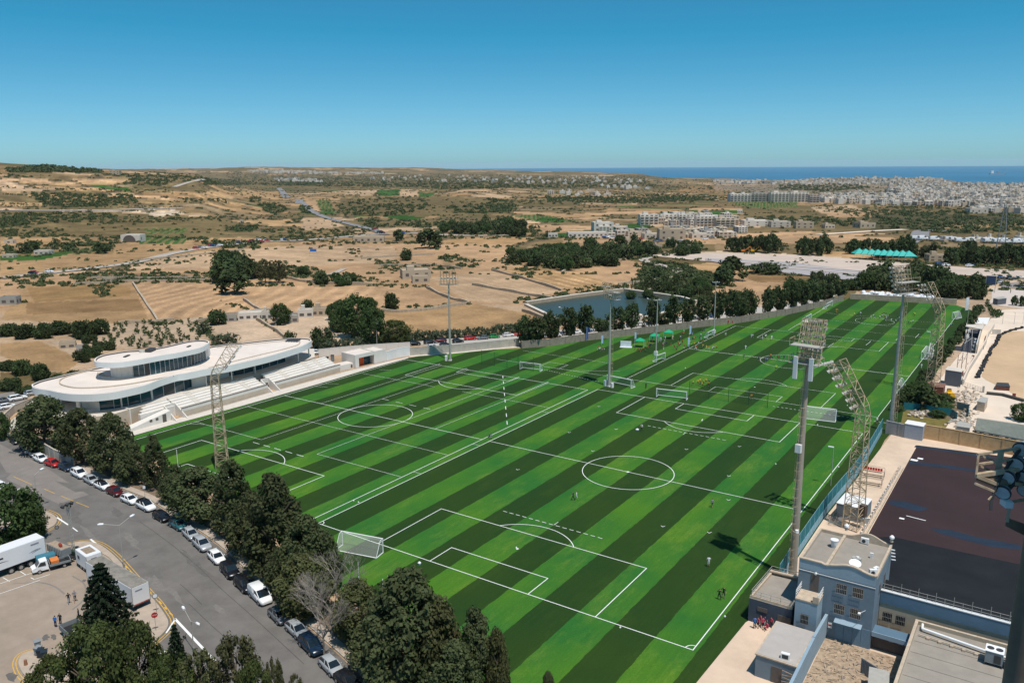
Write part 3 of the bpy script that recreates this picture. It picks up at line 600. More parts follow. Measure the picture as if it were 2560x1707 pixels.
TRK = [trunk_mesh(s) for s in range(4)]
CAT = dict(pine='tree', ypine='tree', conifer='tree', spruce='tree', roundtree='tree', carob='tree', light='tree', euc='tree', column='tree', wallpine='tree', farpine='tree', bush='bush', oleander='bush', sapling='tree')
NAM = dict(pine='pine_tree', ypine='pine_tree', conifer='conifer_tree', spruce='spruce_tree', roundtree='leafy_tree', carob='carob_tree', light='leafy_tree', euc='eucalyptus_tree', column='cypress_tree', wallpine='pine_tree', farpine='pine_tree', bush='bush', oleander='oleander_bush', sapling='young_tree')
tcount = [0]
def tree(kind, base, h, r, label, group=None, parts=True, name=None, z=None):
 tcount[0] += 1; k = tcount[0]; v = CR[kind][k % len(CR[kind])]; rz = (k*2.399) % (2*PI)
 base = Vector((base[0], base[1], z if z is not None else (base[2] if len(base) > 2 else 0)))
 if not parts: return inst(name or NAM[kind], v, None, base, rz, (r, r, h), label, CAT[kind], group)
 e = empty(name or NAM[kind], base, rz, label, CAT[kind], group)
 inst('crown', v, e, (0, 0, 0), 0, (r, r, h)); inst('trunk', TRK[k % 4], e, (0, 0, 0), 0, (r*.9+h*.1, r*.9+h*.1, h)); return e
def treeD(kind, x, y, top, w, label, group=None, parts=True, **kw):
 b = D(x, y) if y > 620 else T(x, y); h = above(b, top); r = w/2/pxm(b)*{'pine': 1.32, 'ypine': 1.35, 'conifer': 1.35, 'spruce': 1.15}.get(kind, 1.08)
 return tree(kind, b, h, r, label, group, parts, **kw)
ST = 'trees between the street and the pitches'
for a in [
 ('pine', 100, 1045, 915, 120, 'broad dark pine at the left end of the street row, below the clubhouse roof'),
 ('pine', 182, 1075, 943, 95, 'dark pine between the curved clubhouse end and the red parked car'),
 ('pine', 258, 1100, 955, 105, 'dark pine rising in front of the clubhouse terrace steps'),
 ('conifer', 352, 1135, 1002, 62, 'narrow dark upright conifer at the near left corner of the turf'),
 ('pine', 300, 1120, 1020, 80, 'low dark pine left of the narrow upright conifer'),
 ('carob', 392, 1150, 1075, 60, 'small dark round tree right of the narrow upright conifer'),
 ('pine', 450, 1205, 1078, 130, 'wide dark pine left of the base of the leaning lattice floodlight'),
 ('pine', 395, 1165, 1090, 70, 'small dark pine behind the black-roofed white car'),
 ('conifer', 532, 1240, 1062, 100, 'pointed dark pine just right of the leaning lattice floodlight base'),
 ('pine', 575, 1290, 1135, 110, 'dark pine behind the silver cars, left of the tallest street pine'),
 ('conifer', 630, 1335, 1095, 150, 'tallest pointed pine of the street row, middle of the screen'),
 ('pine', 700, 1375, 1190, 120, 'dark pine on the left of the big goal by the near corner flag'),
 ('pine', 745, 1370, 1225, 80, 'dark pine touching the side of the big near goal'),
 ('ypine', 690, 1425, 1278, 130, 'olive green pine beside the white parked van'),
 ('pine', 655, 1380, 1250, 90, 'dark pine above the dark parked off-roader'),
 ('ypine', 815, 1480, 1335, 120, 'olive brown pine right of the bare grey tree'),
 ('pine', 862, 1540, 1415, 130, 'low dark pine right behind the last parked cars'),
 ('pine', 935, 1610, 1322, 215, 'largest bushy pine at the bottom of the street row'),
 ('ypine', 1005, 1625, 1385, 130, 'olive pine joined to the right of the largest bushy pine'),
 ('conifer', 1085, 1640, 1402, 105, 'pointed pine at the right end of the street row'),
 ('ypine', 1135, 1650, 1450, 60, 'thin olive pine at the foot of the row, nearest the turf'),
 ('pine', 1040, 1680, 1480, 130, 'dark pine cut by the bottom edge, below the pointed pine'),
 ('conifer', 1250, 1660, 1545, 46, 'single pine tip poking up at the bottom edge over the turf')]:
 treeD(a[0], a[1]+9, a[2]-13, a[3], a[4]*.92, a[5], ST)
JT = 'trees around the street junction'
for a in [
 ('roundtree', 15, 1245, 1128, 150, 'large round dark tree at the left edge above the kerbed island'),
 ('roundtree', 75, 1240, 1160, 70, 'smaller round tree on the kerbed island by the road'),
 ('spruce', 250, 1478, 1283, 140, 'tall layered spruce beside the long white trailer'),
 ('spruce', 414, 1580, 1425, 66, 'small layered spruce beside the road by the white markings'),
 ('light', 230, 1640, 1452, 160, 'bright green round tree in front of the flatbed truck'),
 ('light', 320, 1640, 1436, 130, 'light green tree right of the bright green round tree'),
 ('light', 130, 1640, 1520, 110, 'light green tree top at the bottom left corner'),
 ('light', 400, 1660, 1512, 110, 'light green tree below the small layered spruce'),
 ('euc', 470, 1660, 1500, 90, 'brownish eucalyptus right of the small layered spruce'),
 ('euc', 550, 1660, 1468, 110, 'tall pale eucalyptus beside the road at the bottom'),
 ('light', 590, 1680, 1530, 80, 'green tree top at the bottom edge beside the tall pale eucalyptus'),
 ('euc', 636, 1650, 1518, 50, 'small loose eucalyptus on the road verge'),
 ('euc', 682, 1650, 1552, 36, 'tiny eucalyptus top at the bottom edge, rightmost of its clump'),
 ('roundtree', 4, 1010, 952, 40, 'small dark tree cut by the left edge above the parked cars')]:
 treeD(*a[:5], a[5], JT)
r = random.Random(5); mb = MB(); twig = mat('bare_grey_branches', (.30, .26, .22), .9, scale=4)
def br(p, d, L_0, rad, k):
 q = p+d*L_0; mb.tube(p, q, rad, rad*.7, 5 if k < 2 else 3, twig, False)
 if k >= 7: return
 for _ in range(3 if k < 6 else 2):
  dd = (d+Vector((r.uniform(-.75, .75), r.uniform(-.75, .75), r.uniform(-.25, .5)))).normalized(); br(q, dd, L_0*r.uniform(.62, .85), rad*.62, k+1)
br(Vector((0, 0, 0)), Vector((0, 0, 1)), 2.4, .16, 0)
dead = mb.mesh('branches')
for i, (x, y, s_, lb) in enumerate([(765, 1460, 1.3, 'bare grey leafless tree standing among the street pines'), (745, 1505, 1.05, 'shorter bare grey tree in front of the taller leafless one')]):
 e = empty('bare_tree', D(x, y), i*2., lb, 'tree', 'bare trees in the street row'); inst('branches', dead, e, (0, 0, 0), 0, s_)
x = 1203.; i = 0; r = random.Random(3)
wallx = [940, 1000, 1060, 1120, 1195, 1260, 1330, 1400, 1500, 1600, 1700, 1800, 1880, 1935, 1960]; wally = [822, 811, 805, 803, 800, 795, 784, 776, 764, 752, 741, 724, 706, 690, 684]
while x < 1948:
 by = np.interp(x, wallx, wally)-4-r.random()*4; b = D(x, by); hh = r.uniform(8.4, 11.5) if r.random() < .85 else r.uniform(5.5, 7)
 if 1870 < x: hh *= .75
 kd = 'wallpine' if r.random() < .85 else ('column' if x > 1300 else 'wallpine'); rad = (3.5 if kd == 'wallpine' else 1.1)*r.uniform(.8, 1.2)
 tree(kd, b, hh, rad, nth(i)+(' tree from the left, a dark pine behind the pitch boundary wall' if kd == 'wallpine' else ' tree from the left, a slim cypress behind the pitch boundary wall'), 'trees behind the pitch boundary wall' if kd == 'wallpine' else 'cypresses behind the pitch boundary wall')
 x += rad*1.35*pxm(b)*r.uniform(.75, 1.25); i += 1
for i in range(46):
 t = i/45; b = T(1455+250*t+r.uniform(-6, 6), 668+48*t+r.uniform(-7, 7)-16*math.sin(t*3)); tree('column', b, r.uniform(3.5, 6.5), r.uniform(.6, .9), nth(i)+' slim cypress from the left in the grove beside the reservoir', 'cypresses beside the reservoir', False)
MG = 'field trees'
for a in [
 ('farpine', 540, 675, 620, 78, 'rounded olive tree in front of the ploughed strips field'), ('farpine', 515, 650, 590, 60, 'dark pine behind the rounded olive tree at the strips field'),
 ('euc', 610, 650, 598, 46, 'thin-crowned pale tree at the field edge, left of its twin'), ('euc', 640, 650, 600, 44, 'thin-crowned pale tree at the field edge, right of its twin'),
 ('farpine', 582, 640, 598, 40, 'grey green tree between the olive tree and the pale twins'), ('carob', 901, 710, 676, 36, 'solitary dark bush-like tree on the plough line left of the mast'),
 ('roundtree', 822, 775, 684, 90, 'big bright green tree beside the farm track'), ('roundtree', 860, 790, 712, 70, 'green tree right of the big one beside the farm track'), ('roundtree', 790, 750, 705, 60, 'green tree behind the farmhouses, left of the big one'),
 ('light', 908, 795, 740, 76, 'rounded light green tree above the parked cars'), ('roundtree', 765, 735, 700, 30, 'small tree by the farm track gate'), ('roundtree', 645, 745, 700, 46, 'round green tree among the farm sheds'),
 ('farpine', 985, 570, 528, 62, 'broad dark tree in the middle of the fields'), ('farpine', 916, 553, 528, 30, 'small dark tree left of the broad field tree'), ('carob', 932, 598, 575, 28, 'olive tree near the ruined walls'),
 ('farpine', 1680, 645, 592, 72, 'dense dark pine by the brown field'), ('farpine', 1660, 655, 610, 46, 'darker pine left of the dense pine by the brown field'), ('carob', 1757, 628, 606, 74, 'flat-topped dark carob on the edge of the runway'),
 ('carob', 742, 800, 755, 50, 'dark round tree right behind the clubhouse roof tip'), ('carob', 500, 745, 715, 44, 'dark tree at the corner of the sandy yard'), ('farpine', 2120, 942, 885, 60, 'dark green tree beside the far mast foot'), ('farpine', 2165, 930, 905, 50, 'low green tree in the rubble yard'),
 ('carob', 2148, 665, 615, 60, 'dark tree behind the white bags wall'), ('farpine', 2352, 612, 575, 30, 'dark tree at the right edge beyond the runway')]:
 treeD(*a[:5], a[5], MG)
for i, (x, y) in enumerate([(500, 792), (470, 765), (530, 790)]): treeD('oleander', x, y, y-22, 40, 'low bushes on the rough ground behind the clubhouse', 'low bushes behind the clubhouse')
r = random.Random(9)
for ci, (x0, x1, yb, hp) in enumerate([(1668, 1725, 577, 36), (1728, 1800, 580, 40), (1830, 1910, 585, 40), (1942, 2000, 583, 36), (2000, 2100, 590, 44), (2170, 2352, 606, 40), (1960, 2100, 664, 36), (2100, 2240, 682, 36)]):
 x = x0+8; ti = 0
 while x < x1-4:
  b = T(x, yb+r.uniform(-3, 3)); k = pxm(b); w_ = r.uniform(24, 36); hh = hp*r.uniform(.75, 1.1)
  tree('farpine', b, hh/k, w_/2/k, nth(ti)+' dark pine from the left in the '+['leftmost clump behind the runway', 'second clump behind the runway', 'third clump behind the runway', 'clump left of the teal tents', 'clump behind the teal tents', 'long clump at the right edge', 'clump behind the white sacks', 'clump right of the white sacks'][ci], 'dark pines around the old runway', False); ti += 1; x += w_*.42
for i in range(34):
 x = 740+460*i/33; y = float(np.interp(x, [740, 860, 1000, 1195], [806, 792, 780, 766]))-1; b = D(x, y); tree('oleander', b, r.uniform(2.6, 3.6), r.uniform(1.6, 2.3), nth(i)+' grey green oleander from the left in the far car park hedge', 'oleanders along the far car park', False)
for bi, (x, y, w_, h_) in enumerate([(20, 770, 60, 28), (60, 775, 60, 32), (100, 772, 55, 30), (140, 770, 60, 34), (180, 772, 60, 36), (225, 765, 50, 28), (20, 850, 50, 20), (60, 858, 60, 30), (90, 870, 50, 30), (20, 890, 60, 20), (60, 905, 50, 18), (190, 830, 40, 26), (210, 815, 40, 24), (240, 802, 40, 20), (205, 790, 30, 22), (185, 762, 40, 24), (165, 890, 40, 12), (135, 868, 30, 10), (170, 868, 40, 16)]):
 for q in range(3): treeD('carob', x+r.uniform(-14, 14), y+r.uniform(-4, 6), y-h_*r.uniform(.7, 1.05), w_*r.uniform(.5, .8), ['left', 'middle', 'right'][q]+' dark bush near '+nth(bi)+' spot of the scrub west of the clubhouse', 'dense bushes west of the clubhouse', False)
for j in range(9):
 for i in range(15):
  x = 225+17*i+j*3+r.uniform(-5, 5); y = 752+6.5*j-1.2*i+r.uniform(-2, 2)
  if y > 742 and x < 500 and r.random() < .6: b = D(x, y); tree('sapling', b, r.uniform(1.0, 2.2), r.uniform(.6, 1.3), 'small orchard tree in row %d of the sandy plot behind the clubhouse' % (j+1), 'orchard saplings behind the clubhouse', False)
for i in range(40):
 y = 125+165*i/39; b = Vector((72.6+.018*(y-125)+r.uniform(-.7, .9), y, 0)); tree('farpine', b, r.uniform(2.0, 3.6), r.uniform(1.3, 2.0), nth(i)+' dark shrub counting away along the right edge of the turf', 'shrubs along the right edge of the turf', False)
px_, py_, sz_ = [], [], []
r2 = np.random.default_rng(21)
for poly, dn, sz in WOODS:
 P = np.array(poly); x0, y0 = P.min(0); x1, y1 = P.max(0); c = T(float(P[:, 0].mean()), float(P[:, 1].mean()))
 if c is None: continue
 k = pxm(c)*sz; area = (x1-x0)*(y1-y0); n = int(min(1500, 3.4*dn*area/(k*max(1.3, k*.42))))
 xs = r2.uniform(x0, x1, n); ys = r2.uniform(y0, y1, n); m_ = inpoly(xs, ys, poly); px_ += list(xs[m_]); py_ += list(ys[m_]); sz_ += [sz*(.6+.7*q) for q in r2.random(m_.sum())]
sel = np.where(((edge < .09) | ((wd > .85) & (dist > 600))) & (dist > 430) & (dist < 6500) & (PY > 396) & (PX > -60) & (PX < 2420))[0]; sel = r2.choice(sel, min(len(sel), 19000), replace=False)
sel = sel[(r2.random(len(sel)) < np.where(dist[sel] < 900, .22, .62))]
for pts, sz in [([(0, 655), (170, 652), (300, 645), (480, 642)], 4.5), ([(840, 655), (1000, 660)], 2.5), ([(880, 708), (1080, 700)], 2.5), ([(1170, 700), (1300, 678), (1440, 655)], 3.2), ([(220, 650), (560, 646)], 4), ([(600, 548), (860, 545)], 3), ([(300, 600), (560, 578)], 2.5), ([(860, 620), (1060, 616)], 3), ([(1280, 668), (1420, 655)], 2), ([(1130, 620), (1300, 612)], 3), ([(560, 655), (720, 655)], 3.5), ([(460, 742), (700, 715)], 2), ([(670, 785), (600, 735)], 3), ([(760, 750), (860, 792)], 5), ([(700, 715), (850, 715)], 5), ([(1440, 690), (1560, 680), (1680, 660)], 4), ([(1690, 700), (1900, 680)], 5), ([(1850, 690), (1960, 660)], 5), ([(0, 540), (300, 545), (480, 550)], 4), ([(430, 500), (700, 500)], 3), ([(0, 470), (420, 478)], 3), ([(700, 555), (1000, 560)], 3.5), ([(1000, 545), (1500, 550)], 4), ([(0, 430), (400, 440)], 3.5), ([(120, 620), (500, 600)], 2.5), ([(500, 690), (600, 720)], 2), ([(330, 745), (480, 735)], 3), ([(2000, 600), (2352, 612)], 3)]:
 L_ = sum(math.dist(a, b) for a, b in zip(pts, pts[1:])); c = T(*pts[0]) if pts[0][1] < 700 else D(*pts[0]); n = int(L_/(pxm(c)*sz*.55)); t = r2.random(n)*(len(pts)-1); i_ = t.astype(int); f_ = t-i_; A0 = np.array(pts)
 q = A0[i_]*(1-f_)[:, None]+A0[i_+1]*f_[:, None]; px_ += list(q[:, 0]+r2.normal(size=n)*3); py_ += list(q[:, 1]+r2.normal(size=n)*2.0); sz_ += list(sz*(.55+.8*r2.random(n)))
P1, ok = Tm(px_, py_); P1 = P1[ok]; S1 = np.array(sz_)[ok]
P2 = np.stack([xv[sel], yv[sel], zv[sel]], 1); S2 = r2.uniform(1.6, 4.2, len(P2))*(1+dist[sel]/3500)
P3 = np.concatenate([P1, P2]); S3 = np.concatenate([S1, S2])
keep = (P3[:, 2] > SEA+3); P3, S3 = P3[keep], S3[keep]
app = S3/np.hypot(P3[:, 0]-C[0], P3[:, 1]-C[1]); order = np.argsort(-app); P3, S3 = P3[order], S3[order]
for i in range(300):
 kd = ('bush', 'roundtree', 'carob')[i % 3] if S3[i] > 4 else 'bush'; s = S3[i]
 tree(kd, P3[i], s*.8, s*.55, 'dark green tree or bush in the groves of the '+where(P3[i]), 'trees and bushes in the field groves', False, name='field_tree')
P4, S4 = P3[300:], S3[300:]; n = len(P4); per = np.where(app[order][300:] > .004, 26, 11)
rep = np.repeat(np.arange(n), per); m = len(rep); dd = r2.normal(size=(m, 3)); dd /= np.linalg.norm(dd, axis=1)[:, None]; dd[:, 2] = np.abs(dd[:, 2])
s = S4[rep]*(.8+.0*S4[rep]); p = P4[rep]+dd*(s*.5*(r2.random(m)**.3))[:, None]*np.array([1.1, 1.1, .85])
nn = dd+r2.normal(size=(m, 3))*.5; nn /= np.linalg.norm(nn, axis=1)[:, None]; a = np.cross(nn, r2.normal(size=(m, 3))); a /= np.linalg.norm(a, axis=1)[:, None]; b_ = np.cross(nn, a)
hs = (s*np.where(per[rep] > 20, .17, .26))[:, None]; V = np.stack([p-a*hs, p-b_*hs, p+a*hs, p+b_*hs], 1).reshape(-1, 3)
inst('distant_scrub', np_mesh('distant_scrub', V, np.arange(m*4).reshape(-1, 4), FOL['scrub']), label='dark scrub and small trees spread over the distant fields and hedgerows', cat='scrub', kind='stuff')
print('TREES', tcount[0], 'scrub', n, m)
# ---------------- streets ----------------
asph = mat('asphalt', (.155, .142, .130), .9, scale=.22, var=.22, coord='World', detail=10)
asph_old = mat('worn_asphalt', (.215, .19, .17), .92, scale=.3, var=.14, coord='World', detail=10)
lotm = mat('parking_lot_asphalt', (.31, .245, .19), .93, scale=.25, var=.16, coord='World', detail=10)
pave = mat('pavement_concrete', (.42, .34, .27), .9, scale=.8, var=.14, coord='World')
kerbm = mat('kerb_stone', (.40, .36, .31), .9, scale=2, var=.15, coord='World')
yel = mat('yellow_line_paint', (.62, .36, .06), .8, scale=3, var=.2, coord='World')
soil = mat('planting_soil', (.20, .145, .10), .95, scale=1.2, var=.35, coord='World', detail=10)
tar = mat('tar_patch', (.075, .07, .068), .9, scale=1, var=.2, coord='World')
Zj = Z(0, 1180, 5.6); Z5 = Z(0, 1200, 3.092); Z4 = Z(0, 780, 2.735)
kerbD = [(10, 990), (34, 1001), (60, 1014), (100, 1036), (150, 1063), (200, 1086), (270, 1119), (340, 1148), (400, 1186), (450, 1216), (500, 1252), (545, 1292), (590, 1336), (640, 1383), (700, 1434), (750, 1478), (800, 1524), (850, 1572), (900, 1624), (1000, 1740)]
KB = spline([D(*q) for q in kerbD], 4)
road_far = [D(-20, 968), D(8, 945), D(40, 928), D(78, 905), D(100, 893), D(60, 893), D(-60, 915), D(-60, 985)]
MB().sheet(KB+[D(1000, 1900), D(-700, 1900), D(-500, 1100), D(-60, 985)], 0.004).build('street', asph, kind='structure')
MB().sheet(road_far, 0.008).build('street', asph_old, kind='structure')
MB().sheet([Zj(*q) for q in [(80, 92), (190, -10), (480, -20), (760, 120), (1060, 282), (1110, 270), (1160, 270), (1245, 315), (815, 443)]]+[], 0.012).build('worn_road_patch', asph_old, kind='structure')
MB().sheet([D(0, 1020), D(60, 1050), D(95, 1066), D(160, 1110), D(15, 1085), D(0, 1060)], 0.016).build('worn_road_patch', asph_old, kind='structure')
LOT = [(0, 640), (260, 470), (500, 500), (690, 520), (800, 560), (850, 580), (1050, 790), (1075, 1000), (1090, 1110), (1270, 1100), (1120, 1290), (1040, 1500), (1000, 2000), (-400, 2000), (-400, 800)]
MB().sheet([Z5(*q) for q in LOT], 0.012).build('parking_lot', lotm, kind='structure')
strip_in = [D(*q) for q in [(60, 985), (150, 1015), (250, 1055), (320, 1085), (400, 1110), (520, 1180), (620, 1262), (720, 1345), (830, 1432), (920, 1530), (1010, 1640), (1080, 1760)]]
ki = [Vector((p[0], p[1]))+Vector((.15, .25)) for p in KB]
MB().sheet([(p.x, p.y) for p in ki]+[(p.x, p.y) for p in strip_in[::-1]], 0.02).build('planting_strip', soil, kind='structure')
pv = MB(); kk = [q for q in KB if q[0] > -70 and q[0] < 60]
pv.wall([(q[0]+.1, q[1]+.28) for q in kk], .22, 0, .14, kerbm); pv.ribbon([(q[0]+.3, q[1]+1.0) for q in kk], 1.2, .09, pave); pv.build('kerb', kind='structure')
for i, (x, y, w) in enumerate([(200, 1083, 2.2), (262, 1112, 2.0), (232, 1100, 1.6), (455, 1206, 1.6), (600, 1330, 1.6), (870, 1560, 2.2), (420, 1178, 1.5), (820, 1520, 1.8), (395, 1162, 2)]):
 p = D(x, y); n = 9; MB().sheet([(p.x+w*math.cos(k*2*PI/n)*random.uniform(.8, 1.5), p.y+w*.5*math.sin(k*2*PI/n)*random.uniform(.7, 1.2)) for k in range(n)], .12+i*.004).build('bare_earth_patch', pave, kind='structure')
def island(outer, z=.13, name='pavement'):
 o = spline([Z5(*q) for q in outer], 5)
 mb = MB(); mb.prism(o, -.02, z, kerbm, pave, False); mb.build(name, kind='structure'); return o
i1 = island([(520, 498), (620, 478), (700, 480), (768, 500), (830, 540), (900, 602), (965, 675), (1050, 772), (1150, 885), (1210, 950), (1268, 1030), (1300, 1090), (1292, 1145), (1240, 1205), (1130, 1296), (1080, 1275), (1180, 1180), (1040, 1150), (1060, 1010), (1040, 830), (950, 720), (840, 600), (760, 560), (680, 535), (600, 520)])
i2 = island([(345, 240), (400, 262), (430, 285), (440, 315), (425, 345), (390, 368), (300, 412), (200, 440), (90, 470), (0, 505), (-120, 560), (-200, 500), (-60, 380), (60, 250), (200, 180)])
i3 = island([(262, 1318), (180, 1345), (148, 1390), (150, 1440), (190, 1510), (300, 1600), (460, 1640), (600, 1480), (560, 1400), (420, 1340)])
lm = MB()
def dbl(pts, z=.02, m=yel, off=(.35, .75), w=.11):
 P = spline([Z5(*q) for q in pts], 5)
 for o in off:
  Q = []
  for i, p in enumerate(P):
   a = np.array(P[max(0, i-1)]); b = np.array(P[min(len(P)-1, i+1)]); d = (b-a)/np.linalg.norm(b-a); Q.append((p[0]+d[1]*-o, p[1]+d[0]*o))
  lm.ribbon(Q, w, z, m)
dbl([(520, 498), (620, 478), (700, 480), (768, 500), (830, 540), (900, 602), (965, 675), (1050, 772), (1150, 885), (1210, 950), (1268, 1030), (1300, 1090), (1292, 1145), (1240, 1205), (1130, 1296)])
dbl([(345, 240), (400, 262), (430, 285), (440, 315), (425, 345), (390, 368), (300, 412), (200, 440), (90, 470), (0, 505), (-120, 560)])
dbl([(262, 1318), (180, 1345), (148, 1390), (150, 1440), (190, 1510), (300, 1600)], off=(-.3, -.65))
def seg(f, a, b, w, m, z=.03): lm.ribbon([f(*a), f(*b)], w, z, m)
for a, b in [((968, 664), (985, 680)), ((1003, 700), (1020, 715)), ((1040, 738), (1057, 753)), ((1076, 777), (1096, 795)), ((1112, 815), (1132, 833)), ((1150, 855), (1170, 874)), ((1228, 935), (1250, 957)), ((1270, 980), (1290, 998)), ((1310, 1022), (1334, 1045))]: seg(Z5, a, b, .22, yel)
for a, b in [((1065, 420), (1242, 490)), ((965, 380), (1028, 402)), ((620, 235), (770, 300)), ((190, 62), (445, 175)), ((860, 335), (960, 378))]: seg(Zj, a, b, .13, yel)
for a, b, w in [((440, 288), (528, 346), .28), ((560, 366), (600, 396), .2), ((700, 456), (780, 522), .30), ((1285, 1180), (1356, 1072), .22), ((1352, 1070), (1662, 1398), .34)]: seg(Z5, a, b, w, line)
for a, b in [((0, 1560), (570, 1370)), ((40, 1475), (135, 1528)), ((285, 1390), (365, 1440)), ((430, 1475), (480, 1500)), ((480, 1500), (700, 1430)), ((0, 1700), (560, 1510))]: seg(Zj, a, b, .10, line)
for a, b in [((385, 1372), (565, 1296)), ((500, 1330), (530, 1370)), ((385, 1372), (420, 1415))]: seg(Z5, a, b, .10, line)
for k in range(4): seg(Z5, (1222+18*k, 1345+12*k), (1285+14*k, 1318+12*k), .25, line)
P = [Z5(1258+45*math.cos(t), 1355+38*math.sin(t)) for t in np.linspace(0, 2*PI, 20)]; lm.ribbon(P, .16, .034, line)
for pts in [[(1460, 955), (1700, 1180), (1900, 1330), (2110, 1520), (2160, 1568)], [(1390, 800), (1480, 880), (1560, 960)], [(1080, 320), (1290, 470), (1500, 640), (1700, 830), (1960, 1060), (2350, 1420)]]: lm.ribbon(spline([Z5(*q) for q in pts], 4), .07, .026, tar)
for pts in [[(560, 740), (640, 790), (665, 850), (640, 930), (560, 1000)], [(100, 800), (300, 790), (420, 820), (500, 880)]]: lm.ribbon(spline([Z5(*q) for q in pts], 5), .25, .022, asph_old)
lm.build('road_marking', kind='structure')
r = random.Random(17); dust = mat('dusty_patch', (.185, .17, .155), .95, scale=1.5, var=.2, coord='World'); dkp = mat('dark_patch', (.13, .12, .11), .9, scale=1, var=.2, coord='World')
for i, (x, y, w, h, m) in enumerate([(1200, 800, 3.2, 1.3, dust), (1020, 465, 4.5, .7, dust), (700, 430, 5, .5, dust), (1700, 1000, 2.2, .5, dust), (560, 260, 6, 1.1, dkp), (1500, 640, 7, .8, dkp), (900, 250, 3, .8, dkp), (350, 1215, .9, .5, dkp), (90, 1520, 1.2, .6, dkp), (415, 1215, .9, .4, dkp), (650, 775, .5, .3, dkp), (1350, 880, 4, .5, dust), (2000, 1420, 6, .5, dkp)]):
 p = Z5(x, y); n = 18; MB().sheet([(p.x+w*math.cos(k*2*PI/n)*r.uniform(.6, 1.2), p.y+h*math.sin(k*2*PI/n)*r.uniform(.5, 1.2)-.25*w*math.cos(k*2*PI/n)) for k in range(n)], .018+i*.0004).build('road_patch', m, kind='structure')
def text(s, loc, rz, size, m, name='painted_letters', z=.034, ext=0., rx=0, parent=None, **k):
 cu = bpy.data.curves.new(name, 'FONT'); cu.body = s; cu.size = size; cu.extrude = ext; cu.resolution_u = 2; cu.align_x = 'CENTER'; cu.align_y = 'CENTER'
 o = bpy.data.objects.new('tmp', cu); COL.objects.link(o); dg = bpy.context.evaluated_depsgraph_get(); me_ = bpy.data.meshes.new_from_object(o.evaluated_get(dg)); bpy.data.objects.remove(o)
 me_.materials.clear(); me_.materials.append(m); o = inst(name, me_, parent, (loc[0], loc[1], loc[2] if len(loc) > 2 and loc[2] else z), rz); o.rotation_euler = (rx, 0, rz); return tag(o, **k)
a = Z5(400, 1385); b = Z5(560, 1320); ang_ = math.atan2(b.y-a.y, b.x-a.x)
for q in ((425, 1392), (515, 1345)): text('MC', Z5(*q), ang_, 1.5, line, kind='structure')
def panel_wall(pts, name, label, h=2.2, th=.25, m=concrete, step=3.4, post=.38, cat='wall', top=None, z0=0., group=None):
 e = empty(name, (0, 0, 0), 0, label, cat, group); P = [Vector((p[0], p[1])) for p in pts]
 for a, b in zip(P, P[1:]):
  L_0 = (b-a).length; n = max(1, round(L_0/step)); d = (b-a)/n; rz = math.atan2(d.y, d.x)
  for k in range(n):
   c = a+d*(k+.5); mb = MB(); mb.box((0, 0, 0), (d.length-.04, th, h), m=m); mb.box((0, 0, h/2+.03), (d.length-.04, th+.08, .06), m=top or m)
   inst('wall_panel', mb.mesh('wall_panel'), e, (c.x, c.y, z0+h/2), rz)
   if post: mb = MB(); mb.box((0, 0, 0), (post, th+.2, h+.12), m=m); inst('wall_post', mb.mesh('wall_post'), e, (a.x+d.x*k, a.y+d.y*k, z0+h/2+.06), rz)
 return e
panel_wall([Z4(105, 860), Z4(240, 925), Z4(380, 1010), Z4(510, 1060)], 'concrete_wall', 'grey concrete wall behind the parked cars at the left end of the trees', 2.3)
panel_wall([Z4(10, 790), Z4(40, 745), Z4(100, 690), Z4(180, 655), Z4(280, 618)], 'curved_wall', 'pale curved boundary wall sweeping round the clubhouse end', 2.0, post=0, step=2)
MB().sheet([Z4(60, 790), Z4(75, 740), Z4(130, 700), Z4(260, 650), Z4(300, 700), Z4(160, 800), Z4(200, 900), Z4(105, 845)], .02).build('clubhouse_path', palecon, kind='structure')
# ---------------- vehicles ----------------
tyre = mat('tyre_rubber', (.02, .02, .02), .9); rimm = mat('wheel_rim', (.45, .45, .46), .35, .6); cglass = mat('car_glass', (.012, .016, .02), .06, 0, spec=.9); lamp_g = mat('headlight_glass', (.75, .78, .8), .15); red_l = mat('tail_light', (.35, .01, .01), .2); plastic = mat('black_plastic', (.025, .025, .027), .6)
CC = dict(white=(.80, .80, .80), black=(.012, .012, .014), navy=(.012, .03, .06), silver=(.42, .44, .45), grey=(.16, .17, .18), red=(.50, .02, .015), dred=(.10, .008, .01), teal=(.03, .13, .15), blue=(.02, .07, .22), green=(.02, .25, .06), sand=(.45, .40, .33), orange=(.7, .2, .03), yellow=(.75, .42, .02), lblue=(.25, .35, .45))
def paint(c): return mat('car_paint_'+c, CC[c], .25, .15 if c != 'white' else 0, var=.03, spec=.6)
def loft(st, m, mb):   # st: list of (x, halfwidth, zlow, zhigh) -> body skin with rounded shoulders
 vs = [];
 for (x, w, z0, z1) in st:
  zm = z0+(z1-z0)*.55
  ring = [(w*.86, z0), (w, z0+.12), (w, zm), (w*.95, z1-.07), (w*.82, z1), (-w*.82, z1), (-w*.95, z1-.07), (-w, zm), (-w, z0+.12), (-w*.86, z0)]
  vs += [(x, y, z) for y, z in ring]
 n = 10; fs = []
 for i in range(len(st)-1):
  for j in range(n): fs.append((i*n+j, i*n+(j+1) % n, (i+1)*n+(j+1) % n, (i+1)*n+j))
 mb.add(vs, fs, m, True); mb.add(vs[:n], [tuple(range(n))], m); mb.add(vs[-n:], [tuple(range(n-1, -1, -1))], m)
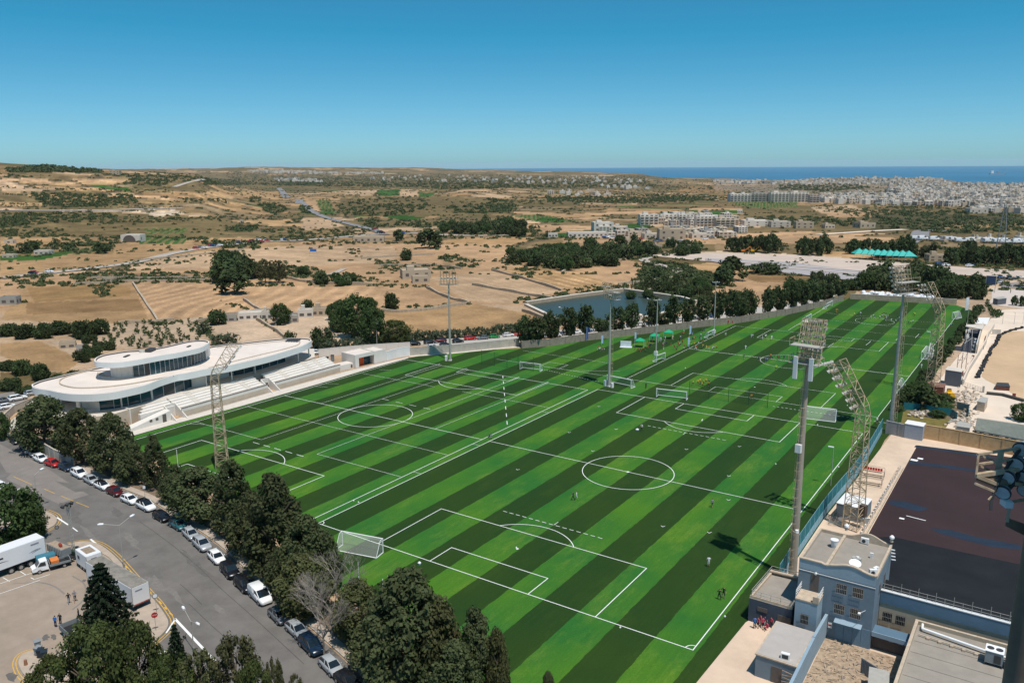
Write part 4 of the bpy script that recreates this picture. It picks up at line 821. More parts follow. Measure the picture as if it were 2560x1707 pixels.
CARDEF = {
 'hatch': dict(L=4.1, W=.87, st=[(-2.05, .70, .32, .72), (-1.98, .84, .24, .95), (-1.3, .87, .22, .98), (0, .88, .20, .95), (1.0, .87, .20, .93), (1.6, .84, .22, .84), (1.95, .76, .26, .72), (2.06, .62, .34, .58)], cab=[(-1.95, 1.0, .76), (-1.5, 1.44, .60), (.25, 1.46, .60), (1.12, .92, .74)]),
 'suv': dict(L=4.5, W=.93, st=[(-2.25, .78, .36, .85), (-2.18, .91, .28, 1.08), (-1.3, .93, .26, 1.1), (0, .94, .25, 1.08), (1.1, .92, .25, 1.05), (1.8, .90, .27, .97), (2.18, .80, .32, .82), (2.28, .66, .40, .66)], cab=[(-2.15, 1.1, .82), (-1.85, 1.62, .68), (.3, 1.66, .68), (1.2, 1.04, .80)]),
 'van': dict(L=4.7, W=.95, st=[(-2.35, .92, .36, 1.3), (-2.3, .95, .28, 1.3), (0, .96, .25, 1.3), (1.2, .95, .25, 1.15), (1.9, .92, .27, 1.02), (2.3, .80, .32, .86), (2.38, .68, .40, .66)], cab=[(-2.33, 1.25, .92), (-2.28, 1.88, .84), (.5, 1.90, .80), (1.55, 1.1, .84)]),
}
wheel_me = {}
def wheel_mesh(r=.33):
 if r in wheel_me: return wheel_me[r]
 a = MB().tube((0, -.11, 0), (0, .11, 0), r, r, 14, tyre).mesh('tyre'); b = MB().tube((0, -.125, 0), (0, .125, 0), r*.62, r*.6, 10, rimm).mesh('rim'); wheel_me[r] = (a, b); return wheel_me[r]
def add_wheel(e, x, y, r=.33):
 a, b = wheel_mesh(r); w = inst('wheel', a, e, (x, y, r)); inst('rim', b, w)
car_cache = {}
def car_meshes(kind, col, roof):
 k = (kind, col, roof)
 if k in car_cache: return car_cache[k]
 d = CARDEF[kind]; m = paint(col); out = []
 mb = MB(); loft(d['st'], m, mb); mb.bz(d['L']/2-.22, d['L']/2+.0, -.5, .5, .36, .5, plastic); out.append(('body', mb.mesh('body')))
 c = d['cab']; mb = MB()   # glass house
 zb, zt = c[0][1]-.06, c[1][1]; vs = []
 for (x, z, w) in [(c[0][0], zb, c[0][2]), (c[3][0], c[3][1]-.04, c[3][2]), (c[2][0], c[2][1]-.04, c[2][2]), (c[1][0], c[1][1]-.04, c[1][2])]: vs += [(x, w, z), (x, -w, z)]
 mb.add(vs, [(0, 6, 4, 2), (1, 3, 5, 7), (2, 4, 5, 3), (4, 6, 7, 5), (6, 0, 1, 7), (0, 2, 3, 1)], cglass)
 if kind == 'van':
  for s in (1, -1): mb.add([(-2.3, s*.955, 1.2), (.1, s*.955, 1.2), (.1, s*.85, 1.84), (-2.3, s*.87, 1.84)], [(0, 1, 2, 3) if s < 0 else (3, 2, 1, 0)], m)
 out.append(('window_glass', mb.mesh('window_glass')))
 mb = MB(); rm = paint(roof); x0, x1 = c[1][0]-.02, c[2][0]+.05; w = c[1][2]+.02; z = c[1][1]
 mb.add([(x0, w, z-.07), (x1, w, z-.05), (x1, -w, z-.05), (x0, -w, z-.07), (x0+.08, w-.12, z), (x1-.06, w-.12, z+.02), (x1-.06, -w+.12, z+.02), (x0+.08, -w+.12, z)], [(0, 1, 5, 4), (1, 2, 6, 5), (2, 3, 7, 6), (3, 0, 4, 7), (4, 5, 6, 7)], rm, True)
 for s in (1, -1):
  for (xa, za, wa), (xb, zb_, wb) in [((c[3][0], c[3][1]-.03, c[3][2]), (c[2][0], c[2][1]-.05, c[2][2])), ((c[0][0]+.02, zb, c[0][2]), (c[1][0], z-.06, c[1][2])), (((c[0][0]+c[3][0])/2+.1, zb, c[0][2]+.01), ((c[1][0]+c[2][0])/2+.1, z-.06, c[1][2]+.01))]: mb.beam((xa, s*wa, za), (xb, s*wb, zb_), .09, .06, m)
 out.append(('roof', mb.mesh('roof')))
 hl = MB().bz(-.10, .06, -.17, .17, -.07, .07, lamp_g).mesh('headlight'); tl = MB().bz(-.05, .05, -.14, .14, -.1, .1, red_l).mesh('tail_light'); mi_ = MB().bz(-.08, .06, -.1, .1, -.07, .07, m).mesh('wing_mirror')
 car_cache[k] = (out, hl, tl, mi_); return car_cache[k]
carn = [0]
def car(p, rz, kind='hatch', col='white', label='', group=None, roof=None, parts=True, nm='parked_car', cat='car'):
 carn[0] += 1; out, hl, tl, mi_ = car_meshes(kind, col, roof or col); d = CARDEF[kind]; e = empty(nm, (p[0], p[1], p[2] if len(p) > 2 and abs(p[2]) > .8 else .005), rz, label, cat, group)
 for n, me_ in out: inst(n, me_, e)
 if parts:
  for s in (1, -1):
   inst('headlight', hl, e, (d['L']/2-.14, s*.58, .66 if kind == 'hatch' else .78)); inst('tail_light', tl, e, (-d['L']/2+.03, s*.66, .82)); inst('wing_mirror', mi_, e, (d['cab'][3][0]-.25, s*(d['W']+.08), 1.0))
 for x in (-d['L']*.30, d['L']*.31):
  for y in (-d['W']+.06, d['W']-.06): add_wheel(e, x, y, .34 if kind == 'hatch' else .37)
 return e
PK = 'cars parked along the tree-lined kerb'
names = {'white': 'white', 'black': 'black', 'navy': 'dark navy', 'silver': 'silver', 'grey': 'grey', 'red': 'bright red', 'dred': 'dark red', 'teal': 'teal blue', 'blue': 'blue', 'green': 'bright green', 'sand': 'beige'}
ROW = [(36, 1010, 'hatch', 'black', 'black car at the far left end of the kerbside row'), (59, 1025, 'hatch', 'black', 'black car second from the far left end of the kerbside row'), (75, 1038, 'hatch', 'grey', 'dark grey car at the kerb, third from the left end'), (93, 1051, 'hatch', 'white', 'white saloon car just left of the bright red one'), (121, 1062, 'hatch', 'red', 'bright red car by the end of the concrete wall'), (152, 1071, 'hatch', 'navy', 'dark car just right of the bright red one'),
 (182, 1086, 'suv', 'white', 'white crossover right of the dark car by the bright red one'), (209, 1100, 'hatch', 'silver', 'silver blue car between two white ones, left part of the row'), (235, 1113, 'hatch', 'white', 'white hatchback with black roof left of the dark red car'), (264, 1127, 'hatch', 'dred', 'dark red car in the kerbside row'), (298, 1145, 'hatch', 'white', 'white hatchback right of the dark red car'), (335, 1160, 'suv', 'white', 'white crossover with black roof, right of the plain white hatchback'),
 (372, 1184, 'hatch', 'black', 'black car between the black-roofed white one and the teal one'), (410, 1203, 'hatch', 'teal', 'teal blue estate car under the shade of the trees'), (438, 1224, 'hatch', 'silver', 'dusty silver white car right of the teal one'), (464, 1248, 'suv', 'silver', 'silver crossover right of the dusty silver car'), (497, 1277, 'hatch', 'white', 'white hatchback just left of the large black off-roader'), (528, 1308, 'suv', 'black', 'large black off-roader with a windscreen shade'), (562, 1340, 'suv', 'black', 'black multi-seater directly behind the white van'), (598, 1366, 'van', 'white', 'white delivery van parked at the kerb'),
 (641, 1411, 'hatch', 'grey', 'grey hatchback in front of the white delivery van'), (682, 1443, 'hatch', 'silver', 'small silver hatchback between the grey and the dark navy cars'), (715, 1479, 'suv', 'navy', 'dark navy people carrier near the end of the row'), (761, 1526, 'hatch', 'silver', 'silver compact car, last but one of the kerbside row'), (799, 1560, 'hatch', 'black', 'black car cut by the bottom edge, last of the kerbside row')]
PR = [D(a[0], a[1], .7) for a in ROW]
for i, (x, y, kd, cl, lb) in enumerate(ROW):
 a = PR[max(0, i-1)]; b = PR[min(len(PR)-1, i+1)]; rz = math.atan2(b.y-a.y, b.x-a.x)+random.uniform(-.03, .03)
 car(PR[i], rz, kd, cl, lb, PK, 'black' if 'black roof' in lb or 'black-roofed' in lb and 'right of the plain' in lb else None)
for x, y, kd, cl, lb in [(50, 640, 'hatch', 'white', 'white hatchback on the side road at the left edge'), (120, 585, 'suv', 'white', 'white crossover on the side road behind the curved wall'), (222, 548, 'hatch', 'silver', 'silver car beside the clubhouse roof end'), (20, 600, 'hatch', 'grey', 'grey car cut by the left edge on the side road')]: car(Z4(x, y, .7), math.atan2(.35, .94)+PI*.0+1.1, kd, cl, lb, 'cars on the side road')
for i, (x, y, kd, cl, lb) in enumerate([(10, 200, 'hatch', 'white', 'white car at the left edge behind the round tree'), (120, 245, 'hatch', 'white', 'white car mostly hidden by the round tree, left of another'), (275, 325, 'hatch', 'white', 'white car half hidden by the round tree, nearest the island'), (465, 450, 'hatch', 'navy', 'dark car hidden behind the round tree by the lamp')]): car(Zj(x, y, .6), -.1, kd, cl, lb, 'cars beyond the round tree')
Zc = Z(740, 780, 7.35); Zg = Z(700, 780, 3.36); ZH = Z(1700, 380, 2.735)
far = [(Zc(290, 745, .7), 'suv', 'white', 'white car half hidden by the clubhouse roof tip'), (Zc(520, 730, .7), 'suv', 'white', 'white crossover in the car park, left of the small silver car'), (Zc(780, 702, .7), 'hatch', 'silver', 'small silver car between two white ones in the far car park'), (Zc(1030, 683, .7), 'hatch', 'white', 'white hatchback above the orange doorway'), (Zc(1370, 648, .7), 'suv', 'silver', 'silver car in front of the reddish shed'), (Zc(1650, 618, .7), 'hatch', 'blue', 'dark blue saloon in the far car park'), (Zc(1890, 597, .7), 'hatch', 'white', 'white car right of the dark blue saloon'), (Zc(2170, 572, .7), 'suv', 'black', 'black crossover right of the white car in the far car park'),
 (Zg(1255, 248, .7), 'hatch', 'black', 'black car by the white notice board in the far car park'), (Zg(1345, 238, .7), 'suv', 'dred', 'dark red car left of the mast in the far car park'), (Zg(1495, 240, .7), 'hatch', 'black', 'black low car right behind the mast'), (Zg(1598, 217, .7), 'suv', 'red', 'red crossover in the far car park'), (Zg(1702, 212, .7), 'hatch', 'grey', 'dark grey car between the red and the green ones'), (Zg(1800, 201, .7), 'hatch', 'green', 'bright green car in the far car park'), (Zg(1918, 188, .7), 'hatch', 'white', 'white hatchback right of the bright green car'), (Zg(2003, 180, .7), 'hatch', 'red', 'red car at the edge of the wall pines'), (Zg(1288, 288, .7), 'hatch', 'white', 'white car close behind the panel wall'), (Zg(1390, 272, .7), 'hatch', 'black', 'black car close behind the panel wall')]
for i, (p, kd, cl, lb) in enumerate(far): car(p, math.atan2(.78, .62) if i % 3 else math.atan2(.78, .62)+PI, kd, cl, lb, 'cars in the far car park')
for i in range(18):
 x = 1230+i*24+random.uniform(-5, 5)
 if x > 1660: break
 y = float(np.interp(x, wallx, wally))-19; b_ = D(x, y); car(b_, .95, 'hatch', ['white', 'silver', 'white', 'grey', 'white', 'blue'][i % 6], ['white', 'silver', 'white', 'grey', 'white', 'blue'][i % 6]+' car glimpsed between the pines behind the boundary wall', 'cars glimpsed behind the wall pines', parts=False)
lot2 = [(790, 985, 'white'), (868, 962, 'blue'), (945, 945, 'white'), (1000, 935, 'silver'), (1080, 920, 'white'), (1190, 925, 'white')]
for i, (x, y, cl) in enumerate(lot2): p = ZH(x, y, .7); car(p, 1.2, 'hatch', cl, names[cl]+' car'+' beyond the pines at the far corner of the turf, '+['leftmost', 'second from the left', 'third from the left', 'fourth from the left', 'fifth from the left', 'rightmost'][i], 'cars beyond the far corner pines', parts=False)
lot3 = [(1915, 868, 'white', 'leftmost'), (2003, 866, 'white', 'second from the left'), (2128, 862, 'white', 'third from the left, upper row'), (2145, 890, 'silver', 'lower row, left'), (2200, 856, 'blue', 'upper row, beside a white one'), (2208, 888, 'white', 'lower row, in front of the blue one'), (2262, 860, 'navy', 'upper row, dark one'), (2325, 856, 'white', 'upper row, at the right edge'), (2346, 925, 'black', 'lowest, at the right edge')]
for i, (x, y, cl, w) in enumerate(lot3): car(ZH(x, y, .7), .3, 'hatch', cl, names[cl]+' car in the far right paved lot, '+w, 'cars in the paved lot at the far right', parts=False)
wtrail = mat('trailer_white', (.74, .74, .75), .4, var=.03); dirty = mat('dirty_roof_felt', (.23, .21, .18), .95, scale=.8, var=.35, detail=10); orange = mat('orange_tarp', (.65, .20, .05), .8); tealt = mat('teal_tarp', (.04, .16, .22), .8); greyp = mat('grey_paint', (.22, .24, .25), .7, var=.15); redm = mat('red_gas_bottle', (.35, .05, .03), .4); yelm = mat('yellow_machine_paint', (.75, .42, .02), .5); woodm = mat('weathered_wood', (.34, .26, .19), .9, var=.25)
def trailer(a, b, w, z0, z1, label, roofm=wtrail, wx=(), stripes=True):
 a = Vector((a[0], a[1])); b = Vector((b[0], b[1])); d = b-a; L_0 = d.length; rz = math.atan2(d.y, d.x)
 e = empty('trailer', (a.x, a.y, 0), rz, label, 'trailer')
 mb = MB(); mb.bz(0, L_0, 0, w, z0, z1, wtrail); mb.bz(-.02, L_0+.02, -.02, w+.02, z0-.08, z0-.004, plastic); mb.build('body', None, e)
 MB().bz(.06, L_0-.06, .06, w-.06, z1+.002, z1+.05, roofm).build('roof', None, e)
 mb = MB()
 for (x, y) in ((0, 0), (L_0, 0), (0, w), (L_0, w)): mb.bz(x-.04, x+.04, y-.04, y+.04, z0-.05, z1+.03, rimm)
 mb.build('corner_trim', None, e)
 for x in wx: add_wheel(e, x, .18, .48); add_wheel(e, x, w-.18, .48)
 return e, L_0
d_ = Vector((Zj(650, 1140, 1.2).x, Zj(650, 1140, 1.2).y)); u_ = Vector((.03, 1)).normalized()
e, L_0 = trailer(d_-u_*13.4, d_, 2.6, 1.25, 4.0, 'long white articulated trailer with black swooshes at the left edge', wx=(8.2, 9.6, 11.0))
e.rotation_euler[2] = math.atan2(u_.y, u_.x)
e.location = (d_.x-u_.x*13.4, d_.y-u_.y*13.4, 0)
decal = mat('dark_decal', (.03, .03, .035), .5); greyd = mat('grey_decal', (.25, .26, .30), .5)
def swoosh(e, pts, w, y=-.012, m=decal):
 mb = MB(); n = len(pts); vs = []
 for i, (x, z) in enumerate(pts): h = w*math.sin(PI*(i+.25)/(n-.5)); vs += [(x, y, z-h), (x, y, z+h)]
 mb.add(vs, [(2*i, 2*i+2, 2*i+3, 2*i+1) for i in range(n-1)], m); return mb.build('swoosh_mark', None, e)
swoosh(e, [(4.6, 2.2), (5.4, 2.35), (6.3, 2.42), (7.2, 2.38), (8.0, 2.3)], .06); swoosh(e, [(4.6, 2.05), (5.6, 2.25), (6.8, 2.3)], .05); swoosh(e, [(10.9, 2.25), (11.5, 2.4), (12.2, 2.5), (12.8, 2.45)], .05); swoosh(e, [(11.3, 2.1), (12, 2.3), (12.6, 2.35)], .04)
MB().bz(6.0, 6.6, -.02, -.004, 2.85, 3.1, decal).build('window', None, e); MB().bz(6.7, 7.3, -.02, -.004, 2.85, 3.1, decal).build('window', None, e); MB().bz(11.3, 12.5, -.02, -.004, 3.35, 3.6, greyd).build('logo_plate', None, e)
a = Z5(680, 645, .9); a = (-12.7, -33.5); e2, L2 = trailer((-12.9, -33.6), (.3, -34.4), 2.5, .9, 3.6, 'long white trailer with weathered brown roof beside the spruce', dirty, wx=(8.6, 9.8))
swoosh(e2, [(2.2, 1.9), (2.7, 2.05), (3.4, 2.0)], .05); MB().bz(3.2, 3.9, -.02, -.004, 2.3, 2.9, decal).build('window', None, e2)
MB().bz(L2+.004, L2+.02, .5, 1.5, 2.9, 3.1, greyd).build('logo_plate', None, e2); MB().bz(L2+.004, L2+.03, .1, 2.4, .95, 1.08, redm).build('tail_strip', None, e2)
pts = [Zj(*q, 2.9) for q in [(1135, 1060), (1225, 1185), (1440, 1120), (1310, 1005)]]
e3, L3 = trailer((-19.6, -31.6), (-15.6, -32.1), 2.3, .7, 2.9, 'short white box caravan with a slatted roof vent', wtrail, wx=(1.4, 2.4))
mb = MB()
for k in range(9): mb.bz(.8+k*.27, .94+k*.27, .45, 1.85, 2.96, 3.02, woodm)
mb.build('roof_vent', None, e3); MB().bz(L3+.004, L3+.03, .7, 1.5, 1.9, 2.4, decal).build('window', None, e3); MB().bz(.7, 1.4, -.03, -.004, 1.7, 2.2, cglass).build('window', None, e3)
def pickup(p, rz, label, bedm, L_=5.3, load=None, bed_h=.35):
 e = empty('pickup_truck', (p[0], p[1], 0), rz, label, 'truck'); m = paint('white'); mb = MB()
 mb.add([(2.6, -.8, .45), (2.6, .8, .45), (2.6, -.8, .95), (2.6, .8, .95), (2.0, -.84, 1.15), (2.0, .84, 1.15), (1.45, -.74, 1.85), (1.45, .74, 1.85), (.5, -.76, 1.9), (.5, .76, 1.9), (.35, -.84, .45), (.35, .84, .45)], [(0, 1, 3, 2), (2, 3, 5, 4), (4, 5, 7, 6), (6, 7, 9, 8), (8, 9, 11, 10), (0, 2, 4, 6, 8, 10), (1, 11, 9, 7, 5, 3), (0, 10, 11, 1)], m); mb.build('cab', None, e)
 MB().add([(2.0, -.72, 1.2), (2.0, .72, 1.2), (1.52, .66, 1.79), (1.52, -.66, 1.79)], [(0, 1, 2, 3)], cglass).build('windscreen', None, e).location = (.03, 0, .02)
 for s in (1, -1): MB().add([(1.85, s*.845, 1.2), (1.42, s*.765, 1.74), (.75, s*.775, 1.76), (.7, s*.845, 1.2)], [(0, 1, 2, 3) if s > 0 else (3, 2, 1, 0)], cglass).build('door_window', None, e).location = (0, s*.02, 0); MB().bz(2.58, 2.64, s*.6-.16, s*.6+.16, .7, .88, lamp_g).build('headlight', None, e)
 mb = MB(); mb.bz(-2.7, .25, -.95, .95, .62, .76, plastic); mb.build('chassis', None, e)
 mb = MB(); mb.bz(-2.7, .25, -1, -.94, .77, .77+bed_h, bedm); mb.bz(-2.7, .25, .94, 1, .77, .77+bed_h, bedm); mb.bz(-2.7, -2.62, -.938, .938, .77, .77+bed_h, bedm); mb.bz(.18, .25, -.938, .938, .77, 1.35, bedm); mb.build('cargo_bed', None, e)
 for x in (-1.75, 1.65):
  for y in (-.74, .74): add_wheel(e, x, y, .33)
 return e
a = Zj(600, 1330, .5); b = Zj(960, 1260, .5)
e = pickup((-22.3, -34.2, 0), math.atan2(-.93, -.30), 'small white pickup truck loaded beside the long articulated trailer', greyp)
MB().bz(-1.1, 0, -.8, .8, 1.0, 1.5, orange).build('orange_load', None, None, 'orange sheet folded on the bed of the small white pickup', 'tarpaulin', loc=(0, 0, 0)).matrix_world = e.matrix_basis @ Matrix.Identity(4)
tb = MB(); tb.tube((-1.3, 0, 0), (1.3, 0, 0), .8, .8, 12, tealt); tb.build('covered_roll', None, None, 'teal covered roll standing between the pickup and the white trailer', 'tarpaulin', loc=Zj(635, 1200, .9), rz=1.3)
p = Z5(600, 1200, .5); e = pickup((.6, -42.3, 0), -.12, 'white cab flatbed truck with long grey dropside bed, behind the green trees', greyp, bed_h=.55); e.scale = (1.2, 1.15, 1.15)
e = empty('tipper_trailer', (-25, -31.5, 0), 0.02, 'grey steel-sided trailer full of sand with a red gas bottle on top', 'trailer')
mb = MB(); mb.bz(-2.1, 2.3, -.75, .75, .95, 2.1, greyp); mb.bz(-2.0, 2.2, -.65, .65, 2.08, 2.14, woodm); mb.build('box_body', None, e)
mb = MB()
for k in range(9): mb.bz(-2.0+k*.5, -1.92+k*.5, -.80, -.75, .95, 2.1, galv)
mb.build('side_ribs', None, e); MB().bz(-2.3, 3.6, -.5, .5, .7, .9, plastic).build('chassis', None, e)
for x in (-.6, .6):
 for y in (-.85, .85): add_wheel(e, x, y, .38)
MB().tube((0, 0, 0), (.9, -.25, .12), .24, .2, 10, redm).build('gas_bottle', None, None, 'red gas bottle lying on the sand in the grey trailer', 'gas bottle', loc=(-24.6, -31.4, 2.36))
g0 = Zj(1080, 1170, .3); e = empty('light_tower', (g0.x, g0.y, 0), .2, 'mobile lighting tower with yellow and green engine box', 'lighting tower')
MB().bz(-1.0, .35, -.6, .6, .4, 1.3, mat('dark_green_paint', (.03, .05, .04), .6)).build('engine_box', None, e); MB().bz(.36, 1.1, -.5, .5, .4, 1.5, yelm).build('yellow_hood', None, e)
for y in (-.65, .65): add_wheel(e, .2, y, .3)
hm = above(g0, 1180/KD+750/5.6/KD)
mb = MB()
for k in range(14):
 z = 1.2+k*.55; mb.beam((-.5, -.15, z), (-.5, .15, z+.5), .03, m=galv); mb.beam((-.8, -.15, z), (-.5, -.15, z+.5), .03, m=galv)
for (x, y) in ((-.5, -.15), (-.5, .15), (-.8, -.15), (-.8, .15)): mb.beam((x, y, 1.0), (x, y, 8.9), .06, m=galv)
mb.build('mast', None, e)
for (x, y, z) in ((-.9, -.6, 8.9), (-.9, .5, 8.9), (-.4, -.2, 9.2), (-.5, .7, 9.1)): MB().tube((x, y, z), (x+.1, y-.3, z-.2), .25, .32, 10, dark).build('floodlight', None, e)
binm = mat('dark_bin', (.02, .03, .04), .5);
for i, (x, y, m, lb) in enumerate([(300, 1355, greyp, 'grey wheelie bin on the kerbed island, left of two dark bins'), (318, 1372, binm, 'dark wheelie bin in the middle of the island group'), (348, 1385, binm, 'dark wheelie bin with open lid, rightmost on the island'), (295, 1305, greyp, 'grey box bin behind the wheelie bins')]):
 e = empty('wheelie_bin', Z5(x, y), .4+i*.3, lb, 'bin', 'bins on the kerbed island'); mb = MB(); mb.add([(-.28, -.3, .08), (.28, -.3, .08), (.28, .3, .08), (-.28, .3, .08), (-.36, -.38, 1.05), (.36, -.38, 1.05), (.36, .38, 1.05), (-.36, .38, 1.05)], [(0, 1, 5, 4), (1, 2, 6, 5), (2, 3, 7, 6), (3, 0, 4, 7), (3, 2, 1, 0), (4, 5, 6, 7)], m); mb.build('bin_body', None, e)
 MB().box((0, 0, 1.1), (.8, .84, .07), m=m, rx=.06).build('lid', None, e); e.location.z = .13
MB().tube((0, 0, 0), (0, 0, .7), .22, .16, 10, mat('terracotta', (.3, .14, .08), .9)).build('litter_bin', None, None, 'small brown litter post at the corner of the kerbed island', 'bin', loc=Z5(200, 1425, .13))
def lamp_post(p, h, arms, label, r=.09, group='street lamps'):
 e = empty('street_lamp', (p[0], p[1], p[2] if len(p) > 2 else 0), 0, label, 'street lamp', group); MB().tube((0, 0, 0), (0, 0, h), r, r*.55, 8, galv).build('pole', None, e); MB().tube((0, 0, 0), (0, 0, 1), r*1.6, r*1.5, 8, greyp).build('base_sleeve', None, e)
 for (ax, ay) in arms:
  d = Vector((ax, ay, 0)); MB().tube((0, 0, h-.1), (ax, ay, h+.55), .04, .035, 6, galv).build('arm', None, e)
  u = d.normalized(); mb = MB(); mb.tube((ax, ay, h+.55), (ax+u.x*.55, ay+u.y*.55, h+.62), .17, .2, 8, steelw); mb.tube((ax+u.x*.55, ay+u.y*.55, h+.62), (ax+u.x*.8, ay+u.y*.8, h+.64), .2, .08, 8, steelw); mb.build('lamp_head', None, e)
 return e
def arm_to(base, h, f, q): t = f(*q, h+.5); return (t.x-base.x, t.y-base.y)
for (q, top, heads, lb, f, zz) in [((960, 690), (910, 345), [(800, 348), (1005, 292)], 'double-headed street lamp on the pavement by the long trailer', Z5, .13), ((1502, 1345), (1482, 1088), [(1425, 1000), (1520, 1105)], 'double-headed street lamp beside the small layered spruce', Z5, 0), ((300, 232), (250, -40), [(310, -72)], 'single-arm street lamp on the round-tree island', Z5, .13)]:
 b = f(*q, zz); h = above(b, (1200+top[1]/3.092)/KD); lamp_post((b.x, b.y, b.z), h, [arm_to(b, h, f, k) for k in heads], lb)
def sign(p, h, m1, m2, label, txt=None, r=.34, n=16, face=None, rect_=None):
 e = empty('traffic_sign', (p[0], p[1], p[2]), math.atan2(C[1]-p[1], C[0]-p[0])+(face or 0), label, 'traffic sign'); MB().tube((0, 0, 0), (0, 0, h+.3), .035, .035, 6, galv).build('post', None, e)
 mb = MB()
 if rect_: mb.bz(.04, .08, -rect_[0], rect_[0], h-rect_[1], h+rect_[1], m1)
 else: mb.tube((.04, 0, h), (.07, 0, h), r, r, n, m1)
 mb.build('sign_plate', None, e)
 if m2: MB().tube((.071, 0, h), (.085, 0, h), r*.72, r*.72, n, m2).build('sign_face', None, e)
 if txt: t_ = text(txt, (.09, 0, h), PI/2, .26, line, 'sign_lettering', rx=PI/2, parent=e)
 return e
redp = mat('sign_red', (.45, .02, .02), .4)
sign(Z5(1207, 1160, .13), 2.3, redp, None, 'red octagonal stop sign on the pavement corner', 'STOP', .42, 8)
sign(Z5(1212, 1018, .13), 2.5, greyp, steelw, 'round grey-rimmed sign on the pavement above the stop sign', r=.4)
sign(Z5(452, 462), 2.3, decal, greyp, 'round dark sign seen from behind near the lighting tower')
sign(Z5(1122, 140, .1), 2.2, steelw, None, 'small square white parking sign under the street trees', rect_=(.22, .28))
# ---------------- clubhouse with curved roofs and its terraces ----------------
ZA = Z(60, 820, 5.88); ZB = Z(440, 820, 5.88)
stucco = mat('white_stucco', (.70, .655, .60), .8, scale=.35, var=.06, coord='World', detail=8)
roofw = mat('pale_roof_coating', (.70, .61, .54), .85, scale=.12, var=.10, coord='World', detail=10)
fascia = mat('white_fascia', (.76, .75, .73), .6, scale=.3, var=.04, coord='World')
joint = mat('dark_joint', (.12, .10, .09), .9); beige = mat('beige_render', (.50, .42, .33), .9, scale=.5, var=.1, coord='World')
mull = mat('pale_mullion', (.55, .56, .55), .5)
LF, ZR, ZU = 3.8, 8.8, 13.3
outl = [(112, 830), (130, 868), (220, 895), (350, 912), (480, 940), (640, 965), (850, 975), (1050, 970), (1300, 945), (1500, 905), (1700, 860), (1850, 815), (2000, 755), (2150, 705)]
outb = [(0, 685), (150, 662), (450, 600), (750, 555), (1000, 500), (1300, 430), (1500, 375), (1700, 315), (1850, 265), (1950, 215), (1990, 182), (1975, 160), (1900, 148), (1750, 143), (1500, 160), (1200, 190), (900, 225), (560, 262)]
back = [(1110, 575), (900, 615), (700, 660), (500, 710), (350, 745), (220, 780), (140, 815)]
low = [ZA(*q, ZR) for q in outl[:-1]]+[ZB(*q, ZR) for q in outb]+[ZA(*q, ZR) for q in back]
low = smooth_closed([(p.x, p.y) for p in low], 160)
upf = [(1040, 490), (1150, 506), (1300, 510), (1450, 500), (1700, 462), (2000, 405), (2230, 368)]; upb = [(200, 325), (350, 290), (450, 243), (490, 205), (470, 187), (400, 176), (250, 182), (100, 207)]; upk = [(2100, 262), (1900, 300), (1700, 322), (1500, 335), (1300, 365), (1150, 395), (1050, 440)]
up = [ZA(*q, ZU) for q in upf]+[ZB(*q, ZU) for q in upb]+[ZA(*q, ZU) for q in upk]
up = smooth_closed([(p.x, p.y) for p in up], 120)
def area(P): return sum(P[i][0]*P[(i+1) % len(P)][1]-P[(i+1) % len(P)][0]*P[i][1] for i in range(len(P)))/2
if area(low) < 0: low = low[::-1]
if area(up) < 0: up = up[::-1]
def offset(P, d):
 n = len(P); out = []
 for i in range(n):
  a = np.array(P[i-1]); b = np.array(P[(i+1) % n]); t = b-a; t /= (np.linalg.norm(t)+1e-9); out.append((P[i][0]-t[1]*d, P[i][1]+t[0]*d))
 return out
ch = empty('clubhouse', (-90, 40, 0), 0, 'white clubhouse with two curved roofs, one on top of the other, above the terraces', 'clubhouse')
def part(mb, name, m=None, parent=ch, **k):
 o = mb.build(name, m, parent, **k); o.matrix_parent_inverse = parent.matrix_world.inverted() if parent is not ch else Matrix.Translation(-ch.location); return o
bpy.context.view_layer.update()
def roof(P, zt, fh, pname, drop=.35):
 I = offset(P, .35)
 mb = MB(); mb.wall(offset(P, .17), .34, zt-fh, zt, fascia, True, stucco); o = part(mb, 'curved_fascia')
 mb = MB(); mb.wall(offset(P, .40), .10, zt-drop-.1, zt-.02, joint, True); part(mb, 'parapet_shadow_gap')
 mb = MB(); mb.prism(I, zt-fh+.15, zt-drop, stucco, roofw); part(mb, pname)
roof(low, ZR, 1.75, 'lower_roof'); roof(up, ZU, 1.35, 'upper_roof')
cur = [ZA(*q, ZR-.3) for q in [(1000, 620), (760, 680), (600, 730), (530, 775), (530, 820), (590, 850), (720, 878), (900, 885), (1200, 870), (1600, 820), (2000, 745), (2200, 710)]]
mb = MB(); mb.wall(spline(cur, 6), .28, ZR-.36, ZR-.05, beige); part(mb, 'roof_kerb')
cur = [ZB(*q, ZR-.3) for q in [(480, 590), (800, 505), (1200, 405), (1500, 335), (1750, 265), (1820, 225), (1800, 200), (1650, 190), (1300, 220), (900, 262), (600, 290)]]
mb = MB(); mb.wall(spline(cur, 6), .22, ZR-.36, ZR-.12, beige); part(mb, 'roof_kerb')
zb = ZR-.35
ui = offset(up, 3.6)
mb = MB(); mb.wall(ui, .3, zb, ZU-1.2, stucco, True); part(mb, 'upper_wall')
g0 = [ZA(1610, 712, zb), ZA(1850, 690, zb), ZA(2100, 640, zb), ZA(2290, 590, zb), ZB(200, 560, zb), ZB(320, 515, zb), ZB(438, 468, zb)]
gp = spline(g0, 3)
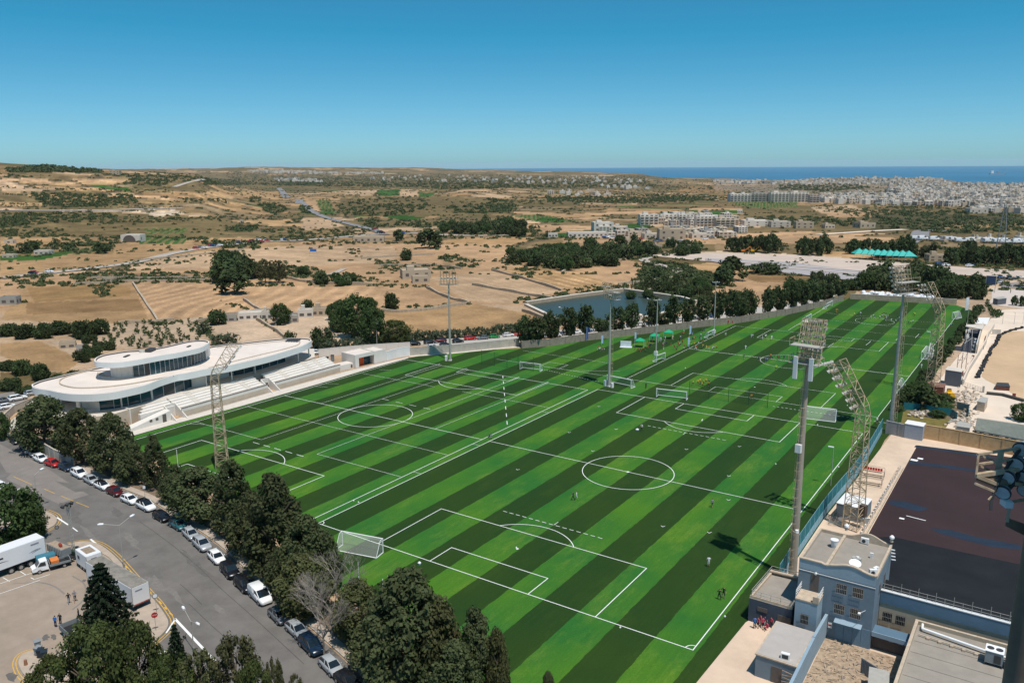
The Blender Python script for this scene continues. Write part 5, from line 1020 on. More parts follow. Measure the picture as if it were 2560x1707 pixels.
def glazing(P, z0, z1, step, par, name='glass_wall', dark_at=()):
 P = [Vector((p[0], p[1])) for p in P]; Ls = [0]
 for a, b in zip(P, P[1:]): Ls.append(Ls[-1]+(b-a).length)
 def at(s):
  s = max(0, min(Ls[-1], s))
  for i in range(len(P)-1):
   if s <= Ls[i+1]+1e-6: return P[i]+(P[i+1]-P[i])*((s-Ls[i])/max(1e-6, Ls[i+1]-Ls[i]))
  return P[-1]
 n = max(1, round(Ls[-1]/step)); w = Ls[-1]/n
 fr = MB(); fr.wall([tuple(p) for p in P], .16, z1-.12, z1, mull); fr.wall([tuple(p) for p in P], .16, z0, z0+.1, mull)
 pn = part(fr, name)
 for k in range(n):
  a, b = at(k*w), at((k+1)*w); c = (a+b)/2; d = b-a; rz = math.atan2(d.y, d.x)
  mb = MB(); mb.box((0, 0, 0), (d.length-.1, .05, z1-z0-.22), m=dark if k in dark_at else glass); o = inst('glass_pane', mb.mesh('glass_pane'), pn, (c.x, c.y, (z0+z1)/2), rz)
  mb = MB(); mb.box((0, 0, 0), (.1, .18, z1-z0-.22), m=mull); inst('mullion', mb.mesh('mullion'), pn, (a.x, a.y, (z0+z1)/2), rz)
 return pn
gfr = [(Vector(p)+Vector((.25, -.1))) for p in gp]
glazing(gfr, zb, ZU-1.35, 1.35, ch, dark_at=(2, 12))
ww = [ZA(1335, 735, zb), ZA(1610, 712, zb)]; part(MB().wall([(p.x, p.y) for p in ww], .3, zb, ZU-1.3, stucco), 'upper_wall'); ww = [ZA(1150, 700, zb), ZA(1335, 735, zb)]; ww = [ZB(438, 468, zb), ZB(500, 400, zb)]; part(MB().wall([(p.x, p.y) for p in ww], .3, zb, ZU-1.3, stucco), 'upper_wall')
wl = [ZA(*q, zb+.02) for q in [(1080, 650), (1070, 690), (1120, 722), (1220, 738), (1340, 742), (1335, 725), (1200, 690), (1130, 645)]]
part(MB().sheet([(p.x, p.y) for p in wl], zb+.015, beige), 'recess_floor'); part(MB().wall([(p.x, p.y) for p in wl[:5]], .2, zb, zb+.3, stucco), 'recess_rim')
p0, p1 = ZA(1350, 728, zb), ZA(1425, 722, zb); part(MB().wall([(p0.x+.5, p0.y), (p1.x+.5, p1.y)], .1, zb, zb+2.3, joint), 'terrace_door')
for (f, x, y, w, d, h, lb) in [(ZA, 1860, 340, 2.6, 1.6, .8, 'roof_plant_box'), (ZA, 1740, 350, 1.9, 1.9, .5, 'roof_fan'), (ZA, 1510, 415, 2.2, .7, .25, 'roof_vent'), (ZB, 190, 272, 1.6, .6, .25, 'roof_vent')]:
 p = f(x, y, ZU-.3); mb = MB()
 if 'fan' in lb: mb.tube((p.x, p.y, ZU-.35), (p.x, p.y, ZU+.1), .9, .7, 12, galv)
 else: mb.box((p.x, p.y, ZU-.35+h/2), (d, w, h), .5, dark)
 part(mb, lb)
p = ZB(1720, 190, ZR-.3); mb = MB()
for k in range(5): mb.box((p.x+(k-2)*.75, p.y+(k-2)*.35, ZR-.05), (.6, 3.0, .12), .45, dark)
part(mb, 'roof_skylight')
gl = [ZA(1115, 1215, LF), ZA(1440, 1175, LF), ZA(1880, 1065, LF), ZA(2060, 1010, LF), ZA(2300, 945, LF), ZB(235, 868, LF)]
g2 = spline(gl, 2); z1 = ZR-1.6
base_in = offset(low, 7.0)
mb = MB(); mb.wall(base_in, .3, LF, z1, stucco, True); part(mb, 'ground_storey_wall')
sh = lambda P, dx: [(p[0]+dx, p[1]) for p in P]
glazing([(p[0]-.25, p[1]) for p in g2], LF, z1, 3.2, ch, dark_at=(5,))
ww = [ZA(870, 1165, LF), ZA(1112, 1218, LF)]; part(MB().wall([(p.x, p.y) for p in ww], .3, LF, z1, stucco), 'ground_storey_wall'); ww = [ZB(235, 868, LF), ZB(450, 835, LF)]; part(MB().wall([(p.x, p.y) for p in ww], .3, LF, z1, stucco), 'ground_storey_wall')
gr = [ZB(700, 735, LF), ZB(1000, 690, LF), ZB(1300, 610, LF), ZB(1450, 560, LF), ZB(1640, 505, LF)]
glazing([(p.x-.9, p.y) for p in gr], LF, z1, 3.0, ch, dark_at=(8,))
for f, q in [(ZA, (1440, 1172)), (ZA, (1885, 1060)), (ZB, (825, 772)), (ZB, (1165, 672)), (ZB, (1800, 500)), (ZB, (1955, 420)), (ZB, (450, 850)), (ZA, (810, 1225))]:
 p = f(*q, LF); part(MB().tube((p.x, p.y, LF), (p.x, p.y, ZR-1.6), .2 if q[0] != 810 else .45, None, 10, stucco), 'column')
te = empty('terrace_stand', (-74, 50, 0), 0, 'white stepped concrete terraces between the clubhouse and the striped turf', 'grandstand')
def tpart(mb, name): o = mb.build(name, None, te); o.matrix_parent_inverse = Matrix.Translation(-te.location); return o
X0 = -74.0
fl = [(p[0], p[1]) for p in offset(low, .6)]
hull = [(-79.0, 9), (-80.6, 24), (-80.6, 44), (-80.6, 60), (-83, 76), (-92, 84), (-106, 72), (-112, 45), (-112, 10), (-103, 1), (-90, .5), (-83, 3)]
tpart(MB().prism(hull, 0, LF, beige, palecon, False), 'plinth')
nst = 6; ys0, ys1 = 20.5, 79
gaps = [(21.5, 24.5), (51.0, 53.6)]
segs = [(24.6, 50.8), (53.8, 78)]
for (a, b) in segs:
 for k in range(nst):
  x1 = X0-.9-k*1.02; x0 = -80.8; z = 1.35+(LF-1.35)*(k+1)/nst*.98
  tpart(MB().bz(x1-1.02-(.0), x1, a, b, 0 if k == 0 else z-.55, z, stucco), 'step')
 tpart(MB().bz(X0-.72, X0-.45, a-.2, b+.2, 0, 2.15, stucco), 'front_wall'); tpart(MB().bz(X0-.44, X0-.40, a, b, 0, 1.35, beige), 'lower_wall_face')
 tpart(MB().bz(X0-.80, X0-.38, a-.2, b+.2, 2.154, 2.22, joint), 'coping')
 for yy in (a+5, a+14.5, b-5.5):
  for k in range(nst*2):
   z = 1.35+(LF-1.35)*(k+.5)/(nst*2); x1 = X0-.95-k*.51; tpart(MB().bz(x1-.5, x1, yy, yy+1.5, z-.1, z+.26, palecon), 'stair_tread')
for k in range(2, nst): x1 = X0-.9-k*1.02; z = 1.35+(LF-1.35)*(k+1)/nst*.98; tpart(MB().bz(x1-1.02, x1, 13+k, 24.3, 0 if k == 2 else z-.55, z, stucco), 'step')
for (a, b) in gaps:
 for yy in (a, b):
  mb = MB(); mb.add([(X0+1.6, yy-.12, 0), (X0+1.6, yy+.12, 0), (X0+1.6, yy-.12, .15), (X0+1.6, yy+.12, .15), (X0-3.2, yy-.12, 3.2), (X0-3.2, yy+.12, 3.2), (X0-3.2, yy-.12, 0), (X0-3.2, yy+.12, 0)], [(0, 1, 3, 2), (2, 3, 5, 4), (4, 5, 7, 6), (0, 2, 4, 6), (1, 7, 5, 3)], stucco); tpart(mb, 'sloping_cheek_wall')
 tpart(MB().bz(X0-3.4, X0-3.2, a, b, 1.2, 3.2, stucco), 'landing_wall'); tpart(MB().bz(X0-3.15, X0-3.1, a+.4, b-.4, .2, 1.9, joint), 'tunnel_opening')
mb = MB(); mb.add([(X0-.3, 9, 0), (X0-.3, 21.3, 0), (X0-.3, 21.3, 2.5), (X0-.3, 9, .4), (X0-2.6, 9, 0), (X0-2.6, 21.3, 0), (X0-2.6, 21.3, 2.5), (X0-2.6, 9, .4)], [(0, 1, 2, 3), (3, 2, 6, 7), (7, 6, 5, 4), (1, 5, 6, 2), (0, 3, 7, 4)], stucco); tpart(mb, 'ramp_block')
for y in (15.6, 17.2): tpart(MB().bz(X0-.29, X0-.25, y, y+.7, 1.0, 1.6, joint), 'window')
tpart(MB().bz(X0-.29, X0-.25, 19, 20, 0.02, 2.0, joint), 'door')
cw = spline([ZA(*q, LF-.6) for q in [(720, 1230), (900, 1250), (1150, 1240), (1400, 1200), (1560, 1240)]], 5); tpart(MB().wall(cw, .3, 0, LF+.3, stucco), 'curved_planter_wall')
cw = spline([ZA(*q, 2.6) for q in [(940, 1290), (1050, 1335), (1250, 1330), (1560, 1245)]], 5); tpart(MB().wall(cw, .3, 0, 2.7, stucco), 'curved_planter_wall')
pv = [(-74.4, 4), (-74.2, 30), (-74, 60), (-73.4, 78.5), (-72, 90), (-69.6, 103.4), (-68.7, 102.3), (-69.4, 81.8), (-69.2, 70.5), (-69.8, 39), (-71.0, 20.4), (-71.5, 2)]
MB().sheet(pv, .03).build('touchline_paving', palecon, kind='structure')
MB().ribbon([(-74.2+.35, 24), (-74+.33, 60), (-73.4+.3, 78.5), (-72, 88)], .18, .045, joint).build('drain_channel', None, kind='structure')
MB().ribbon([(-71.35, 2), (-70.9, 20.4), (-69.7, 39), (-69.1, 70.5), (-69.3, 81.8), (-68.6, 102.5)], .35, .012, mat('dark_turf_edge', (.015, .03, .01), .9, coord='World')).build('turf_edge_strip', kind='structure')
sv = empty('service_building', (-76, 85, 0), 0, 'small white building with a bright orange doorway beside the terraces', 'building')
def spart(mb, name): o = mb.build(name, None, sv); o.matrix_parent_inverse = Matrix.Translation(-sv.location); return o
P0 = Zc(1165, 1025); P1 = Zc(1420, 955); P2 = Zc(1670, 905)
dv = Vector((P2.x-P0.x, P2.y-P0.y)).normalized(); nv = Vector((-dv.y, dv.x))
if nv.x > 0: nv = -nv
def quad(s0, s1, t0, t1): o = Vector((P0.x, P0.y)); return [tuple(o+dv*s0+nv*t0), tuple(o+dv*s1+nv*t0), tuple(o+dv*s1+nv*t1), tuple(o+dv*s0+nv*t1)]
LS = (Vector((P2.x, P2.y))-Vector((P0.x, P0.y))).length; l1 = (Vector((P1.x, P1.y))-Vector((P0.x, P0.y))).length
spart(MB().prism(quad(-1.2, l1+.4, 2.6, 7), 0, 3.9, stucco, roofw), 'main_block'); spart(MB().prism(quad(-1.2, 0.2, .3, 2.598), 0, 3.9, stucco, roofw), 'side_wall'); spart(MB().prism(quad(.2, l1+.4, .3, 2.598), 3.0, 3.9, stucco, roofw), 'door_canopy')
spart(MB().prism(quad(l1+.404, LS+.2, .5, 6), 0, 3.7, stucco, roofw), 'side_block')
spart(MB().prism(quad(.25, l1*.62, 2.4, 2.59), 0, 2.9, mat('orange_door', (.75, .11, .02), .5)), 'orange_door'); spart(MB().prism(quad(l1*.66, l1+.3, 2.4, 2.59), 0, 2.9, glass), 'dark_door')
for s0, s1, t in ((-1.2, l1+.4, 7), (l1+.4, LS+.2, 6)):
 q = quad(s0, s1, .3 if s0 < 0 else .5, t); spart(MB().wall(offset(q if area(q) > 0 else q[::-1], .12), .2, 3.9 if s0 < 0 else 3.7, 4.15 if s0 < 0 else 3.95, stucco, True), 'parapet')
spart(MB().prism(quad(-9, -1.3, 1.2, 4.5), 0, 1.7, stucco, roofw), 'low_annex'); spart(MB().prism(quad(-2.3, -1.7, 1.1, 1.19), .4, 1.2, joint), 'meter_box')
for (x, y, lb) in [(570, 880, 'dark cabinet with cables by the terrace end'), (670, 850, 'grey cabinet beside the dark cabinet at the terrace end')]:
 p = Zc(x, y, 1.6); o = MB().box((p.x, p.y, 1.6), (.9, .8, 2.0), .5, greyp if x > 600 else dark).box((p.x, p.y, 2.65), (1.0, .9, .1), .5, dark).build('service_cabinet', None, None, lb, 'cabinet')
panel_wall([Zc(420, 830, 0), Zc(1000, 770), Zc(1660, 720), Zc(2100, 780-85)], 'white_boundary_wall', 'white rendered wall behind the orange doorway building', 2.6, post=0, m=stucco)
panel_wall([Zc(1660, 900), Zc(1855, 840), Zc(2095, 800)], 'white_boundary_wall', 'short white wall with pasted sheets right of the orange doorway building', 3.0, post=0, m=fascia)
pw = [Zg(1098, 365), Zg(1450, 340), Zg(1850, 300), Zg(2010, 285)]
panel_wall(pw, 'panel_wall', 'concrete panel wall with posts behind the mast near the orange doorway', 2.6, step=3.9, post=.5)
w2 = [Vector((p.x, p.y)) for p in WALLP if p.x > pw[-1].x]; w2 = [Vector((pw[-1].x, pw[-1].y))]+w2
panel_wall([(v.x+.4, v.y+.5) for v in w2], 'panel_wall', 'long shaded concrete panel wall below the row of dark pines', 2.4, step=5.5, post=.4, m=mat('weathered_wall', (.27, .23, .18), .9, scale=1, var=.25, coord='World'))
kp = [(p[0]-.1, p[1]-.3) for p in pw]+[(v.x-.1, v.y-.2) for v in w2]; MB().ribbon([(p.x+.3, p.y-.9) for p in pw], 1.5, .02, palecon).build('wall_footing_paving', kind='structure')
MB().sheet([Zc(-60, 800), Zc(300, 760), Zc(1000, 712), Zc(1700, 650), Zc(2300, 600), Zg(1450, 290), Zg(2000, 225), D(1330, 772), D(1500, 752), D(1800, 712), D(1900, 690), D(1925, 676), D(1780, 700), D(1480, 738), D(1320, 757), Zg(2020, 165), Zg(1800, 190), Zg(1400, 215), Zc(2200, 545), Zc(1500, 600), Zc(1000, 660), Zc(200, 690), Zc(-60, 730)], .015).build('far_car_park', mat('pale_gravel_lot', (.42, .39, .35), .95, scale=.6, var=.1, coord='World'), kind='structure')
# ---------------- masts, towers, goals, tents, people ----------------
def flood_box(e, p, aim, s=.55, m=None):
 a = Vector(aim).normalized(); q = a.to_track_quat('X', 'Z'); mb = MB(); mb.box((0, 0, 0), (s*.5, s, s), m=galv); mb.box((s*.27, 0, 0), (.04, s*1.05, s*1.05), m=m or mat('lamp_lens', (.34, .36, .36), .2)); o = mb.build('floodlight', None, e); o.location = p; o.rotation_mode = 'QUATERNION'; o.rotation_quaternion = q; return o
def mast(b, h, label, rows_, cols_, w, aim, r=.75, tilt=.6, arms=True, col=galv, platform=True, ladder=True):
 e = empty('floodlight_mast', (b[0], b[1], 0), math.atan2(aim[1], aim[0]), label, 'floodlight mast'); mb = MB()
 hp = h*.86
 for k in range(4): mb.tube((0, 0, hp*k/4), (0, 0, hp*(k+1)/4), r*(1-.14*k), r*(1-.14*(k+1)), 16, col)
 mb.build('pole', None, e); MB().bz(-r*1.3, r*1.3, -r*1.3, r*1.3, 0, .35, stucco).build('footing', None, e)
 hh = h-hp+.4; fr = MB(); c0 = Vector((.5, 0, hp-.6)); upv = Vector((math.sin(tilt)*-.0+.25, 0, 1)).normalized()
 for k in range(rows_+1): z = hh*k/rows_; a = c0+upv*z; fr.beam(a+Vector((0, -w/2, 0)), a+Vector((0, w/2, 0)), .1, m=cream)
 for k in range(cols_+1): y = -w/2+w*k/cols_; fr.beam(c0+Vector((0, y, 0)), c0+upv*hh+Vector((0, y, 0)), .09, m=cream); fr.beam(c0+Vector((-1, y, 0)), c0+upv*hh+Vector((-1, y, 0)), .07, m=cream)
 for k in range(rows_+1):
  a = c0+upv*hh*k/rows_
  for y in (-w/2, 0, w/2): fr.beam(a+Vector((-1, y, 0)), a+Vector((0, y, 0)), .07, m=cream)
  fr.beam(a+Vector((-1, -w/2, 0)), a+Vector((-1, w/2, 0)), .07, m=cream)
 fr.build('head_frame', None, e)
 if platform:
  for k in range(2):
   z = hp-.8+k*hh*.42; mb = MB(); mb.bz(-1.6, .2, -w/2-.6, w/2+.6, z, z+.08, galv)
   for y in (-w/2-.6, w/2+.6): mb.beam((-1.6, y, z+1), (.2, y, z+1), .06, m=cream); mb.beam((-1.6, y, z), (-1.6, y, z+1), .06, m=cream); mb.beam((.2, y, z), (.2, y, z+1), .06, m=cream)
   mb.beam((-1.6, -w/2-.6, z+1), (-1.6, w/2+.6, z+1), .06, m=cream); mb.build('service_platform', None, e)
 for i in range(rows_):
  for j in range(cols_):
   q = random.uniform; p = c0+upv*(hh*(i+.5)/rows_)+Vector((.45+q(-.15, .3), -w/2+w*(j+.5)/cols_*1.08+q(-.15, .15), q(-.15, .15))); flood_box(e, p, (1, (j-cols_/2+.5)*.25+q(-.2, .2), -.75+q(-.2, .2)), .46)
 if ladder:
  mb = MB(); x = -r-.25; n = int(hp/.45)
  for y in (-.22, .22): mb.beam((x, y, .5), (x+.3, y, hp), .05, m=cream)
  for k in range(n): z = .6+k*.45; xx = x+.3*z/hp; mb.beam((xx, -.22, z), (xx, .22, z), .035, m=cream)
  for k in range(n//3): z = 2.5+k*1.35; xx = x+.3*z/hp; mb.path([(xx, -.3, z), (xx-.5, -.3, z), (xx-.7, 0, z), (xx-.5, .3, z), (xx, .3, z)], .025, 4, cream)
  for y in (-.3, 0, .3): mb.beam((x-.5-(0 if y else .2), y, 2.5), (x-.2-(0 if y else .2), y, hp), .03, m=cream)
  mb.build('caged_ladder', None, e)
 return e
m1 = mast((73.9, 25.4), 39.5, 'tallest thick tan floodlight mast with caged ladder beside the blue building', 6, 5, 3.1, (.12, 1), .62, col=mat('tan_mast_paint', (.36, .31, .25), .7, scale=.5, var=.12))
for y in (-1.1, 1.1): MB().bz(-.15, .15, y-.28, y+.28, 31.0, 34.2, fascia).build('phone_antenna', None, m1).location = (-1.6, 0, 0)
MB().bz(-1.5, -.9, -.4, .4, 20.2, 21.4, fascia).build('equipment_box', None, m1)
mb = MB(); mb.beam((-1.0, -.8, 8.6), (-1.9, -.9, 8.6), .1, m=cream); mb.tube((-1.9, -.9, 8.4), (-1.9, -.9, 8.8), .3, .25, 10, fascia); mb.beam((-1, .3, 8.2), (-1.9, -.8, 8.2), .12, m=cream); mb.build('side_bracket', None, m1)
m2 = mast((73.6, 106.2), 38.5, 'thick grey floodlight mast at the far end of the turquoise fence', 6, 5, 4.6, (-.85, .5), .53)
m3 = mast((1.3, 106.4), 29.5, 'grey floodlight mast in the middle of the turf beside two white goals', 2, 5, 3.4, (-.3, -.95), .38)
m4 = mast((-55.2, 106.9), 29, 'grey floodlight mast at the back of the left pitch by the panel wall', 1, 5, 4.6, (.5, -.86), .38)
MB().bz(-.5, .5, -1.6, -.9, 0, 1.6, fascia).build('control_cabinet', None, m4); MB().bz(-.5, .5, -1.6, -.9, 0, 1.6, fascia).build('control_cabinet', None, m3); MB().bz(-.4, .4, 1.0, 1.5, 0, 1.3, fascia).build('control_cabinet', None, m3)
def thin(b, h, label):
 e = empty('lamp_mast', (b[0], b[1], 0), 0, label, 'lamp mast'); MB().tube((0, 0, 0), (0, 0, h), .26, .14, 10, galv).build('pole', None, e); MB().bz(-.5, .5, -.5, .5, 0, 1.2, fascia).build('base_cabinet', None, e)
 mb = MB(); mb.beam((-1.1, 0, h), (1.1, 0, h), .1, m=galv); mb.beam((0, -1.1, h), (0, 1.1, h), .1, m=galv); mb.build('crossarm', None, e)
 for p in ((-1.1, 0), (1.1, 0), (0, 1.1), (0, -1.1)): flood_box(e, (p[0], p[1], h-.1), (p[0]+.3, p[1]-.4, -.8), .5)
thin((-3.8, 149), 18, 'slim lamp mast among the green tents'); thin((-.5, 192.2), 18.7, 'slim lamp mast at the pitch edge beyond the green tents')
for (x, y, t, lb) in [(1908, 1115, 1027, 'small lamp pole inside the turquoise fence'), (2130, 830, 762, 'small lamp pole in the shrubs near the far lattice tower'), (2415/KD, 835/KD*1.0, 760/KD*1.0, 'small lamp pole at the far right corner of the turf')]:
 b = D(x, y); h = above(b, t); e = empty('lamp_pole', b, 0, lb, 'street lamp'); MB().tube((0, 0, 0), (0, 0, h), .08, .05, 6, galv).build('pole', None, e); mb = MB(); mb.box((-.5, 0, h), (1.0, .35, .15), m=steelw); mb.build('lamp_head', None, e)
def lattice(b, sections, label, lamps, rz):
 e = empty('lattice_tower', (b[0], b[1], 0), rz, label, 'floodlight tower'); pts = []
 for (x, z, w, an) in sections:
  ca, sa = math.cos(an), math.sin(an); pts.append([Vector((x+sx*w*ca, sy*w, z-sx*w*sa)) for sx, sy in ((-1, -1), (1, -1), (1, 1), (-1, 1))])
 lg = [MB() for _ in range(4)]
 for a, c in zip(pts, pts[1:]):
  for k in range(4): lg[k].beam(a[k], c[k], .13, m=cream)
 for k in range(4): lg[k].build('leg', None, e)
 mb = MB()
 for i, (a, c) in enumerate(zip(pts, pts[1:])):
  for k in range(4): j = (k+1) % 4; mb.beam(c[k], c[j], .07, m=cream); (mb.beam(a[k], c[j], .075, m=cream) if (i+k) % 2 else mb.beam(a[j], c[k], .075, m=cream))
 mb.build('bracing', None, e)
 for (p, aim) in lamps:
  o = MB().tube((0, 0, -.18), (0, 0, .05), .16, .33, 10, galv).tube((0, 0, .05), (0, 0, .09), .34, .34, 10, steelw).build('floodlight', None, e); o.location = p; o.rotation_mode = 'QUATERNION'; o.rotation_quaternion = Vector(aim).to_track_quat('Z', 'Y')
 return e
def bent(h, lean=3.4, w0=1.15, w1=.75, n=14, nh=6, hl=7.5, head=1.35):
 S = []; zb = h-hl*.78
 for k in range(n+1): S.append((0, zb*k/n, w0+(w1-w0)*k/n, 0))
 x, z = 0, zb
 for k in range(1, nh+1): an = .62*min(1, k/2.); x += math.sin(an)*hl/nh; z += math.cos(an)*hl/nh; S.append((x, z, w1*(1+(head-1)*k/nh), an))
 return S
def head_lamps(S, rows_, n0=14, cols_=3, jit=.2, seed=1):
 r = random.Random(seed); out = []
 for k in range(len(S)-rows_, len(S)):
  x, z, w, an = S[k]
  for j in range(cols_): y = -w+2*w*j/(cols_-1); out.append(((x+w*.9+.35+r.uniform(-jit, jit), y*1.15+r.uniform(-jit, jit), z-.4), (1, .2*(j-1), -1.1)))
 return out
S = bent(25.2, hl=7.6, n=15); rz1 = math.atan2(.72, .70)
lattice((-36.3, 7.6), S, 'cream lattice floodlight tower leaning over the clubhouse side of the turf', head_lamps(S, 5, cols_=4), rz1)
S = bent(27.5, hl=9.5, n=15, w0=1.3, w1=.85, nh=7)
lt2 = lattice((77.6, 48.6), S, 'cream lattice floodlight tower behind the turquoise fence, bent towards the pitch', head_lamps(S, 7, cols_=5, seed=2), math.atan2(.25, -.97))
mb = MB(); mb.bz(-1.5, -.5, -1.6, -.6, 2.2, 4.2, mat('brown_cabinet', (.12, .08, .06), .7)); mb.bz(.4, 1.4, .2, 1.2, 2.4, 4.2, cream); mb.build('switch_cabinets', None, lt2)
S = bent(28.5, hl=8.5, n=15, w0=1.3, w1=.85)
b3 = D(2140, 905); lattice((b3.x, b3.y), S, 'cream lattice floodlight tower at the far right near the rubble yard', head_lamps(S, 4, cols_=3, seed=3), math.atan2(.45, -.9))
fd = np.array(ray(2548, 1600));
def along(px, py, dist_): d = ray(px, py); d = d/np.dot(d, fw); p = C+d*dist_; return Vector(p)
NP = along(2552, 1500, 24); NT = along(2600, 1180, 24)
npole = empty('stadium_mast', (NP.x+.35, NP.y, 0), 0, 'thick brown tower pole cutting the right edge of the frame close by', 'floodlight mast')
brn = mat('brown_mast_paint', (.20, .135, .09), .7, scale=.8, var=.2)
mb = MB(); mb.tube((0, 0, -8), (0, 0, 56), 1.15, .42, 20, brn); mb.build('pole', None, npole)
for k in range(12): z = 20+k*2.6; a_ = math.atan2(C[1]-NP.y, C[0]-NP.x)+.9; rr_ = 1.15-.73*(z+8)/64; MB().box((math.cos(a_)*(rr_+.05), math.sin(a_)*(rr_+.05), z), (.1, .12, .35), a_, steelw).build('climbing_step', None, npole)
hd = empty('floodlight_rack', (0, 0, 0), 0, 'rack of round floodlights with a railed platform at the right edge', 'floodlight rack')
DD = 24.
def hb(pts, w, m, name):
 mb = MB()
 for a, b in zip(pts, pts[1:]): mb.beam(along(a[0], a[1], a[2]), along(b[0], b[1], b[2]), w, m=m)
 return mb.build(name, None, hd)
Zq = lambda x, y: (2400+x/2.543, 1090+y/2.543)
def hq(x, y, d=DD): q = Zq(x, y); return (q[0], q[1], d)
hb([hq(112, 115), hq(260, 95), hq(407, 70)], .07, cream, 'guard_rail'); hb([hq(105, 180), hq(250, 160), hq(330, 145)], .06, cream, 'guard_rail'); hb([hq(112, 115), hq(300, 195, DD+1)], .06, cream, 'guard_rail'); hb([hq(105, 180), hq(260, 250, DD+1)], .06, cream, 'guard_rail')
hb([hq(118, 115), hq(103, 250)], .06, cream, 'rail_post'); hb([hq(262, 95, DD+.5), hq(240, 240, DD+.5)], .16, cream, 'rail_post')
hb([hq(100, 250), hq(400, 205)], .12, cream, 'platform_edge'); hb([hq(95, 300), hq(215, 350)], .06, cream, 'platform_edge'); hb([hq(100, 250), hq(240, 305)], .1, cream, 'platform_edge')
mb = MB(); vs = [along(*hq(104, 256)), along(*hq(240, 310)), along(*hq(420, 290)), along(*hq(400, 212, DD+1.2))]; vs2 = [v-Vector((0, 0, .12)) for v in vs]; mb.add(vs+vs2, [(0, 1, 2, 3), (7, 6, 5, 4), (0, 4, 5, 1), (1, 5, 6, 2), (2, 6, 7, 3), (3, 7, 4, 0)], brn); mb.build('platform_deck', None, hd)
mb = MB(); vs = [along(*hq(310, 520)), along(*hq(420, 560)), along(*hq(430, 620)), along(*hq(290, 550))]; vs2 = [v-Vector((0, 0, .1)) for v in vs]; mb.add(vs+vs2, [(0, 1, 2, 3), (7, 6, 5, 4), (0, 4, 5, 1), (1, 5, 6, 2), (2, 6, 7, 3), (3, 7, 4, 0)], brn); mb.build('platform_deck', None, hd)
hb([hq(318, 420), hq(300, 545)], .09, cream, 'rail_post'); hb([hq(318, 420), hq(430, 400)], .07, cream, 'guard_rail')
lens = mat('floodlight_glass', (.55, .56, .54), .5, 0, spec=.3)
for (x, y, s) in [(390, 85, 50), (355, 178, 50), (300, 262, 48), (272, 358, 48), (400, 262, 46), (415, 345, 46)]:
 c = along(*hq(x, y)); rr_ = s/2.543/F*DD; e = MB(); e.tube((0, 0, -.35), (0, 0, -.02), rr_*.45, rr_, 18, greyp, False); e.tube((0, 0, -.02), (0, 0, .03), rr_*1.04, rr_*1.04, 18, dark); e.tube((0, 0, .03), (0, 0, .04), rr_*.9, rr_*.9, 18, lens); o = e.build('floodlight', None, hd); o.location = c; o.rotation_mode = 'QUATERNION'; o.rotation_quaternion = Vector((-.2, -.95, -.3)).to_track_quat('Z', 'Y')
hb([hq(400, 60), hq(330, 150), hq(262, 250), hq(225, 340), hq(200, 400), hq(196, 470)], .07, dark, 'lamp_bracket'); hb([hq(430, 130), hq(340, 300), hq(290, 350)], .1, dark, 'lamp_bracket'); hb([hq(330, 150), hq(430, 190)], .08, dark, 'lamp_bracket'); hb([hq(310, 290), hq(440, 320)], .1, cream, 'lamp_bracket'); hb([hq(225, 360), hq(180, 405)], .04, cream, 'lamp_bracket')
o = MB().box((0, 0, 0), (.22, .35, .18), .5, fascia).build('small_lamp', None, hd); o.location = along(*hq(297, 425))
netm = bpy.data.materials.new('goal_net'); netm.use_nodes = True; netm.node_tree.nodes['Principled BSDF'].inputs['Base Color'].default_value = (.8, .8, .8, 1); netm.node_tree.nodes['Principled BSDF'].inputs['Alpha'].default_value = .20
def goal(p0, p1, h, depth, label, back_dir, r=.09, group='portable goals'):
 a = Vector((p0[0], p0[1], 0)); b = Vector((p1[0], p1[1], 0)); d = (b-a); L_0 = d.length; rz = math.atan2(d.y, d.x); n = Vector((-d.y, d.x)).normalized(); s = 1 if n.dot(Vector((back_dir[0], back_dir[1], 0))) > 0 else -1
 e = empty('football_goal', a, rz, label, 'goal', group)
 for x in (0, L_0): MB().tube((x, 0, 0), (x, 0, h), r, r, 8, steelw).build('post', None, e)
 MB().tube((-r, 0, h), (L_0+r, 0, h), r, r, 8, steelw).build('crossbar', None, e)
 mb = MB(); D_ = depth*s
 for x in (0, L_0): mb.tube((x, 0, .06), (x, D_, .06), r*.8, None, 6, steelw); mb.tube((x, 0, h), (x, D_*.35, h-.05), .05, None, 5, steelw); mb.tube((x, D_*.35, h-.05), (x, D_, .1), .05, None, 5, steelw)
 mb.tube((0, D_, .08), (L_0, D_, .08), r*.9, None, 6, steelw); mb.build('base_frame', None, e)
 mb = MB(); mb.add([(0, 0, h), (L_0, 0, h), (L_0, D_*.35, h-.05), (0, D_*.35, h-.05), (L_0, D_, .1), (0, D_, .1), (0, 0, .06), (L_0, 0, .06)], [(0, 1, 2, 3), (3, 2, 4, 5), (0, 3, 5, 6), (1, 7, 4, 2)], netm); mb.build('net', None, e)
z6g = Z(700, 1200, 3.092); z7 = Z(1300, 720, 2.94); zq = Z(1900, 700, 3.015)
def gz(f, a, b, h, dp, lb, bd): goal(f(*a), f(*b), h, dp, lb, bd)
gz(z6g, (485, 500), (797, 560), 2.44, 2.1, 'large white goal standing behind the near left corner of the pitch', (0, -1))
gz(e and Z(700, 780, 3.36), (2015, 480), (2183, 500), 2.3, 2.0, 'white goal behind the far edge of the left pitch', (-.6, .5))
gz(z7, (640, 700), (815, 738), 2.44, 2, 'white goal just right of the middle mast', (0, 1)); gz(z7, (1002, 800), (1222, 825), 2.3, 1.8, 'white goal facing the far penalty area', (0, 1)); gz(z7, (2085, 940), (2322, 968), 2.6, 2.2, 'white goal behind the thick tan mast', (0, -1))
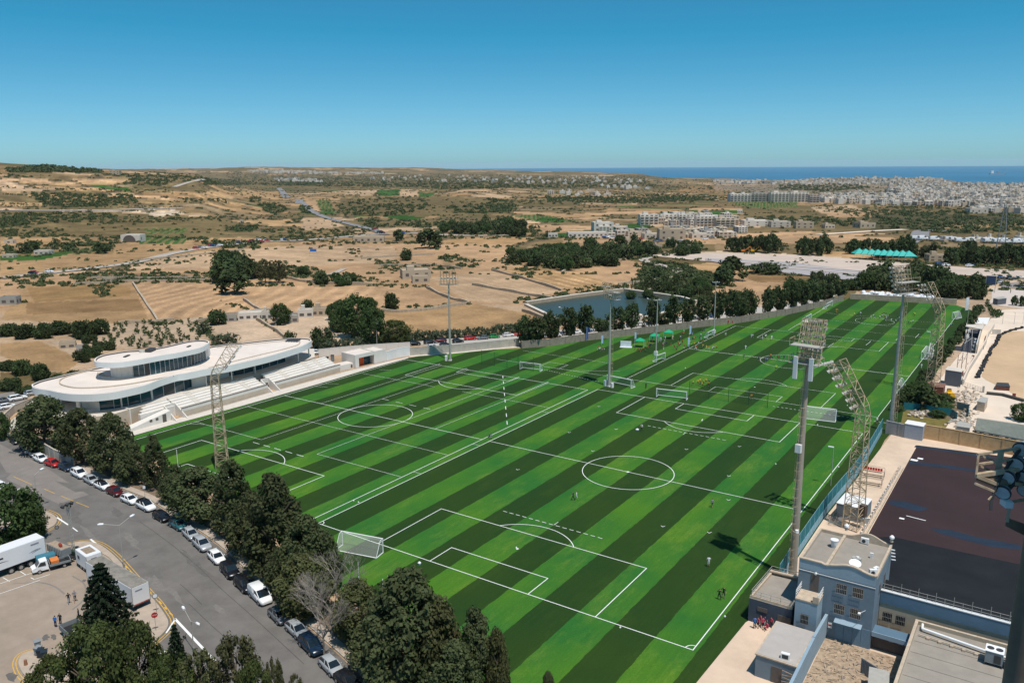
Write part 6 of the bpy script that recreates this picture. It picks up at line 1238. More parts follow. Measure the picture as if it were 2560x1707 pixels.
gz(z7, (1003, 545), (1066, 522), 2.1, 1.4, 'small white goal below the left green tent', (-1, 0)); gz(z7, (1380, 368), (1428, 345), 2.1, 1.4, 'small white goal beyond the third green tent', (-1, 0)); gz(z7, (2102, 248), (2140, 228), 2.1, 1.4, 'small white goal on the far touchline, nearer of two', (-1, 0)); gz(z7, (2252, 155), (2296, 130), 2.3, 1.6, 'white goal on the far touchline, farthest of all', (-1, 0))
gz(zq, (1213, 595), (1248, 550), 2.3, 1.5, 'white goal on the right touchline near the far mast', (1, 0)); gz(zq, (1447, 290), (1490, 280), 2.4, 1.6, 'white goal at the far right corner by the shrubs', (1, 0)); gz(zq, (1030, 850), (1058, 800), 2.3, 1.5, 'white goal hidden behind the thick grey mast foot', (1, 0)); gz(zq, (1262, 600), (1280, 520), 2.0, 1.2, 'small white goal beside the shrubs on the right touchline', (1, 0))
bn = bpy.data.materials.new('ball_stop_net'); bn.use_nodes = True; bn.node_tree.nodes['Principled BSDF'].inputs['Base Color'].default_value = (.03, .08, .03, 1); bn.node_tree.nodes['Principled BSDF'].inputs['Alpha'].default_value = .16
def ballstop(f, pts, h, lb):
 e = empty('ball_stop_net', f(*pts[0]), 0, lb, 'net'); P = [f(*q) for q in pts]
 for p in P: MB().tube((p.x-P[0].x, p.y-P[0].y, 0), (p.x-P[0].x, p.y-P[0].y, h), .06, None, 6, mat('green_post', (.02, .06, .03), .6)).build('post', None, e)
 mb = MB()
 for a, b in zip(P, P[1:]): a = a-P[0]; b = b-P[0]; mb.add([(a.x, a.y, .1), (b.x, b.y, .1), (b.x, b.y, h*.8), (a.x, a.y, h)], [(0, 1, 2, 3)], bn)
 mb.build('net', None, e)
ballstop(z7, [(1243, 795), (1388, 815), (1530, 838), (1678, 858), (1818, 880)], 4.2, 'dark green ball stop net between the two main pitches'); ballstop(Z(700, 780, 3.36), [(1695, 438), (1800, 455), (1907, 470), (2000, 480), (2130, 500)], 4.5, 'dark green ball stop net behind the left pitch')
for (x, y, t) in [(z6g(612, 825), 0, 4), (z6g(797, 860), 0, 2), (Z4(1222, 1100), 0, 5)]: MB().tube((0, 0, 0), (0, 0, t), .06, None, 6, steelw).build('marker_pole', None, None, ['thin white pole beside the bare grey tree', 'short white pole behind the near goal line', 'thin white pole at the near end of the left pitch'][int(t/2)-1 if t < 5 else 2], 'pole', loc=x)
tentm = mat('green_canopy', (.01, .34, .16), .6, var=.1)
def tent(p, lb, s=3.0, h=2.3, m=None, name='canopy_tent', grp='green canopy tents on the turf', rz=.3, pk=.9):
 e = empty(name, p, rz, lb, 'tent', grp); mb = MB(); q = s/2
 mb.add([(-q, -q, h), (q, -q, h), (q, q, h), (-q, q, h), (0, 0, h+pk), (-q, -q, h-.25), (q, -q, h-.25), (q, q, h-.25), (-q, q, h-.25)], [(0, 1, 4), (1, 2, 4), (2, 3, 4), (3, 0, 4), (5, 6, 1, 0), (6, 7, 2, 1), (7, 8, 3, 2), (8, 5, 0, 3)], m or tentm); mb.build('canopy', None, e)
 for x, y in ((-q, -q), (q, -q), (q, q), (-q, q)): MB().tube((x, y, 0), (x, y, h), .035, None, 5, steelw).build('leg', None, e)
tent(z7(880, 432), 'green pop-up tent nearest the white screen, left of the others'); tent(z7(988, 395), 'green pop-up tent in the middle of the three on the turf'); tent(z7(1090, 370), 'green pop-up tent farthest right of the three on the turf')
e = empty('white_screen', z7(778, 435), .4, 'white fabric screen standing left of the green tents', 'screen'); MB().bz(-1.8, 1.8, -.3, .1, .2, 2.1, mat('white_fabric', (.7, .74, .8), .8)).build('fabric', None, e); MB().bz(-2, 2, -.9, .9, 0, .2, steelw).build('base', None, e)
def feather(p, h, m, lb, w=.6):
 e = empty('feather_flag', p, .6, lb, 'flag', 'feather flags'); MB().tube((0, 0, 0), (0, 0, h), .03, None, 5, steelw).build('pole', None, e); MB().bz(.04, w, -.02, .02, .7, h, m).build('banner', None, e)
fb = mat('flag_blue_white', (.45, .6, .8), .7); blu = mat('flag_blue', (.04, .12, .45), .7)
for (x, y, m, h, lb) in [(598, 420, fb, 3.4, 'pale blue feather flag left of the white screen'), (842, 388, fb, 3, 'pale feather flag between the screen and the tents'), (488, 390, blu, 5.0, 'blue feather flag by the boundary wall'), (1245, 350, fb, 3.6, 'pale feather flag right of the green tents'), (1233, 430, fb, 3.2, 'pale feather flag on the touchline by the tents')]: feather(z7(x, y), h, m, lb)
q0 = zq(1545, 240); feather(q0, 6, steelw, 'white feather flag at the far right corner', 1.2)
skin = mat('skin', (.42, .26, .18), .7); hair = mat('dark_hair', (.03, .02, .015), .8)
def person_mesh(pose, seed=0):
 P = dict(stand=dict(lf=(.10, .02), rf=(-.10, -.02), lk=0, la=(.05, 0), ra=(.02, 0)), walk=dict(lf=(.09, .28), rf=(-.09, -.26), lk=.05, la=(.02, -.18), ra=(.02, .18)), run=dict(lf=(.09, .42), rf=(-.09, -.40), lk=.12, la=(.03, -.3), ra=(.03, .3)), wide=dict(lf=(.22, 0), rf=(-.22, .05), lk=0, la=(.18, .1), ra=(.18, .05)), point=dict(lf=(.12, .05), rf=(-.12, -.05), lk=0, la=(.05, .1), ra=(.25, .35)))[pose if pose != 'sit' else 'stand']
 V = []; E_ = []; Rr = []
 def v(x, y, z, r): V.append((x, y, z)); Rr.append(r); return len(V)-1
 sit = pose == 'sit'; H = .42 if sit else .92
 pel = v(0, 0, H, .145); ab = v(0, .0, H+.18, .125); ch = v(0, 0, H+.40, .16); nk = v(0, .01, H+.56, .06); hd_ = v(0, .03, H+.68, .098); ht = v(0, .02, H+.76, .075)
 E_ += [(pel, ab), (ab, ch), (ch, nk), (nk, hd_), (hd_, ht)]
 for s, fo, ar in ((1, P['lf'], P['la']), (-1, P['rf'], P['ra'])):
  hp_ = v(s*.1, 0, H-.05, .09)
  if sit: kn = v(s*.14, .38, H+.05, .065); an = v(s*.13, .45, .08, .045); ft = v(s*.13, .62, .05, .04)
  else: kn = v(s*abs(fo[0])*.9+.0, fo[1]*.6+P['lk']*.6, H*.53, .062); an = v(s*abs(fo[0]), fo[1], .08, .042); ft = v(s*abs(fo[0]), fo[1]+.17, .04, .04)
  E_ += [(pel, hp_), (hp_, kn), (kn, an), (an, ft)]
  sh = v(s*.19, 0, H+.49, .06); el = v(s*(.26+ar[0]*.6), ar[1]*.5, H+.22+abs(ar[1])*.2, .042); wr = v(s*(.25+ar[0]), ar[1]+.06, H+.0+abs(ar[1])*.45, .032); fi = v(s*(.25+ar[0]), ar[1]+.10, H-.08+abs(ar[1])*.5, .028); E_ += [(ch, sh), (sh, el), (el, wr), (wr, fi)]
 me_ = bpy.data.meshes.new('person_skel'); me_.from_pydata(V, E_, []); o = bpy.data.objects.new('tmp', me_); COL.objects.link(o)
 md = o.modifiers.new('skin', 'SKIN');
 sv_ = me_.skin_vertices if me_.skin_vertices else None
 if not me_.skin_vertices: me_.attributes.new if False else None
 bm_ok = len(me_.skin_vertices) > 0
 if not bm_ok:
  import bmesh; bm = bmesh.new(); bm.from_mesh(me_); bm.verts.layers.skin.verify(); bm.to_mesh(me_); bm.free()
 for i, r_ in enumerate(Rr): me_.skin_vertices[0].data[i].radius = (r_, r_*.8 if i in (0, 1, 2) else r_)
 me_.skin_vertices[0].data[0].use_root = True
 sb = o.modifiers.new('sub', 'SUBSURF'); sb.levels = 1; sb.render_levels = 1
 dg = bpy.context.evaluated_depsgraph_get(); out = bpy.data.meshes.new_from_object(o.evaluated_get(dg)); bpy.data.objects.remove(o)
 out.materials.clear(); out.name = 'person'; return out, H
PMESH = {p: person_mesh(p) for p in ('stand', 'walk', 'run', 'wide', 'point', 'sit')}
cloth = {k: mat('cloth_'+k, c, .85, var=.08) for k, c in dict(white=(.72, .72, .74), black=(.02, .02, .025), navy=(.02, .03, .08), blue=(.03, .15, .45), red=(.45, .03, .03), yellow=(.75, .48, .03), green=(.05, .35, .08), neon=(.55, .75, .05), orange=(.70, .22, .03), pink=(.60, .06, .12), grey=(.25, .25, .27), teal=(.02, .25, .28)).items()}
pm_cache = {}
def pmesh(pose, top, bot, long=False):
 k = (pose, top, bot, long)
 if k in pm_cache: return pm_cache[k]
 src, H = PMESH[pose]; me_ = src.copy()
 for m in (skin, cloth[top], cloth[bot], hair, cloth['black']): me_.materials.append(m)
 mi_ = []
 for p in me_.polygons:
  x, y, z = p.center
  if z > H+.70 or (z > H+.62 and y < .0 and z < H+.9 and abs(x) < .12): i = 3
  elif z > H+.54 and abs(x) < .13: i = 0
  elif z > H+.02 and (abs(x) < .2 or z > H+.26): i = 1
  elif abs(x) > .21 and z > H-.2 and pose != 'sit': i = 0
  elif z < .10: i = 4
  elif z > (.12 if long else H*.52): i = 2
  else: i = 0
  mi_.append(i)
 me_.polygons.foreach_set('material_index', mi_); me_.polygons.foreach_set('use_smooth', [True]*len(mi_)); pm_cache[k] = me_; return me_
pc = [0]
def person(p, rz, pose, top, bot, label, group=None, long=False, s=1.0):
 pc[0] += 1; s *= 1+.03*math.sin(pc[0]*2.1); return inst('person', pmesh(pose, top, bot, long), None, (p[0], p[1], p[2] if len(p) > 2 else 0), rz, s, label, 'person', group)
z3 = Z(1300, 1150, 3.485); z7b = Z(1780, 1200, 3.0154)
for f, q, rz, po, t, b_, lb, lg in [(z3, (463, 350), 2, 'walk', 'navy', 'black', 'person in dark clothes walking left of one in white, below the centre circle', True), (z3, (492, 345), 2.2, 'walk', 'white', 'white', 'person in white walking beside one in dark clothes below the centre circle', False), (z3, (1674, 412), 1, 'walk', 'grey', 'black', 'person in a grey top walking alone right of the centre circle', False), (z3, (1642, 928), .5, 'stand', 'white', 'white', 'person in white standing by the mast shadow', False), (z3, (1735, 1215), 0, 'wide', 'black', 'black', 'left of two dark figures with cameras near the right touchline', True), (z3, (1772, 1200), 3, 'wide', 'black', 'black', 'right of two dark figures with cameras near the right touchline', False),
 (z7, (893, 1050), 3, 'point', 'white', 'black', 'person in white top beside a white bag on the far half of the pitch', True), (z7, (925, 740), 1, 'stand', 'black', 'black', 'person in black standing near the middle mast', True), (z7, (1700, 822), 1, 'wide', 'orange', 'black', 'person in an orange bib near the ball stop net', False), (z7, (1880, 605), 0, 'wide', 'neon', 'navy', 'person in a lime yellow top below the far centre circle', False), (z7, (1645, 522), 1, 'run', 'navy', 'navy', 'player in navy left of the far centre circle', False), (z7, (1657, 455), 1, 'run', 'white', 'white', 'player in white alone above the far centre circle', False),
 (Z(700, 780, 3.36), (1765, 1055), 2, 'sit', 'navy', 'black', 'person in dark clothes sitting on the double touchline', True), (Z(700, 780, 3.36), (1778, 1062), 2.4, 'sit', 'grey', 'grey', 'person in grey sitting on the double touchline', True),
 (Z5, (535, 955), 1.2, 'walk', 'black', 'grey', 'person in black top in the parking lot, left of one in grey', True), (Z5, (583, 938), 4.2, 'walk', 'grey', 'black', 'person in grey carrying a bag in the parking lot', False), (Z5, (612, 1075), 2.5, 'wide', 'black', 'black', 'person in black shorts beside the spruce tree', False), (Z5, (432, 1135), .4, 'stand', 'blue', 'navy', 'person in a blue top behind the flatbed truck', True), (Z5, (470, 1118), 3.6, 'stand', 'black', 'black', 'person in black beside the one in the blue top', True), (Z4, (180, 995), 1, 'walk', 'grey', 'black', 'person walking on the street beside the parked black cars', False),
 (z7b, (320, 1118), .3, 'stand', 'blue', 'navy', 'person in bright blue standing at the left of the pink group', True), (zq, (1215, 672), 1, 'stand', 'white', 'white', 'person in white by the shrubs on the right touchline', False), (zq, (1525, 375), 1, 'walk', 'black', 'black', 'dark figure walking on the path beyond the shrubs', True), (zq, (1888, 100), 1, 'stand', 'black', 'black', 'lone figure on the paved lot at the far right', True), (zq, (880, 1085), 1, 'stand', 'white', 'black', 'person in white by the end of the turquoise fence', False), (zq, (1165, 275), 1, 'wide', 'neon', 'black', 'coach in lime yellow at the farthest pitch', False)]: person(f(*q), rz, po, t, b_, lb, None, lg, 1.03)
r = random.Random(12)
def crowd(f, pts, tops, bots, lab, grp, sitp=0., s=1.0, jit=5):
 for i, (x, y) in enumerate(pts):
  t = tops[i % len(tops)]; po = 'sit' if r.random() < sitp else r.choice(['stand', 'walk', 'run', 'wide']); person(f(x+r.uniform(-jit, jit), y+r.uniform(-jit*.5, jit*.5)), r.uniform(0, 6.3), po, t, bots[i % len(bots)], lab % t if '%s' in lab else lab, grp, False, s)
crowd(z7, [(1275, 720), (1305, 712), (1320, 722), (1345, 728), (1352, 715), (1380, 725), (1388, 712), (1322, 705), (1366, 702)], ['yellow', 'yellow', 'navy', 'yellow'], ['navy', 'black'], 'player in %s in the group huddled behind the ball stop net', 'players huddled behind the ball stop net')
crowd(z7, [(1790, 545), (1748, 540), (1815, 548), (1840, 520), (1858, 528), (1893, 525), (1908, 528), (1940, 530), (1825, 540), (2000, 522)], ['navy', 'navy', 'blue', 'orange', 'green', 'red', 'teal'], ['navy', 'black'], 'player in %s training in the far centre circle', 'players in the far centre circle')
crowd(z7, [(1695, 368), (1706, 368), (1783, 380), (1803, 375), (1845, 388)], ['white', 'white', 'black'], ['white', 'black'], 'player in %s on the far pitch above the centre circle', 'players on the far pitch above the centre circle')
crowd(z7, [(1345, 445), (1372, 450), (1415, 455), (1430, 445), (1448, 450), (1338, 440), (1410, 465), (1385, 458)], ['yellow', 'yellow', 'white', 'orange'], ['black', 'white'], 'child in %s near the touchline by the tents', 'children near the touchline by the tents', .1, .88)
crowd(z7, [(945, 425), (955, 418), (965, 425), (938, 420), (970, 415), (860, 465), (875, 460), (890, 470), (905, 465), (845, 455), (915, 458), (1050, 420), (1080, 415), (1110, 430), (1130, 432), (1140, 450), (1165, 425), (1180, 422), (1207, 440), (1145, 458)], ['red', 'red', 'navy', 'red', 'black'], ['navy', 'red', 'black'], 'child in %s among the groups around the green tents', 'children around the green tents', .45, .85)
crowd(z7, [(1185, 350), (1200, 330), (1205, 345), (1262, 335), (1265, 350), (1250, 360), (1285, 380), (1325, 390), (1352, 398), (1340, 325), (1355, 315), (1325, 360), (1440, 360), (1508, 355), (1243, 375)], ['red', 'white', 'orange', 'navy', 'blue', 'white'], ['navy', 'white', 'black'], 'child in %s beyond the green tents near the wall', 'children beyond the green tents', .1, .88)
crowd(z7, [(r.uniform(920, 1330), r.uniform(372, 462)) for _ in range(34)], ['red', 'white', 'navy', 'yellow', 'white', 'black', 'green'], ['white', 'black', 'navy'], 'child in %s in the loose crowd between the green tents and the touchline', 'loose crowd by the green tents', .25, .9)
crowd(z7, [(570, 460), (585, 465), (600, 462), (618, 470), (575, 452)], ['red', 'white'], ['white', 'navy'], 'child in %s standing left of the white screen', 'children left of the white screen', 0, .88)
crowd(z7, [(1530, 265), (1545, 262), (1570, 258), (1535, 255), (1560, 268)], ['red'], ['red', 'black'], 'child in red by the wall beyond the slim mast', 'children in red by the wall')
crowd(zq, [(570, 248), (580, 245), (568, 258)], ['yellow', 'orange'], ['black'], 'child in %s at the far left of the farthest pitch', 'children at the far left of the farthest pitch')
crowd(zq, [(835, 290), (850, 285), (862, 290), (900, 295), (920, 275), (940, 290), (955, 300), (968, 290), (950, 312), (915, 285), (930, 268), (970, 275), (992, 318), (1020, 325), (1035, 300), (1050, 302), (945, 275)], ['white', 'white', 'navy', 'white', 'black', 'red'], ['white', 'black'], 'child in %s in the large group on the farthest pitch', 'children in the large group on the farthest pitch', 0, .9, 4)
crowd(zq, [(712, 275), (753, 270), (770, 310), (1140, 335), (1155, 328), (1115, 335), (1163, 268), (310, 355), (318, 365), (300, 360), (1432, 358), (1445, 352)], ['neon', 'white', 'navy', 'neon', 'white', 'green'], ['black', 'navy'], 'person in %s spread around the farthest pitch', 'people spread around the farthest pitch')
crowd(zq, [(15, 450), (38, 440), (85, 450)], ['white'], ['white', 'navy'], 'player in white near the left end of the far half', 'players in white at the far half')
crowd(z7b, [(345, 1110), (362, 1095), (378, 1115), (398, 1105), (412, 1125), (430, 1100), (445, 1110), (380, 1075), (405, 1070), (455, 1085)], ['pink', 'pink', 'pink', 'navy'], ['black', 'grey'], 'person in %s in the shade by the blue building', 'people in the shade by the blue building', .2, .95, 4)
bagm = mat('white_bag', (.75, .76, .78), .7)
for i, (f, q, s_, lb) in enumerate([(z6g, (1078, 648), .28, 'round white bag behind the near goal line'), (z7, (862, 1045), .42, 'white bag beside the person on the far half')]): MB().tube((0, 0, 0), (0, 0, .25), s_*.8, s_, 9, bagm).tube((0, 0, .25), (0, 0, .45), s_, s_*.3, 9, bagm).build('white_bag', None, None, lb, 'bag', loc=f(*q))
bl = MB(); bl.tube((0, 0, .0), (0, 0, .11), .06, .11, 8, steelw); bl.tube((0, 0, .11), (0, 0, .22), .11, .05, 8, steelw); blm = bl.mesh('ball')
for i, (f, q) in enumerate([(z3, (873, 1463)), (z3, (1785, 1367)), (z6g, (570, 163)), (z6g, (607, 175)), (z6g, (1827, 526)), (zq, (658, 948)), (zq, (1070, 742)), (zq, (592, 1412)), (z7, (1215, 590)), (z7, (1340, 970)), (z7, (2187, 1008)), (zq, (118, 1390)), (z6g, (838, 745))]): inst('ball', blm, None, f(*q), 0, 1.3, 'small white ball lying on the striped turf', 'ball', 'balls lying on the turf')
# ---------------- right side: stadium buildings, court, yards ----------------
k7 = Z(1780, 1200, 3.0154); r6 = Z(1940, 1180, 6.03); zR = Z(2060, 860, 4.704); zS = Z(2340, 700, 7.84)
blue_w = mat('blue_render', (.165, .215, .26), .85, scale=.6, var=.12, coord='World', detail=10); blue_l = mat('light_blue_render', (.27, .36, .43), .85, scale=.6, var=.08, coord='World'); blue_d = mat('dark_blue_render', (.055, .075, .105), .85, scale=.6, var=.15, coord='World'); slate = mat('slate_blue_band', (.10, .17, .24), .85, scale=.6, var=.1, coord='World')
roofg = mat('grey_roof_membrane', (.30, .265, .225), .92, scale=.5, var=.12, coord='World', detail=10); stone = mat('tan_coping', (.50, .40, .30), .9, scale=1.5, var=.2, coord='World'); yardm = mat('beige_yard_concrete', (.62, .47, .35), .92, scale=.14, var=.16, coord='World', detail=12)
creamw = mat('cream_render', (.42, .36, .27), .9, scale=.6, var=.1, coord='World'); maroon = mat('maroon_court', (.036, .019, .019), .75, scale=.1, var=.22, coord='World', detail=10); courtb = mat('blue_court_band', (.014, .026, .046), .75, scale=.2, var=.3, coord='World'); courtk = mat('black_court', (.010, .0105, .012), .7, scale=.18, var=.5, coord='World', detail=12); shutter = mat('blue_shutter', (.15, .24, .32), .7)
sand = mat('sand_track', (.52, .36, .22), .95, scale=.08, var=.15, coord='World', detail=12); chalk = mat('chalky_concrete', (.68, .56, .45), .9, scale=.12, var=.10, coord='World', detail=12)
MB().sheet([(72.6, 12), (72.8, 30), (72.6, 50), (73.6, 80), (74.2, 109), (100, 104), (125, 100), (140, 60), (120, -30), (72, -45), (71.4, -6), (72, 10)], .008).build('stadium_yard', yardm, kind='structure')
MB().sheet([(76, 104), (74.5, 112), (76, 135), (77.5, 190), (80, 250), (82, 300), (110, 330), (180, 330), (190, 100), (110, 101)], .004).build('service_road', chalk, kind='structure')
c0 = [k7(1395, 0), k7(1190, 400), zR(1100, 1188)]
ct = zR(1100, 1188); cr_ = zR(2352, 1350)
MB().sheet([(80.3, 27), (80.2, 76), (ct.x, ct.y), (cr_.x, cr_.y), (cr_.x+25, cr_.y-2), (130, 27)], .014).build('sports_court', maroon, kind='structure')
MB().sheet([k7(1355, 425), k7(2345, 640), (130, 44), (130, 27.2), (80.4, 27.2), (80.4, 46)], .018).build('sports_court', courtk, kind='structure')
cb = MB()
for f, q in [(zR, [(1080, 1188), (1500, 1240), (2110, 1345), (1900, 1340), (1400, 1260), (1060, 1212)]), (zR, [(1005, 1380), (1200, 1395), (1500, 1430), (1810, 1480), (1790, 1500), (1500, 1465), (1200, 1430), (990, 1408)]), (k7, [(1350, 150), (1460, 160), (1640, 215), (1560, 235), (1400, 200), (1320, 175)]), (k7, [(1640, 360), (1800, 375), (2000, 430), (2330, 490), (2330, 525), (2100, 500), (1900, 450), (1700, 395)])]: cb.sheet([f(*a) for a in q], .022, courtb)
cb.build('court_band', kind='structure')
for f, a, b, w in [(k7, (1465, 268), (1612, 305), .22), (k7, (1412, 285), (1450, 293), .6), (zR, (1100, 1340), (1165, 1352), .9), (zR, (1020, 1355), (1102, 1372), 1.1)]: MB().ribbon([f(*a), f(*b)], w, .03, line).build('court_marking', kind='structure')
tq = bpy.data.materials.new('turquoise_mesh'); tq.use_nodes = True; b_ = tq.node_tree.nodes['Principled BSDF']; b_.inputs['Base Color'].default_value = (.01, .20, .24, 1); b_.inputs['Alpha'].default_value = .72; b_.inputs['Roughness'].default_value = .8
tql = mat('pale_blue_panel', (.22, .38, .46), .8, scale=1.5, var=.25, coord='World')
fe = empty('turquoise_fence', (72.6, 26, 0), 0, 'turquoise mesh fence on pale blue panels between the turf and the stadium yard', 'fence')
fend = zR(695, 1050); FP = [(72.9, 22), (72.6, 32), (72.4, 50), (72.6, 60), (73.0, 76), (fend.x-.3, fend.y)]
FPn = spline(FP, 6); acc = 0; last = None
Pts = [Vector(p) for p in FPn]; Ls = [0]
for a, b in zip(Pts, Pts[1:]): Ls.append(Ls[-1]+(b-a).length)
n = int(Ls[-1]/3.0); SP = []
for k in range(n+1):
 s = Ls[-1]*k/n
 i = max(0, min(len(Pts)-2, int(np.searchsorted(Ls, s))-1)); SP.append(Pts[i]+(Pts[i+1]-Pts[i])*((s-Ls[i])/max(1e-6, Ls[i+1]-Ls[i])))
for a, b in zip(SP, SP[1:]):
 d = b-a; c = (a+b)/2; rz = math.atan2(d.y, d.x)
 mb = MB(); mb.box((0, 0, .7), (d.length-.15, .1, 1.4), m=tql); o = inst('lower_panel', mb.mesh('lower_panel'), fe, (c.x-72.6, c.y-26, 0), rz)
 mb = MB(); mb.box((0, 0, 2.45), (d.length-.1, .03, 2.1), m=tq); inst('mesh_panel', mb.mesh('mesh_panel'), fe, (c.x-72.6, c.y-26, 0), rz)
 mb = MB(); mb.tube((0, 0, 0), (0, 0, 3.6), .05, None, 6, tql); mb.beam((0, 0, 3.55), (d.length, 0, 3.55), .05, m=tql); mb.beam((.3, 0, 1.45), (1.2, .35, .2), .07, m=tql); inst('fence_post', mb.mesh('fence_post'), fe, (a.x-72.6, a.y-26, 0), rz)
# ---- blue building
def B_(name, loc, label, cat): e = empty(name, loc, 0, label, cat); return e
def wp(e, mb, name, m=None): o = mb.build(name, m, e); o.matrix_parent_inverse = Matrix.Translation(-e.location); return o
bb = B_('blue_building', (82.5, 17.8, 0), 'three-storey blue building with a wavy roof parapet and barred windows', 'building')
X0_, X1_, Y0_, Y1_, HH = 77.8, 87.2, 12.45, 23.2, 9.6
wp(bb, MB().bz(X0_, X1_, Y0_, Y1_, 0, HH, blue_w), 'main_wall'); wp(bb, MB().bz(X0_+.3, X1_-.3, Y0_+.3, Y1_-.3, HH-.1, HH+.02, roofg), 'roof')
mb = MB(); n = 24
for k in range(n):
 a, b = k/n, (k+1)/n; f = lambda t: HH+.45+(.55*math.sin(PI*(t-.38)/.58)**2 if .38 < t < .96 else 0)-(.12 if .3 < t < .38 else 0)
 mb.add([(X0_+(X1_-X0_)*a, Y0_-.03, HH-.9), (X0_+(X1_-X0_)*b, Y0_-.03, HH-.9), (X0_+(X1_-X0_)*b, Y0_-.03, f(b)), (X0_+(X1_-X0_)*a, Y0_-.03, f(a)), (X0_+(X1_-X0_)*a, Y0_+.28, f(a)), (X0_+(X1_-X0_)*b, Y0_+.28, f(b)), (X0_+(X1_-X0_)*b, Y0_+.28, HH-.1), (X0_+(X1_-X0_)*a, Y0_+.28, HH-.1)], [(0, 1, 2, 3), (4, 5, 6, 7)], blue_l); mb.add([(X0_+(X1_-X0_)*a, Y0_-.12, f(a)), (X0_+(X1_-X0_)*b, Y0_-.12, f(b)), (X0_+(X1_-X0_)*b, Y0_+.33, f(b)), (X0_+(X1_-X0_)*a, Y0_+.33, f(a)), (X0_+(X1_-X0_)*a, Y0_-.12, f(a)+.14), (X0_+(X1_-X0_)*b, Y0_-.12, f(b)+.14), (X0_+(X1_-X0_)*b, Y0_+.33, f(b)+.14), (X0_+(X1_-X0_)*a, Y0_+.33, f(a)+.14)], [(4, 5, 6, 7), (0, 1, 5, 4), (3, 7, 6, 2)], stone)
wp(bb, mb, 'wavy_parapet')
mb = MB();
for k in range(n):
 a, b = k/n, (k+1)/n; f = lambda t: HH+.45+(.8*math.sin(PI*(t-.4)/.56)**2 if .4 < t < .96 else 0)
 xs = lambda t: X0_+(X1_-X0_)*t
 for yy, dy in ((Y1_-.25, .3),): mb.add([(xs(a), yy, HH-.1), (xs(b), yy, HH-.1), (xs(b), yy, f(b)), (xs(a), yy, f(a)), (xs(a), yy+dy, f(a)), (xs(b), yy+dy, f(b)), (xs(a), yy+dy, 6), (xs(b), yy+dy, 6)], [(0, 1, 2, 3), (3, 2, 5, 4), (4, 5, 7, 6)], stone)
wp(bb, mb, 'rear_parapet')
for (x0, x1, y0, y1, z) in [(X0_-.05, X0_+.25, Y0_+.34, Y1_-.26, .45), (X1_-.25, X1_+.05, Y0_+.34, Y1_-.26, .45), (81.0, 81.35, Y0_+.34, Y1_-.26, .35)]: wp(bb, MB().bz(x0, x1, y0, y1, HH-.05, HH+z, stone), 'side_parapet')
wp(bb, MB().bz(X0_-.02, X1_+.02, Y0_-.05, Y0_-.001, HH-1.15, HH-1.05, fascia), 'string_course')
def barred(e, x, y, z, w=1.25, h=1.35, axis='y'):
 o = empty('window', (x, y, z)); o.parent = e; o.matrix_parent_inverse = Matrix.Translation(-e.location)
 MB().bz(-w/2, w/2, -.02, .06, -h/2, h/2, joint).build('frame', None, o); MB().bz(-w/2+.08, w/2-.08, -.03, -.021, -h/2+.08, h/2-.08, cglass).build('pane', None, o)
 mb = MB()
 for k in range(7): xx = -w/2-.02+(w+.04)*k/6; mb.beam((xx, -.22, -h/2-.05), (xx, -.22, h/2+.05), .025, m=galv)
 for zz in (-h/2, 0, h/2): mb.beam((-w/2-.05, -.22, zz), (w/2+.05, -.22, zz), .025, m=galv)
 mb.build('bars', None, o); return o
def facade_pt(px, py, y=Y0_):   # where the ray meets the plane of the front wall
 d = ray(1780+px/3.0154, 1200+py/3.0154); t = (y-C[1])/d[1]; p = C+d*t; return p[0], p[2]
for q in [(978, 815), (1102, 845), (960, 968), (1082, 1002)]: x, z = facade_pt(*q); barred(bb, x, Y0_, z)
x, z = facade_pt(775, 770); wp(bb, MB().bz(x-.5, x+.5, Y0_-.06, Y0_-.002, z-1.15, z+1.15, joint), 'balcony_door')
x, z = facade_pt(785, 700); wp(bb, MB().tube((x, Y0_-.3, z), (x, Y0_-.02, z), .14, .16, 8, fascia), 'wall_lamp')
xa, za = facade_pt(930, 1090); xb, zb_ = facade_pt(1110, 1130);
for k in range(4): w = (xb-xa+1.3)/4; wp(bb, MB().bz(xa+k*w+.02, xa+(k+1)*w-.02, Y0_-.06, Y0_-.002, .05, 2.6, shutter), 'garage_shutter')
wp(bb, MB().box(((xa+xb)/2+.1, Y0_-.45, 2.95), (xb-xa+.4, .9, .08), m=blue_l, rx=.25), 'awning'); wp(bb, MB().bz(xa-.9, xa-.4, Y0_-.05, Y0_-.002, 1.4, 2.1, fascia), 'notice'); wp(bb, MB().bz(xa-.85, xa-.45, Y0_-.06, Y0_-.051, 1.7, 1.9, redp), 'notice_text')
wp(bb, MB().beam((86.3, Y0_-.02, 5.2), (85.9, Y0_-1.4, 5.4), .04, m=fascia).box((85.85, Y0_-1.5, 5.4), (.3, .45, .1), m=fascia), 'lamp_arm')
T0 = facade_pt(630, 885, 9.6); T1 = facade_pt(795, 935, 9.6); zt = (T0[1]+T1[1])/2
tw = B_('balcony_tower', ((T0[0]+T1[0])/2, 11, 0), 'light blue stair tower with a small railed balcony in front of the blue building', 'building')
wp(tw, MB().bz(T0[0], T1[0], 9.6, Y0_-.06, 0, zt-.12, blue_l), 'tower_wall'); wp(tw, MB().bz(T0[0]-.05, T1[0]+.05, 9.55, Y0_-.06, zt-.116, zt+.05, stone), 'balcony_floor')
for x0 in (T0[0], T1[0]-.0):
 mb = MB()
 for zz in (.45, .8, 1.1): mb.beam((x0, 9.65, zt+zz), (x0, Y0_-.1, zt+zz), .05, m=fascia)
 for yy in (9.65, 10.6, 11.6): mb.beam((x0, yy, zt), (x0, yy, zt+1.1), .05, m=fascia)
 wp(tw, mb, 'railing')
